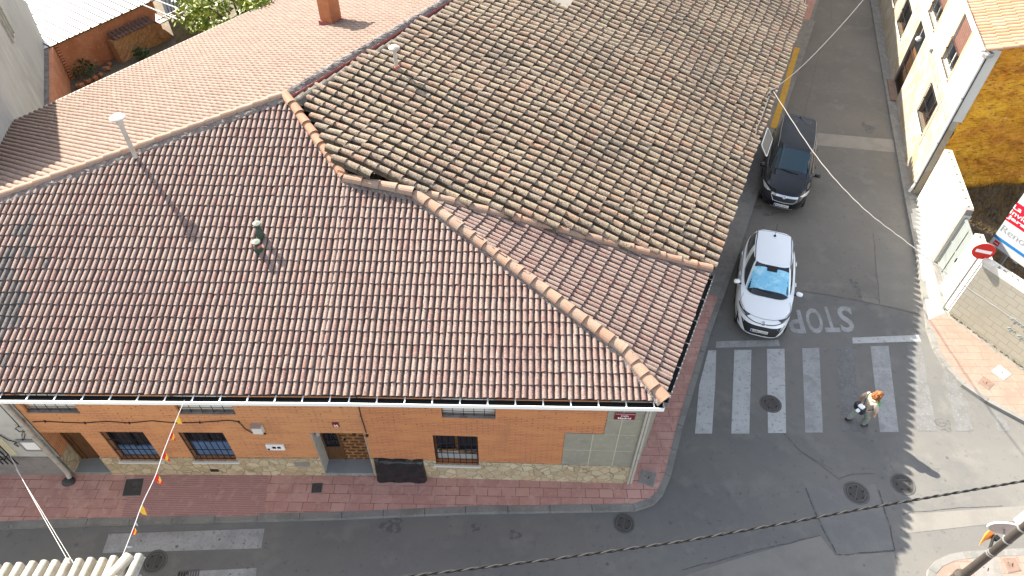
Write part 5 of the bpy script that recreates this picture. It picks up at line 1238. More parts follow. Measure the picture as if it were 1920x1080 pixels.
tiles(b, surfA, None, 0, ub - ua, 0, .45, .21, .25, MIX, lambda p: True, hs=1.2); obj('tile_cap', b, M('dark_cap_tile', (.10, .045, .03), .8, [(8, (.16, .09, .06), .5, .65)]), aw)
# rubble in the yard
for k, (px, py, sz) in enumerate(((150, 160, .35), (165, 152, .28), (178, 146, .32), (160, 168, .25), (188, 140, .22), (200, 128, .3), (205, 120, .22))):
    p = at(px, py, YZ + .08); b = B(); b.box(p, (sz, sz * .5, .13), random.random() * 3, bev=.01); b.box(p + V((sz * .3, -.1, .06)), (sz * .6, .14, .1), random.random() * 3, bev=.01)
    o = obj('brick_rubble', b, m_redbrick); tag(o, 'loose pile of broken bricks on the yard ground behind the rear roof', 'rubble', group='broken bricks in the yard')
def sprig(nm, c, r, n, leafs, mat, label, cat, stem=True, sz=.1):
    t = thing(nm, label, cat, tuple(c)); b = B(); rr = random.Random(hash(label) % 1000)
    for _ in range(n):
        while True:
            d = V((rr.uniform(-1, 1), rr.uniform(-1, 1), rr.uniform(-.1, 1)))
            if d.length < 1: break
        p = V(c) + V((d.x * r, d.y * r, .1 + d.z * r * 1.1)); a = V((rr.gauss(0, 1), rr.gauss(0, 1), rr.gauss(0, .6))).normalized(); w = a.cross(V((rr.gauss(0, 1), rr.gauss(0, 1), 1))).normalized(); s = sz * rr.uniform(.6, 1.3)
        b.add([p - a * s, p + w * s * .5, p + a * s, p - w * s * .5], [(0, 1, 2, 3)], rr.random())
    obj('leaves', b, mat, t)
    if stem:
        b = B()
        for k in range(4): b.tube([V(c) - V((0, 0, .2)), V(c) + V((rr.gauss(0, r * .3), rr.gauss(0, r * .3), r * .7))], [.025, .01], 5)
        obj('stem', b, m_bark, t)
sprig('weed', at(268, 108, .45), .38, 130, 0, m_leafdark, 'dark weed bush growing against the adobe wall', 'bush')
sprig('weed', at(350, 58, .6), .6, 110, 0, m_leaf, 'thin pale creeper hanging in the shaded yard', 'bush', sz=.08)
sprig('weed', at(165, 140, .4), .6, 120, 0, m_leafdark, 'low dark weeds among the bricks at the shed foot', 'bush')
# blue roofed shed and poles
bs = thing('blue_shed', 'small shed with a dark blue ribbed metal roof at the back of the yard', 'shed', tuple(at(330, -10, YZ)))
k0, k1, k2, k3 = at(286, 16, 2.1), at(312, 30, 1.9), at(376, 2, 1.9), at(420, -60, 2.4); k4 = at(280, -60, 2.6)
b = B(); N_ = 26
for i in range(N_):
    f0, f1 = i / N_, (i + 1) / N_; up = V((0, 0, .05 if i % 2 else 0))
    A, C = k1.lerp(k2, f0), k1.lerp(k2, f1); D, E_ = k4.lerp(k3, f1), k4.lerp(k3, f0)
    b.quad(A + up, C + up, D + up, E_ + up)
    b.quad(C + V((0, 0, .05)), C, D, D + V((0, 0, .05)))
obj('roof', b, m_bluemetal, bs)
b = B(); b.quad(V((k1.x, k1.y, 0)), V((k2.x, k2.y, 0)), k2, k1); obj('wall', b, m_earth, bs)
for k, (a, c, z, lab) in enumerate((((286, -2), (358, 25), 2.5, 'pale pole across the blue metal roof, its far end free'), ((270, 10), (344, 41), 2.4, 'pale pole lying from the shed corner over the ladder'))):
    b = B(); b.tube([at(*a, z), at(*c, z)], .035, 8); o = obj('pole', b, m_pvc); tag(o, lab, 'pole', group='pale poles in the yard')
ld = thing('ladder', 'pale ladder laid along the edge of the dark blue shed roof', 'ladder', tuple(at(345, 18, 2.2)))
A, C = at(300, 40, 2.2), at(380, 0, 2.3); sd = (C - A).cross(V((0, 0, 1))).normalized() * .2
for s in (1, -1): b = B(); b.tube([A + sd * s, C + sd * s], .04, 6); obj('rail', b, m_pvc, ld)
for k in range(9): p = A.lerp(C, (k + .5) / 9); b = B(); b.tube([p + sd, p - sd], .025, 6); obj('rung', b, m_pvc, ld)
b = B(); b.slab([at(291, 25, 1.7), at(312, 38, 1.6), at(300, 44, 1.6), at(292, 40, 1.6)], (0, 0, -.05)); o = obj('timber_board', b, m_pvc); tag(o, 'short pale board leaning at the shed corner below the ladder', 'board')
# tree
tc = at(446, 6, 3.2)
tr = thing('leafy_tree', 'bright green leafy tree behind the rear roof', 'tree', (tc.x, tc.y, YZ))
b = B(); rr = random.Random(2); clumps = []
for _ in range(75):
    while True:
        d = V((rr.uniform(-1, 1), rr.uniform(-1, 1), rr.uniform(-.8, 1)))
        if .35 < d.length < 1: break
    clumps.append((tc + V((d.x * 3.3, d.y * 3.3, d.z * 1.9)), rr.uniform(.35, .75)))
for c, r in clumps:
    for _ in range(110):
        d = V((rr.gauss(0, 1), rr.gauss(0, 1), rr.gauss(0, .8))).normalized() * r * rr.uniform(.4, 1.05); p = c + d
        a = V((rr.gauss(0, 1), rr.gauss(0, 1), rr.gauss(0, .5))).normalized(); w = a.cross((d.normalized() + V((0, 0, .8)) + V((rr.gauss(0, .4), rr.gauss(0, .4), 0))).normalized()).normalized(); s = rr.uniform(.07, .15)
        b.add([p - a * s, p - a * s * .1 + w * s * .55, p + a * s, p - a * s * .1 - w * s * .55], [(0, 1, 2, 3)], min(1, max(0, rr.gauss(.5, .25))))
obj('crown', b, m_leaf, tr)
b = B(); b.tube([V((tc.x, tc.y, 0)), V((tc.x + .05, tc.y, 1.2)), V((tc.x, tc.y + .1, 2.6))], [.2, .15, .10], 10)
for k in range(6): a = k * 1.05; b.tube([V((tc.x, tc.y, 1.3 + .15 * k)), V((tc.x + math.cos(a) * 1.8, tc.y + math.sin(a) * 1.8, 2.8 + .2 * k))], [.09, .03], 6)
obj('trunk', b, m_bark, tr)

# foreground house, bottom left
fh = thing('foreground_house', 'near house whose pale barrel tile eave shows at the lower left', 'house', (at(80, 1120, 0).x, at(80, 1120, 0).y - 1, 0))
e0, e1 = at(-60, 1068, 4.1), at(272, 1046, 4.1); dH = (e1 - e0); dH.z = 0; LH = dH.length; dH.normalize(); nH = V((-dH.y, dH.x, 0))
def surfH(a, s): p = e1 - dH * a - nH * s; return V((p.x, p.y, 4.1 + s * .30))
b = B(); tiles(b, surfH, None, -.0, LH + 3, 0, 3.2, .205, .42, BAR, lambda p: True, hs=.8, jit=.006, lift=.03); ro = smooth_by_angle(obj('roof', b, m_tile_pale, fh), 50)
b = B(); b.quad(surfH(.02, .05) + V((0, 0, -.05)), surfH(LH + 3, .05) + V((0, 0, -.05)), surfH(LH + 3, 3.5) + V((0, 0, -.05)), surfH(.02, 3.5) + V((0, 0, -.05))); obj('roof_boarding', b, m_under, ro)
b = B(); caps(b, [surfH(.25, .02), surfH(.95, 1.6)], .12, .5, .07); obj('hip_caps', b, m_tile_pale, ro)
b = B(); q = [surfH(.05, .25), surfH(LH + 3, .25), surfH(LH + 3, 3.4), surfH(.05, 3.4)]; b.prism([(p.x, p.y) for p in q], 0, 4.0); obj('wall', b, m_dirtywhite, fh)

# =================================================================== CABLES, BUNTING
def smooth_path(pts, n=12):
    out = []; P_ = [pts[0] * 2 - pts[1]] + pts + [pts[-1] * 2 - pts[-2]]
    for i in range(1, len(P_) - 2):
        for k in range(n):
            t = k / n; a, c, d, e = P_[i - 1], P_[i], P_[i + 1], P_[i + 2]
            out.append(.5 * ((2 * c) + (d - a) * t + (2 * a - 5 * c + 4 * d - e) * t * t + (3 * c - a - 3 * d + e) * t ** 3))
    out.append(pts[-1]); return out
def twisted(name, path, r, pitch, mats, label):
    path = smooth_path(path, 40); L_ = 0; A_ = []; Bs = [[], []]
    for i, p in enumerate(path):
        if i: L_ += (p - path[i - 1]).length
        d = (path[min(i + 1, len(path) - 1)] - path[max(0, i - 1)]).normalized(); u = d.cross(V((0, 0, 1))).normalized(); w = u.cross(d)
        for k in (0, 1): a = 2 * math.pi * L_ / pitch + k * math.pi; Bs[k].append(p + (u * math.cos(a) + w * math.sin(a)) * r * .8)
    t = thing(name, label, 'cable', tuple(path[len(path) // 2]))
    for k in (0, 1): b = B(); b.tube(Bs[k], r, 6); obj('strand', b, mats[k], t, smooth=True)
    return t
zc = 6.0
pts = [at(x, y, zc) for x, y in ((560, 1112), (773, 1080), (1040, 1048), (1280, 1015), (1450, 985), (1613, 955), (1780, 926), (1913, 903), (2080, 868))]
pts = [pts[0] + (pts[0] - pts[1]).normalized() * 16 + V((0, 0, .5))] + pts + [pts[-1] + (pts[-1] - pts[-2]).normalized() * 16 + V((0, 0, .5))]
fine = []
for a, c in zip(pts[:-1], pts[1:]): fine += [a.lerp(c, k / 4) for k in range(4)]
twisted('overhead_cable', fine + [pts[-1]], .0135, .36, (m_cable, M('worn_cable', (.05, .048, .046), .85, spec=.1)), 'thick twisted black cable crossing low over the junction')
ez = old_at(1446, 178) + V((0, 0, .17))
p2 = [ez, at(1530, 292, 5.0), at(1612, 384, 5.05), at(1700, 454, 5.1), at(1800, 530, 5.2), at(1925, 614, 5.3), at(2050, 690, 5.4)]
b = B(); pth = smooth_path(p2, 24); b.tube([p + V((0, 0, .006 * math.sin(i * 1.1))) for i, p in enumerate(pth)], .0135, 7); o = obj('overhead_cable', b, m_cable_grey, smooth=True); tag(o, 'grey cable running from the old eave across the street to the block wall', 'cable')
p3 = [ez, at(1500, 128, 5.05), at(1560, 67, 5.25), at(1622, -4, 5.5), at(1680, -80, 5.8)]
b = B(); b.tube(smooth_path(p3, 20), .012, 7); o = obj('overhead_cable', b, m_cable_grey, smooth=True); tag(o, 'grey cable rising from the old eave towards the far end of the street', 'cable')
b = B(); q = fp(*W(0, 820), .05); e = at(130, 1056, 4.22)
b.tube(smooth_path([fp(W(-30, 795)[0], W(-30, 795)[1], .03), at(0, 822, 3.0), at(60, 932, 3.5), at(130, 1056, 4.22)], 12), .005, 5); cord = thing('cord', 'white double cord strung from the dirty white house to the near eave', 'cord', tuple(e)); obj('cord_line', b, m_string, cord)
b = B(); b.tube(smooth_path([at(30, 880, 3.2), at(66, 938, 3.55), at(100, 994, 3.85), at(138, 1056, 4.22)], 12), .004, 5); obj('cord_line', b, m_string, cord)
bt = thing('bunting', 'string of red and yellow pennants hung from the white gutter to the near eave', 'bunting', tuple(at(345, 750, 4.42)))
bp = [(346, 750), (331, 786), (318, 818), (305, 852), (291, 893), (268, 942), (252, 985), (240, 1016), (227, 1049)]
zb = [4.42, 4.36, 4.32, 4.29, 4.27, 4.25, 4.24, 4.23, 4.24]
line = [at(x, y, z) for (x, y), z in zip(bp, zb)]
b = B(); b.tube(smooth_path(line, 8), .008, 5); obj('string', b, m_string, bt)
rr = random.Random(4)
for k, (f, hgt, mt) in enumerate(((.12, .2, 'y'), (.235, .24, 'r'), (.375, .27, 'r'), (.50, .27, 'r'), (.655, .22, 'y'), (.735, .10, 'w'), (.79, .12, 'r'), (.91, .12, 'w'))):
    i = int(f * 8); p = line[i].lerp(line[min(i + 1, 8)], f * 8 - i); d = (line[min(i + 1, 8)] - line[i]).normalized()
    sw = V((rr.gauss(.05, .03), rr.gauss(-.02, .03), 0)); w_ = .07 if mt != 'w' else .025
    b = B(); b.slab([p - d * w_, p + d * w_, p + d * w_ * .8 + sw * .4 + V((0, 0, -hgt * .5)), p + sw + V((0, 0, -hgt)), p - d * w_ * .5 + sw * .5 + V((0, 0, -hgt * .55))], d.cross(V((0, 0, 1))) * .004)
    fl = obj('pennant', b, {'y': m_yel, 'r': m_red, 'w': m_string}[mt], bt)
    if mt != 'w':
        b = B(); n_ = d.cross(V((0, 0, 1))); z1_ = hgt * (.36 if mt == 'r' else .5)
        b.slab([p - d * w_ * .8 + sw * .25 + V((0, 0, -z1_)) + n_ * .006, p + d * w_ * .86 + sw * .25 + V((0, 0, -z1_)) + n_ * .006, p + d * w_ * .55 + sw * .55 + V((0, 0, -z1_ - hgt * .26)) + n_ * .006, p - d * w_ * .45 + sw * .55 + V((0, 0, -z1_ - hgt * .26)) + n_ * .006], n_ * -.014)
        obj('stripe', b, m_yel if mt == 'r' else m_red, fl)

# =================================================================== COVERS
def manhole(px, py, r, label, z=.0, style=0, rot=0.):
    c = at(px, py, z + .004); t = thing('manhole_cover', label, 'manhole cover', tuple(c), 0, 'round iron manhole covers')
    b = B(); b.lathe([(r * .86, 0), (r * .88, .006), (r, .006), (r * 1.01, 0)], c, 40, caps=False); obj('rim', b, m_ironrim, t)
    b = B(); b.lathe([(r * .855, .0), (r * .85, .004), (0, .004)], c, 36, caps=False); pl = obj('lid', b, m_manhole, t)
    b = B()
    for k in range(6 if style else 4):
        a = rot + k * 2 * math.pi / (6 if style else 4); b.lathe([(0, .0065), (r * .09, .0065), (r * .09, .005)], c + V((math.cos(a), math.sin(a), 0)) * r * .55, 10)
    obj('pick_holes', b, m_holes, pl)
    b = B()
    if style == 2:
        for k in range(-5, 6): hw = math.sqrt(max(0, (.6 * r) ** 2 - (k * .085 * r) ** 2)); b.box(c + V((k * .085 * r, -.05 * r, .006)), (.03 * r, 1.3 * hw, .004), 0)
        b.box(c + V((.05 * r, .42 * r, .007)), (.9 * r, .12 * r, .005), .1)
    else:
        b.box(c + V((0, 0, .006)), (1.3 * r, .05 * r, .004), rot + .9); b.lathe([(r * .66, .004), (r * .68, .007), (r * .71, .007), (r * .73, .004)], c, 32, caps=False)
    obj('lid_ribs', b, m_ironrim, pl)
manhole(1170, 981, .27, 'plain round manhole cover in the road just off the pavement corner', rot=.4)
manhole(1606, 924, .33, 'dark round manhole cover in shade inside the asphalt patch', style=1, rot=.2)
manhole(1693, 908, .31, 'ribbed round manhole cover half in sun under the shadow edge', style=2)
manhole(1445, 757, .31, 'round manhole cover partly under a white crossing stripe', rot=1)
manhole(290, 1053, .29, 'round manhole cover beside the near tiled eave', rot=.7)
# the crossing stripe's paint over the iron cover
def plate(pxs, mat, label, z=PV, cat='cover', inner=None):
    P_ = [at(x, y, z) for x, y in pxs]; c = sum(P_, V()) / len(P_)
    t = thing('utility_cover', label, cat, (c.x, c.y, z), 0, 'square utility covers in the pavements')
    b = B(); b.prism([(p.x, p.y) for p in P_], z - .02, z + .001); obj('frame', b, m_steel if mat is not m_plate_pale else m_plate_grey, t)
    b = B(); b.prism([(c.x + (p.x - c.x) * .93, c.y + (p.y - c.y) * .93) for p in P_], z - .01, z + .006); l = obj('lid', b, mat, t)
    b = B(); b.box(c + V((.02, 0, .008)), (.09, .018, .005), .9); b.box(c + V((-.06, .05, .008)), (.02, .02, .005)); obj('lid_slot', b, m_holes, l)
plate([(236, 898), (271, 896), (264, 930), (228, 931)], m_manhole, 'large dark rectangular cover left of the ribbed paving')
plate([(585, 906), (606, 905), (603, 924), (583, 925)], m_manhole, 'small dark square cover in the red paving below the studded door')
plate([(1205, 879), (1232, 887), (1225, 915), (1196, 904)], m_plate_grey, 'grey concrete cover on the rounded red pavement corner')
plate([(1873, 683), (1898, 702), (1882, 714), (1857, 696)], m_plate_pale, 'white square cover in the sunlit pink pavement')
plate([(1843, 703), (1866, 719), (1854, 732), (1832, 717)], m_plate_rust, 'brown square cover nearest the kerb in the pink pavement')
plate([(1822, 1047), (1866, 1046), (1886, 1090), (1830, 1090)], m_plate_grey, 'large grey concrete cover beside the foot of the lamp post')
plate([(1877, 1046), (1904, 1045), (1916, 1070), (1890, 1075)], m_plate_rust, 'brown ribbed cover right of the lamp post')
dg = thing('drain_grate', 'iron drain grate with parallel slots at the lower picture edge by the lane marking', 'drain', tuple(at(352, 1076, 0)))
P_ = [at(x, y, .004) for x, y in ((335, 1072), (373, 1069), (370, 1092), (330, 1095))]
b = B(); b.poly([p for p in P_]); obj('pit', b, m_holes, dg)
b = B()
for k in range(9): f = k / 8; A = P_[0].lerp(P_[1], f); C = P_[3].lerp(P_[2], f); d = (P_[1] - P_[0]).normalized() * .014; b.slab([A - d, A + d, C + d, C - d], (0, 0, .012))
for A, C in ((P_[0], P_[1]), (P_[3], P_[2])): d = (P_[3] - P_[0]).normalized() * .02; b.slab([A - d, A + d, C + d, C - d], (0, 0, .013))
obj('bars', b, m_ironrim, dg)
# small dark sack at the downpipe foot
def stone(px, py, r, label):
    bm = bmesh.new(); bmesh.ops.create_icosphere(bm, subdivisions=2, radius=1); c = at(px, py, PV)
    for v in bm.verts: v.co = c + V((v.co.x * r * 1.3, v.co.y * r, max(-.02, v.co.z * r * .6))) + V((random.gauss(0, .01), random.gauss(0, .01), 0))
    o = finish('dark_lump', bm, m_manhole, None, True); tag(o, label, 'lump')
stone(129, 903, .14, 'small dark mound of dirt at the foot of the corner downpipe')

# =================================================================== CARS
def sring(z, yf, yr, w, n, N=72, zf=None):
    yc, ry = (yf + yr) / 2, (yf - yr) / 2; out = []
    for k in range(N):
        t = 2 * math.pi * k / N; s_, c_ = math.sin(t), math.cos(t)
        x = w * math.copysign(abs(s_) ** (2 / n[0]), s_); nn = n[1] if c_ > 0 else n[2]
        y = yc + ry * math.copysign(abs(c_) ** (2 / nn), c_)
        out.append(V((x, y, z if zf is None else zf(x, y))))
    return out
def car(P, label, loc, heading, paint):
    """heading: azimuth the front points to; local frame has its front at +y"""
    t = thing('parked_car', label, 'car', loc, -heading, 'cars parked in the side street'); t.scale = P['scale']
    N = 72
    lo = [sring(z, yf, yr, w, P['n'], N) for z, yf, yr, w in P['low']]
    deck = P['deck']; yf, yr, w = P['shoulder']
    def dz(x, y):
        for (a, za), (c, zc) in zip(deck[:-1], deck[1:]):
            if c <= y <= a: 
                z = za + (zc - za) * (a - y) / (a - c); break
        else: z = deck[0][1] if y > deck[0][0] else deck[-1][1]
        return z - P['crown'] * (abs(x) / w) ** 2.6
    sh = sring(0, yf, yr, w, P['n'], N, dz); rings = lo + [sh]
    for k in (.94, .84, .7, .54, .38, .22, .08):
        rings.append(sring(0, (yf + yr) / 2 + (yf - yr) / 2 * (k ** .8), (yf + yr) / 2 - (yf - yr) / 2 * (k ** .8), w * k, P['n'], N, dz))
    b = B(); vs = [p for r in rings for p in r]; fs = []
    for i in range(len(rings) - 1):
        for k in range(N): fs.append((i * N + k, i * N + (k + 1) % N, (i + 1) * N + (k + 1) % N, (i + 1) * N + k))
    fs.append(tuple((len(rings) - 1) * N + k for k in range(N))); fs.append(tuple(range(N - 1, -1, -1)))
    b.add(vs, fs); bmb = b.bm()
    body = finish('body', bmb, paint, t, True, True, True); smooth_by_angle(body, 38)
    # greenhouse
    G = [sring(z, a, c, w_, nn, N) for z, a, c, w_, nn in P['glass']]
    def angle(k): return k * 360 / N
    parts = {'windscreen': (B(), []), 'side_window': (B(), []), 'pillars': (B(), []), 'rear_window': (B(), [])}
    sw = [B(), B()]
    for k in range(N):
        a = (angle(k) + 180 / N); a = a if a <= 180 else 360 - a; rt = 0 if angle(k) < 180 else 1
        A1, A2, Bp0, Bp1, C1, C2 = P['ang']
        if a < A1: tgt = parts['windscreen'][0]
        elif a < A2 or Bp0 < a < Bp1 or C1 < a < C2: tgt = parts['pillars'][0]
        elif a < C1: tgt = sw[rt]
        else: tgt = parts['rear_window'][0]
        for i in range(len(G) - 1): tgt.quad(G[i][k], G[i][(k + 1) % N], G[i + 1][(k + 1) % N], G[i + 1][k])
    def put(nm, b, m):
        bm = b.bm(); bmesh.ops.remove_doubles(bm, verts=list(bm.verts), dist=1e-4); return finish(nm, bm, m, t, True, True, True)
    put('windscreen', parts['windscreen'][0], m_carglass); put('rear_window', parts['rear_window'][0], m_carglass); put('pillars', parts['pillars'][0], paint)
    for s in sw: put('side_window', s, m_carglass)
    top = G[-1]; zt, ya, yb, wt, nt = P['glass'][-1]; rr = [top]
    zr = lambda x, y: zt + P['roofcrown'] * (1 - (abs(x) / wt) ** 2.2) * (1 - abs((y - (ya + yb) / 2) / ((ya - yb) / 2)) ** 2.6)
    for k in (.97, .9, .76, .58, .4, .2): rr.append(sring(0, (ya + yb) / 2 + (ya - yb) / 2 * k, (ya + yb) / 2 - (ya - yb) / 2 * k, wt * k, nt, N, zr))
    b = B(); vs = [p for r in rr for p in r]; b.add(vs, [(i * N + k, i * N + (k + 1) % N, (i + 1) * N + (k + 1) % N, (i + 1) * N + k) for i in range(len(rr) - 1) for k in range(N)] + [tuple((len(rr) - 1) * N + k for k in range(N))])
    roof_ = obj('roof', b, P['roofmat'] or paint, t, True, True)
    # surface to project details on
    vv = []; ff = []
    for o in (body, roof_): 
        k0 = len(vv); vv += [v.co.copy() for v in o.data.vertices]; ff += [tuple(i + k0 for i in p.vertices) for p in o.data.polygons]
    for i in range(len(G) - 1):
        for k in range(N): k0 = len(vv); vv += [G[i][k], G[i][(k + 1) % N], G[i + 1][(k + 1) % N], G[i + 1][k]]; ff.append((k0, k0 + 1, k0 + 2, k0 + 3))
    bvh = BVHTree.FromPolygons(vv, ff)
    def shoot(u, v, mode):
        if mode == 'front': o, d = V((u, 4, v)), V((0, -1, 0))
        elif mode == 'top': o, d = V((u, v, 4)), V((0, 0, -1))
        elif mode == 'lamp':                                      # seen from ahead, outside and above
            d = V((-.50 if u > 0 else .50, -.50, -.70)); o = V((u, v, .74)) - d * 3
        h = bvh.ray_cast(o, d)
        if h[0] is None: return None
        n = h[1]; n = n if n.dot(d) < 0 else -n
        return h[0] + n * (.012 if mode == 'lamp' else .006)
    def patch(nm, poly, mode, m, parent=t, n=7, lift=.0, thick=0):
        """quad given by 4 corners (or an outline split about its centre) laid on the body"""
        b = B()
        if len(poly) == 4:
            A, Bq, Cq, D = [V((p[0], p[1])) for p in poly]; g = []
            for j in range(n + 1):
                for i in range(n + 1):
                    u, v = i / n, j / n; q = (A * (1 - u) + Bq * u) * (1 - v) + (D * (1 - u) + Cq * u) * v; g.append(shoot(q.x, q.y, mode))
            for j in range(n):
                for i in range(n):
                    ids = (j * (n + 1) + i, j * (n + 1) + i + 1, (j + 1) * (n + 1) + i + 1, (j + 1) * (n + 1) + i); ps = [g[k] for k in ids]
                    if all(p is not None for p in ps): b.quad(*[p + V((0, lift * .7, lift)) for p in ps])
        else:
            c = sum((V((p[0], p[1])) for p in poly), V((0, 0))) / len(poly); pts = []
            for i in range(len(poly)):
                A, C = V(poly[i][:2]), V(poly[(i + 1) % len(poly)][:2])
                for k in range(4): pts.append(A.lerp(C, k / 4))
            m_ = 5; rows = [[shoot(*(c.lerp(p, r / m_)), mode) for p in pts] for r in range(1, m_ + 1)]; c3 = shoot(c.x, c.y, mode); L_ = len(pts)
            for k in range(L_):
                tri = [c3, rows[0][k], rows[0][(k + 1) % L_]]
                if all(p is not None for p in tri): b.add([p + V((0, lift * .7, lift)) for p in tri], [(0, 1, 2)])
            for r in range(m_ - 1):
                for k in range(L_):
                    ps = [rows[r][k], rows[r][(k + 1) % L_], rows[r + 1][(k + 1) % L_], rows[r + 1][k]]
                    if all(p is not None for p in ps): b.quad(*[p + V((0, lift * .7, lift)) for p in ps])
        bm = b.bm(); bmesh.ops.remove_doubles(bm, verts=list(bm.verts), dist=1e-5)
        return finish(nm, bm, m, parent, True, True, True)
    def line(nm, pts, mode, m, r=.006, parent=t):
        q = []
        for A, C in zip(pts[:-1], pts[1:]):
            for k in range(8): s = shoot(A[0] + (C[0] - A[0]) * k / 8, A[1] + (C[1] - A[1]) * k / 8, mode); q += [s - V((0, 0, .003))] if s else []
        s = shoot(*pts[-1], mode); q += [s] if s else []
        b = B(); b.tube(q, r, 5); return obj(nm, b, m, parent, False, True)
    mir = lambda poly: [(-x, y) for x, y in poly]
    P['details'](t, patch, line, mir, shoot, body, paint)
    # wheels
    for sx in (-1, 1):
        for y in P['axles']:
            c = V((sx * (P['low'][3][3] - .20), y, .315)); b = B(); b.lathe([(.21, -.10), (.30, -.10), (.315, -.07), (.315, .07), (.30, .10), (.21, .10), (.21, -.10)], c, 24, axis=(1, 0, 0)); wh = obj('wheel', b, m_rub, t, False, True)
            b = B(); b.lathe([(0, .06), (.06, .07), (.2, .085), (.21, .09), (.21, -.06), (0, -.06)], c, 20, axis=(sx, 0, 0)); obj('rim', b, m_steel, wh, False, True)
            b = B(); b.lathe([(.34, 0), (.36, .012), (.36, .02), (.34, .02)], V((sx * (P['low'][3][3] + .0), y, .33)) - V((sx * .008, 0, 0)), 24, axis=(sx, 0, 0))
    # door mirrors
    mx, my, mz = P['mirror']
    for s in (-1, 1):
        b = B(); b.box(V((s * (mx + .10), my, mz)), (.20, .13, .13), Matrix.Rotation(s * .18, 3, 'Z'), bev=.05); mo = obj('door_mirror', b, P['mirmat'][0 if s > 0 else 1], t, True, True)
        b = B(); b.box(V((s * (mx + .0), my + .01, mz - .05)), (.10, .06, .04), bev=.012); obj('mirror_arm', b, m_rub, mo, False, True)
        b = B(); b.box(V((s * (mx + .10), my - .067, mz)), (.15, .006, .085)); obj('mirror_glass', b, m_carglass, mo, False, True)
    return t
m_carglass = M('car_glass', (.008, .012, .02), .04, spec=.8)
m_wsblue = M('tinted_windscreen', (.012, .042, .062), .06, spec=.8)
m_cwhite = M('white_car_paint', (.86, .88, .90), .22, spec=.5, coat=.8)
m_cblack = M('black_car_paint', (.006, .007, .011), .2, spec=.3, coat=.45)
m_croofblk = M('dull_black_roof', (.012, .013, .018), .45, [(3, (.018, .02, .025), .45, .65)], spec=.3)
m_lamp = M('headlamp_lens', (.55, .56, .56), .12, spec=.7)
m_lampdark = M('headlamp_dark', (.05, .055, .065), .1, spec=.7)
m_chrome = M('chrome', (.75, .76, .78), .12, metal=1.0)
m_plate = M('number_plate', (.74, .74, .71), .5)
m_eu = M('plate_blue', (.02, .06, .35), .5)
m_shade = M('blue_sunshade', (.24, .58, .80), .25, [(2.2, (.50, .78, .90), .44, .62), (6, (.12, .46, .74), .56, .70)], (3, .3, .05), coords='obj')
m_gap = M('panel_gap', (.12, .13, .135), .8)
m_gap2 = M('black_crease', (.03, .033, .04), .3)
m_haze = M('peeled_lacquer', (.13, .13, .135), .6)
def platetext(t, shoot, c, w, h, txt, parent):
    pa, pb_ = shoot(c[0] - w / 2, c[1], 'front'), shoot(c[0] + w / 2, c[1], 'front'); yb = max(pa.y, pb_.y, shoot(c[0], c[1], 'front').y) + .006
    b = B(); b.box(V((c[0], yb, c[1])), (w, .012, h), bev=.004); pl = obj('number_plate', b, m_plate, parent, False, True)
    y = yb + .008
    b = B(); b.quad(V((w / 2 + c[0] - .012, y, c[1] - h / 2 + .008)), V((w / 2 + c[0] - .055, y, c[1] - h / 2 + .008)), V((w / 2 + c[0] - .055, y, c[1] + h / 2 - .008)), V((w / 2 + c[0] - .012, y, c[1] + h / 2 - .008))); obj('country_strip', b, m_eu, pl, False, True)
    b = B(); x1, x0 = c[0] - w / 2 + .02, c[0] + w / 2 - .065
    put_text(b, txt, V((x0, y, c[1] - h * .32)), V((x1, y, c[1] - h * .32)), V((x1, y, c[1] + h * .32)), V((x0, y, c[1] + h * .32)), .012); obj('plate_lettering', b, m_letter_dark, pl, False, True)
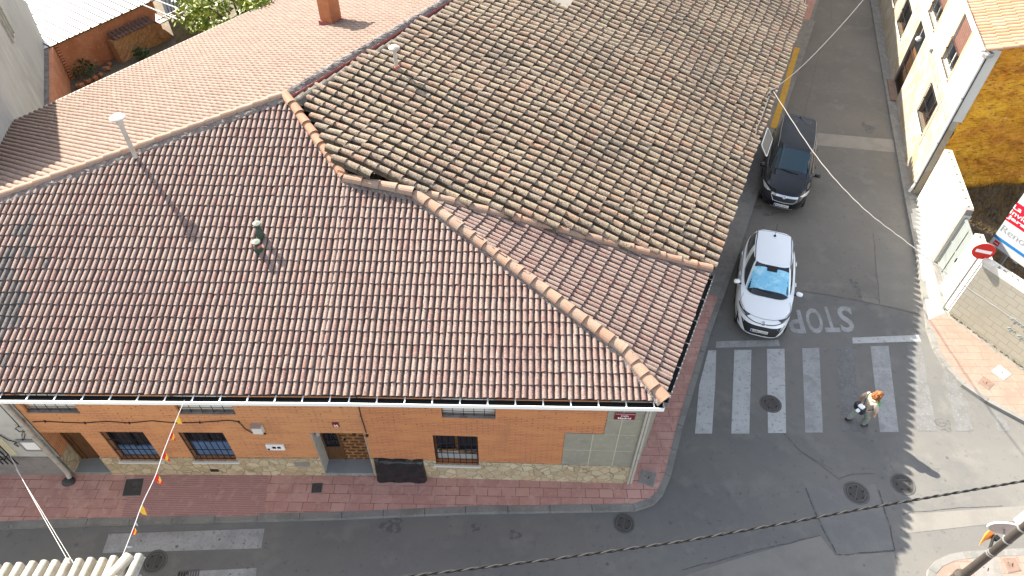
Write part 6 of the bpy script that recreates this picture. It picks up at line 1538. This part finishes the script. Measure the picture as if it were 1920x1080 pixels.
# --- white hatchback
def det_white(t, patch, line, mir, shoot, body, paint):
    patch('windscreen_shade', [(-.655, .80), (.655, .80), (.535, .17), (-.535, .17)], 'top', m_shade, n=10)
    patch('mirror_housing', [(-.15, .27), (.15, .27), (.17, .10), (-.17, .10)], 'top', m_rub, n=4, lift=.008)
    q = [(.40, 1.66), (.55, 1.74), (.72, 1.58), (.80, 1.22), (.77, 1.18), (.70, 1.42), (.56, 1.58)]
    for k, pp in enumerate((q, mir(q))):
        h = patch('headlight', pp, 'lamp', m_lampdark); cx, cy = pp[5]; patch('lamp_lens', [(pp[1][0] * .75 + pp[6][0] * .25, pp[1][1] * .75 + pp[6][1] * .25), pp[2], (pp[3][0] * .6 + pp[2][0] * .4, pp[3][1] * .6 + pp[2][1] * .4), (cx * .7 + pp[2][0] * .3, cy * .7 + pp[2][1] * .3)], 'lamp', m_lamp, h, 4, .006)
    g = patch('grille', [(-.66, .60), (.66, .60), (.46, .31), (-.46, .31)], 'front', m_rub, n=11)
    for z in (.36, .42, .48, .54): line('grille_bar', [(-.47 - (z - .31) * .6, z), (.47 + (z - .31) * .6, z)], 'front', m_gap2, .004, g)
    for s in (1, -1): patch('fog_slot', [(s * .66, .36), (s * .80, .50), (s * .81, .55), (s * .68, .45)], 'front', m_rub, n=4)
    line('bonnet_gap', [(-.72, 1.30), (-.58, 1.58), (-.3, 1.70), (0, 1.735), (.3, 1.70), (.58, 1.58), (.72, 1.30)], 'top', m_gap, .006); line('bonnet_gap', [(-.70, .96), (-.76, 1.2), (-.72, 1.30)], 'top', m_gap, .005); line('bonnet_gap', [(.70, .96), (.76, 1.2), (.72, 1.30)], 'top', m_gap, .005)
    line('nose_line', [(-.56, .72), (-.25, .675), (0, .665), (.25, .675), (.56, .72)], 'front', m_rub, .013)
    e = shoot(0, .685, 'front'); b = B(); ax = V((0, .8, .6)).normalized(); b.lathe([(.048, 0), (.06, .006), (.07, 0)], e, 18, axis=ax); bd = obj('badge', b, m_chrome, t, False, True)
    b = B(); sx, sy = V((1, 0, 0)), ax.cross(V((1, 0, 0)))
    for s in (-1, 1): b.tube([e + sx * (.022 * s - .008) - sy * .035 + ax * .004, e + sx * (.022 * s + .008) + sy * .035 + ax * .004], .006, 5)
    b.tube([e - sx * .018 + sy * .005 + ax * .004, e + sx * .018 - sy * .005 + ax * .004], .006, 5); obj('badge_mark', b, m_chrome, bd, False, True)
    platetext(t, shoot, (.06, .45), .52, .115, '1680 LWD', t)
    for s in (1, -1): line('roof_channel', [(s * .545, .02), (s * .565, -.7), (s * .54, -1.42)], 'top', m_rub, .014)
    line('hatch_gap', [(-.5, -1.44), (0, -1.50), (.5, -1.44)], 'top', m_gap, .006)
    p = shoot(0, -1.28, 'top'); b = B(); b.lathe([(.045, 0), (.03, .03), (.012, .05), (0, .05)], p, 12); b.tube([p + V((0, 0, .03)), p + V((0, -.30, .26))], .006, 5); obj('aerial', b, m_rub, t, False, True)
    for s in (1, -1): b = B(); b.tube([shoot(s * .05 - .1, .86, 'top') + V((0, 0, .012)), shoot(s * .05 + .42, .80, 'top') + V((0, 0, .012))], .011, 5); obj('wiper', b, m_rub, t, False, True)
    for s in (1, -1):
        for y in (.12, -.82):
            h = [sx for sx in (s * .872,)][0]; b = B(); b.box(V((h, y, .86)), (.03, .17, .03), bev=.01); obj('door_handle', b, paint, t, True, True)
        b = B(); b.box(V((s * .862, -.25, .30)), (.03, 2.2, .09), bev=.01); obj('sill_trim', b, m_rub, t, False, True)
        for y in (.72, -.22, -1.08): b = B(); b.tube([V((s * .872, y, .34)), V((s * .878, y, .62)), V((s * .862, y - .02, .88))], .005, 4); obj('door_gap', b, m_gap, t, False, True)
white = dict(scale=(1.0, 1.055, 1.0), n=(3.4, 3.5, 3.6), low=[(.17, 1.90, -1.90, .80), (.24, 1.99, -1.97, .835), (.31, 2.01, -2.0, .855), (.44, 1.985, -2.01, .866), (.56, 1.94, -2.0, .868), (.66, 1.875, -1.985, .862), (.74, 1.80, -1.965, .85)], shoulder=(1.70, -1.93, .825),
             deck=[(1.95, .66), (1.75, .735), (1.5, .82), (1.1, .90), (.75, .97), (.3, 1.0), (-1.9, 1.02)], crown=.075,
             glass=[(.93, .99, -1.90, .765, (4.6, 4.0, 4.0)), (1.06, .76, -1.84, .735, (4.6, 4.2, 4.0)), (1.20, .52, -1.76, .695, (4.6, 4.4, 4.0)), (1.32, .31, -1.67, .655, (4.6, 4.6, 4.0)), (1.405, .15, -1.58, .62, (4.6, 4.8, 4.2)), (1.43, .09, -1.54, .60, (4.6, 5, 4.2))],
             ang=(39, 51, 84, 90, 122, 146), roofcrown=.045, roofmat=None, mirror=(.86, .62, .98), axles=(1.28, -1.28), details=det_white, mirmat=(m_cwhite, m_cwhite))
fc = at(1424, 629, .28); hd = V((-1.107, -3.76, 0)).normalized(); az_ = math.atan2(hd.x, hd.y)
wcx = fc - hd * 2.09; car(white, 'white hatchback with a blue sunshade behind its windscreen, parked before the crossing', (wcx.x, wcx.y, .008), az_, m_cwhite)
# --- black people carrier
def det_black(t, patch, line, mir, shoot, body, paint):
    patch('windscreen_tint', [(-.68, 1.02), (.68, 1.02), (.57, .30), (-.57, .30)], 'top', m_wsblue, n=10)
    q = [(.46, 1.93), (.60, 1.90), (.76, 1.72), (.84, 1.40), (.79, 1.36), (.62, 1.66)]; patch('headlight', q, 'lamp', m_lamp); patch('headlight', mir(q), 'lamp', m_lamp)
    g = patch('grille', [(-.46, .72), (.46, .72), (.36, .585), (-.36, .585)], 'front', m_rub, n=8)
    patch('grille_bar', [(-.47, .785), (.47, .785), (.45, .725), (-.45, .725)], 'front', m_chrome, n=9, lift=.004); line('grille_rim', [(-.47, .74), (-.36, .58), (0, .56), (.36, .58), (.47, .74)], 'front', m_chrome, .010)
    e = shoot(0, .735, 'front') + V((0, .01, .012)); ax = V((0, .85, .5)).normalized(); b = B(); b.lathe([(.05, 0), (.062, .008), (.072, 0)], e, 18, axis=ax); bd = obj('badge', b, m_chrome, t, False, True)
    sx, sy = V((1, 0, 0)), ax.cross(V((1, 0, 0))); b = B(); b.tube([e - sx * .085 - sy * .006 + ax * .005, e + sx * .01 - sy * .006 + ax * .005, e - sx * .01 + sy * .008 + ax * .005, e + sx * .085 + sy * .008 + ax * .005], .007, 5); obj('badge_mark', b, m_chrome, bd, False, True)
    platetext(t, shoot, (.02, .44), .52, .11, '9623 GNV', t)
    patch('lower_lip', [(-.42, .33), (.42, .33), (.38, .29), (-.38, .29)], 'front', m_steel, n=7)
    for s in (1, -1): line('bonnet_crease', [(s * .66, 1.02), (s * .60, 1.5), (s * .48, 1.95)], 'top', m_gap2, .008); line('roof_rail', [(s * .615, .22), (s * .635, -.8), (s * .60, -1.85)], 'top', m_steel, .014)
    line('lacquer_edge', [(-.42, -1.62), (-.38, -1.42), (-.22, -1.38), (-.16, -1.58), (0, -1.64), (.10, -1.50), (.13, -1.34), (.30, -1.32), (.40, -1.5), (.44, -1.7)], 'top', m_haze, .012); line('lacquer_edge', [(-.5, -1.75), (.5, -1.78)], 'top', m_haze, .008)
    for s in (1, -1): b = B(); b.tube([shoot(s * .1 - .2, 1.13, 'top') + V((0, 0, .012)), shoot(s * .1 + .42, 1.05, 'top') + V((0, 0, .012))], .012, 5); obj('wiper', b, m_rub, t, False, True)
    for s in (1, -1):
        for y in (.2, -.95): b = B(); b.box(V((s * .905, y, .92)), (.03, .2, .035), bev=.01); obj('door_handle', b, paint, t, True, True)
        line('window_trim', [(s * .80, .75), (s * .80, -.5), (s * .79, -1.7)], 'top', m_steel, .012)
        b = B(); b.box(V((s * .905, -.2, .55)), (.03, 2.3, .06), bev=.012); obj('side_strip', b, m_rub, t, False, True)
    b = B(); b.lathe([(.04, 0), (.03, .03), (0, .035)], shoot(0, -1.75, 'top'), 10); obj('aerial', b, m_rub, t, False, True)
black = dict(scale=(1.02, 1.09, 1.02), n=(3.4, 3.3, 4.0), low=[(.19, 2.05, -2.12, .82), (.28, 2.17, -2.19, .87), (.40, 2.215, -2.22, .895), (.55, 2.21, -2.23, .902), (.68, 2.16, -2.225, .90), (.80, 2.06, -2.21, .892), (.88, 1.97, -2.19, .88)], shoulder=(1.90, -2.16, .855),
             deck=[(2.1, .70), (1.95, .80), (1.7, .90), (1.3, 1.0), (1.0, 1.06), (.5, 1.08), (-2.2, 1.08)], crown=.085,
             glass=[(1.00, 1.28, -2.14, .80, (4.8, 4.2, 4.4)), (1.15, 1.00, -2.10, .775, (4.8, 4.4, 4.4)), (1.32, .70, -2.04, .735, (4.8, 4.6, 4.4)), (1.46, .44, -1.99, .695, (4.8, 4.8, 4.4)), (1.56, .26, -1.95, .665, (4.8, 5, 4.6)), (1.59, .19, -1.93, .645, (4.8, 5, 4.6))],
             ang=(40, 50, 82, 86, 128, 142), roofcrown=.04, roofmat=m_croofblk, mirror=(.89, .86, 1.03), axles=(1.38, -1.32), details=det_black, mirmat=(m_cblack, m_cblack))
fc = at(1463, 392, .28); hd = V((-1.69, -4.7, 0)).normalized(); az_ = math.atan2(hd.x, hd.y)
wcx = fc - hd * 2.4; car(black, 'black people carrier with pale headlights, parked behind the white hatchback', (wcx.x, wcx.y, .008), az_, m_cblack)

# =================================================================== PERSON
def skin(name, chains, mat, parent, sub=2, loc=True):
    """chains: list of [(x, y, z, r) or (x, y, z, rx, ry)...]; a chain starting with ('j', i) grows from vertex i"""
    me = bpy.data.meshes.new(name); vs = []; es = []; rad = []
    for ch in chains:
        prev = None
        for p in ch:
            if p[0] == 'j': prev = p[1]; continue
            vs.append(p[:3]); rad.append((p[3], p[4] if len(p) > 4 else p[3]))
            if prev is not None: es.append((prev, len(vs) - 1))
            prev = len(vs) - 1
    me.from_pydata(vs, es, []); o = bpy.data.objects.new(name, me); COL.objects.link(o)
    md = o.modifiers.new('s', 'SKIN'); md.use_smooth_shade = True
    for i, r in enumerate(rad): me.skin_vertices[0].data[i].radius = r
    me.skin_vertices[0].data[0].use_root = True
    o.modifiers.new('d', 'SUBSURF').levels = sub
    bpy.context.view_layer.update()
    nm = bpy.data.meshes.new_from_object(o.evaluated_get(bpy.context.evaluated_depsgraph_get()))
    bpy.data.objects.remove(o); bpy.data.meshes.remove(me)
    nm.name = name; nm.materials.clear(); nm.materials.append(mat)
    for p in nm.polygons: p.use_smooth = True
    o = bpy.data.objects.new(name, nm); COL.objects.link(o)
    if parent is not None: o.parent = parent
    return o
m_skin = M('skin', (.55, .30, .20), .55); m_hair = M('auburn_hair', (.25, .085, .022), .55, [(18, (.40, .17, .05), .50, .68), (40, (.11, .035, .012), .50, .66)], coords='obj')
m_shirt = M('beige_top', (.48, .40, .31), .85, [(9, (.50, .40, .30), .48, .68)], coords='obj'); m_trous = M('grey_green_trousers', (.20, .22, .19), .85, [(14, (.27, .29, .25), .5, .68)], coords='obj')
m_bag = M('black_bag', (.02, .022, .028), .5, [(9, (.05, .055, .07), .55, .7)], coords='obj'); m_bagw = M('white_bag_flap', (.74, .76, .78), .5); m_shoe = M('black_shoe', (.012, .012, .013), .5); m_green = M('green_scarf', (.06, .38, .12), .8); m_yelsc = M('pale_yellow_scarf', (.55, .52, .34), .8); m_mask = M('blue_mask', (.18, .50, .75), .7)
pf = at(1606, 794, 0)
per = thing('person', 'person with long auburn hair and beige top walking across the crossing with a black bag', 'person', (pf.x - .02, pf.y + .02, .006), math.radians(-86))
SC = .93; SX = 1.10; per.scale = (SX, SX, SC)
# local: +y walking direction, +x the person's right (towards the camera), pelvis at z .82
bodyo = skin('body', [
    [(0, 0, .82, .125, .10), (0, .005, .95, .115, .09), (0, .015, 1.08, .125, .095), (0, .03, 1.20, .135, .10), (0, .04, 1.28, .08, .075), (0, .06, 1.345, .048), (0, .085, 1.39, .052)],
    [('j', 0), (.085, .05, .74, .085), (.095, .12, .45, .062), (.095, .13, .40, .056), (.09, .12, .12, .040), (.09, .12, .06, .036)],
    [('j', 0), (-.085, -.04, .74, .085), (-.095, -.05, .45, .06), (-.095, -.07, .40, .054), (-.09, -.19, .14, .040), (-.09, -.205, .08, .036)],
    [('j', 3), (.155, .04, 1.235, .056), (.20, .05, 1.19, .050), (.235, .09, .99, .041), (.235, .10, .95, .038), (.20, .14, .76, .028), (.195, .145, .73, .025)],
    [('j', 3), (-.155, .04, 1.235, .056), (-.20, .03, 1.19, .050), (-.24, -.05, 1.0, .041), (-.24, -.055, .96, .038), (-.22, -.02, .76, .028), (-.22, -.015, .73, .025)]], m_skin, per)
def hand(nm, w, d, side, m=m_skin):
    """palm and five fingers from wrist w along direction d"""
    w = V(w); d = V(d).normalized(); s = V((0, 1, 0)) - d * d.y; s.normalize(); n = d.cross(s)
    ch = []; pal = [(*(w - d * .015), .024, .016), (*(w + d * .035), .034, .016), (*(w + d * .075), .036, .014)]; ch.append(pal)
    for k, (o, L) in enumerate(((-.030, .062), (-.010, .072), (.010, .068), (.029, .055))):
        b0 = w + d * .07 + s * o * .9; b1 = b0 + d * L * .5 + n * .006 * side; b2 = b1 + (d * .8 + n * .6 * side).normalized() * L * .5
        ch.append([('j', 2), (*b0, .0095), (*b1, .0085), (*b2, .0065)])
    t0 = w + d * .03 + s * .034; t1 = t0 + (d * .7 + s * .6).normalized() * .03; t2 = t1 + (d * .9 + s * .15 + n * .3 * side).normalized() * .028
    ch.append([('j', 1), (*t0, .0105), (*t1, .0095), (*t2, .007)])
    return skin(nm, ch, m, per, 1)
hand('hand', (.195, .145, .73), (-.05, .45, -.85), -1); hand('hand', (-.22, -.015, .73), (.03, .2, -1), 1)
# head
bm = bmesh.new(); bmesh.ops.create_uvsphere(bm, u_segments=28, v_segments=20, radius=1); hc = V((0, .115, 1.455)); tilt = Matrix.Rotation(math.radians(-24), 3, 'X')
for v in bm.verts:
    x, y, z = v.co; w = .074 * (1 - .16 * max(0, -z)) * (1 - .10 * max(0, y) * max(0, -z)); yy = y * (.094 if y > 0 else .10); zz = z * .112
    if y > 0:
        nose = math.exp(-((x / .16) ** 2 + ((z + .12) / .24) ** 2)) * .022 * (1 if z < .15 else .4); eye = (math.exp(-(((abs(x) - .38) / .16) ** 2 + ((z - .02) / .12) ** 2))) * -.010
        lip = math.exp(-((x / .3) ** 2 + ((z + .48) / .07) ** 2)) * .005; chin = math.exp(-((x / .35) ** 2 + ((z + .85) / .2) ** 2)) * .012; yy += nose + eye + lip + chin
    v.co = hc + tilt @ V((x * w, yy, zz))
head = finish('head', bm, m_skin, per, True, True, True)
for s in (1, -1):
    b = B(); c = hc + tilt @ V((s * .028, .082, .004)); b.lathe([(0, .007), (.008, .005), (.011, 0), (.009, -.004)], c, 10, axis=tilt @ V((0, 1, 0))); obj('eye', b, m_signwhite, head, True, True)
    b = B(); b.lathe([(0, .0085), (.005, .0075), (.0055, .006)], c, 8, axis=tilt @ V((0, 1, 0))); obj('pupil', b, m_letter_dark, head, True, True)
    b = B(); e = hc + tilt @ V((s * .073, -.004, -.01)); b.lathe([(.006, 0), (.018, .004), (.022, .010), (.012, .012), (0, .011)], e, 10, axis=V((s, -.25, 0))); obj('ear', b, m_skin, head, True, True)
b = B(); mc = hc + tilt @ V((0, .088, -.05)); mx_, my_, mz_ = tilt @ V((1, 0, 0)), tilt @ V((0, 1, 0)), tilt @ V((0, 0, 1)); rows = []
for j in range(6):
    for i in range(9):
        u, v = i / 8 * 2 - 1, j / 5 * 2 - 1; rows.append(mc + mx_ * (.062 * u) + mz_ * (.042 * v * (1 - .2 * abs(u))) + my_ * (.022 - .055 * u * u - .010 * v * v))
b.add(rows, [(j * 9 + i, j * 9 + i + 1, (j + 1) * 9 + i + 1, (j + 1) * 9 + i) for j in range(5) for i in range(8)]); obj('face_mask', b, m_mask, per, True, True)
# hair: cap and a long fall of strands
bm = bmesh.new(); bmesh.ops.create_uvsphere(bm, u_segments=36, v_segments=24, radius=1); rr = random.Random(8)
kill = []
for v in bm.verts:
    x, y, z = v.co
    if y > .30 and z < .52: kill.append(v)
    wav = 1 + .03 * math.sin(14 * math.atan2(x, y) + 3 * z) + rr.gauss(0, .008); down = max(0, -z)
    v.co = hc + tilt @ V((x * .088 * wav * (1 + .05 * down), y * .112 * wav - .022 * down, z * (.128 if z > 0 else .17)))
bmesh.ops.delete(bm, geom=kill, context='VERTS'); hair = finish('hair', bm, m_hair, per, True, True, True)
b = B()
for k in range(46):
    a = rr.uniform(-1.75, 1.75); p0 = hc + tilt @ V((math.sin(a) * .082, -math.cos(a) * .10, rr.uniform(-.03, .07))); L = rr.uniform(.17, .30); ph = rr.random() * 6; pts = []
    for i in range(7): f = i / 6; pts.append(p0 + V((math.sin(a) * .045 * f + .012 * math.sin(ph + 6 * f), -math.cos(a) * .03 * f - .035 * f + .012 * math.cos(ph + 5 * f), -L * f)))
    b.tube(pts, [.020, .021, .02, .018, .015, .011, .004], 6)
obj('hair_strands', b, m_hair, hair, True, True)
# clothing
skin('top', [[(0, .002, .79, .158, .134), (0, .003, .87, .150, .124), (0, .005, .95, .132, .106), (0, .015, 1.08, .140, .110), (0, .03, 1.20, .150, .114), (0, .04, 1.285, .092, .083)],
    [('j', 4), (.155, .04, 1.235, .068), (.20, .05, 1.19, .064), (.23, .085, 1.04, .057), (.234, .09, 1.0, .054)], [('j', 4), (-.155, .04, 1.235, .068), (-.20, .03, 1.19, .064), (-.234, -.035, 1.04, .057), (-.238, -.045, 1.0, .054)]], m_shirt, per)
skin('trousers', [[(0, 0, .80, .138, .112), (0, .003, .88, .135, .108)], [('j', 0), (.088, .05, .70, .105), (.096, .12, .45, .084), (.096, .13, .38, .080), (.092, .12, .14, .072), (.092, .12, .10, .070)], [('j', 0), (-.088, -.04, .70, .105), (-.096, -.05, .45, .084), (-.096, -.075, .38, .080), (-.092, -.18, .16, .072), (-.092, -.195, .12, .070)]], m_trous, per)
skin('shoe', [[(.09, .08, .045, .040, .045), (.09, .13, .045, .044, .045), (.092, .21, .038, .046, .036), (.094, .28, .030, .036, .026)]], m_shoe, per)
skin('shoe', [[(-.09, -.27, .075, .040, .045), (-.09, -.21, .055, .044, .045), (-.092, -.13, .038, .046, .036), (-.094, -.06, .028, .036, .026)]], m_shoe, per)
b = B(); b.tube([V((.06, .12, 1.32)), V((.13, .13, 1.27)), V((.155, .13, 1.18))], [.036, .05, .03], 8); obj('scarf_end', b, m_green, per, True, True)
b = B(); pts = [V((.10 * math.cos(a), .045 + .090 * math.sin(a), 1.31 + .015 * math.sin(a))) for a in [i * 2 * math.pi / 16 for i in range(17)]]; b.tube(pts, .036, 8); obj('scarf', b, m_yelsc, per, True, True)
bagt = thing('shoulder_bag', 'black shoulder bag with a white flap at the walker\'s back', 'bag', (0, 0, 0))
bagt.matrix_world = Matrix.Translation(per.location) @ Matrix.Rotation(math.radians(-86), 4, 'Z') @ Matrix.Diagonal((SX, SX, SC, 1))
b = B(); b.box(V((.06, -.22, .93)), (.30, .16, .30), Matrix.Rotation(.18, 3, 'X') @ Matrix.Rotation(.3, 3, 'Z'), bev=.05); obj('pouch', b, m_bag, bagt, True, True)
b = B(); b.box(V((.10, -.235, 1.06)), (.15, .13, .09), Matrix.Rotation(.25, 3, 'X') @ Matrix.Rotation(.4, 3, 'Z'), bev=.035); obj('flap', b, m_bagw, bagt, True, True)
b = B(); b.box(V((.15, -.31, .98)), (.09, .16, .07), Matrix.Rotation(.5, 3, 'Z'), bev=.03); obj('pocket', b, m_bagw, bagt, True, True)
b = B(); b.tube(smooth_path([V((.05, -.16, 1.05)), V((-.12, -.05, 1.30)), V((-.14, .06, 1.31)), V((-.05, .16, 1.2)), V((.13, .12, 1.02)), V((.18, -.08, .98))], 6), .014, 6); obj('strap', b, m_bag, bagt, False, True)
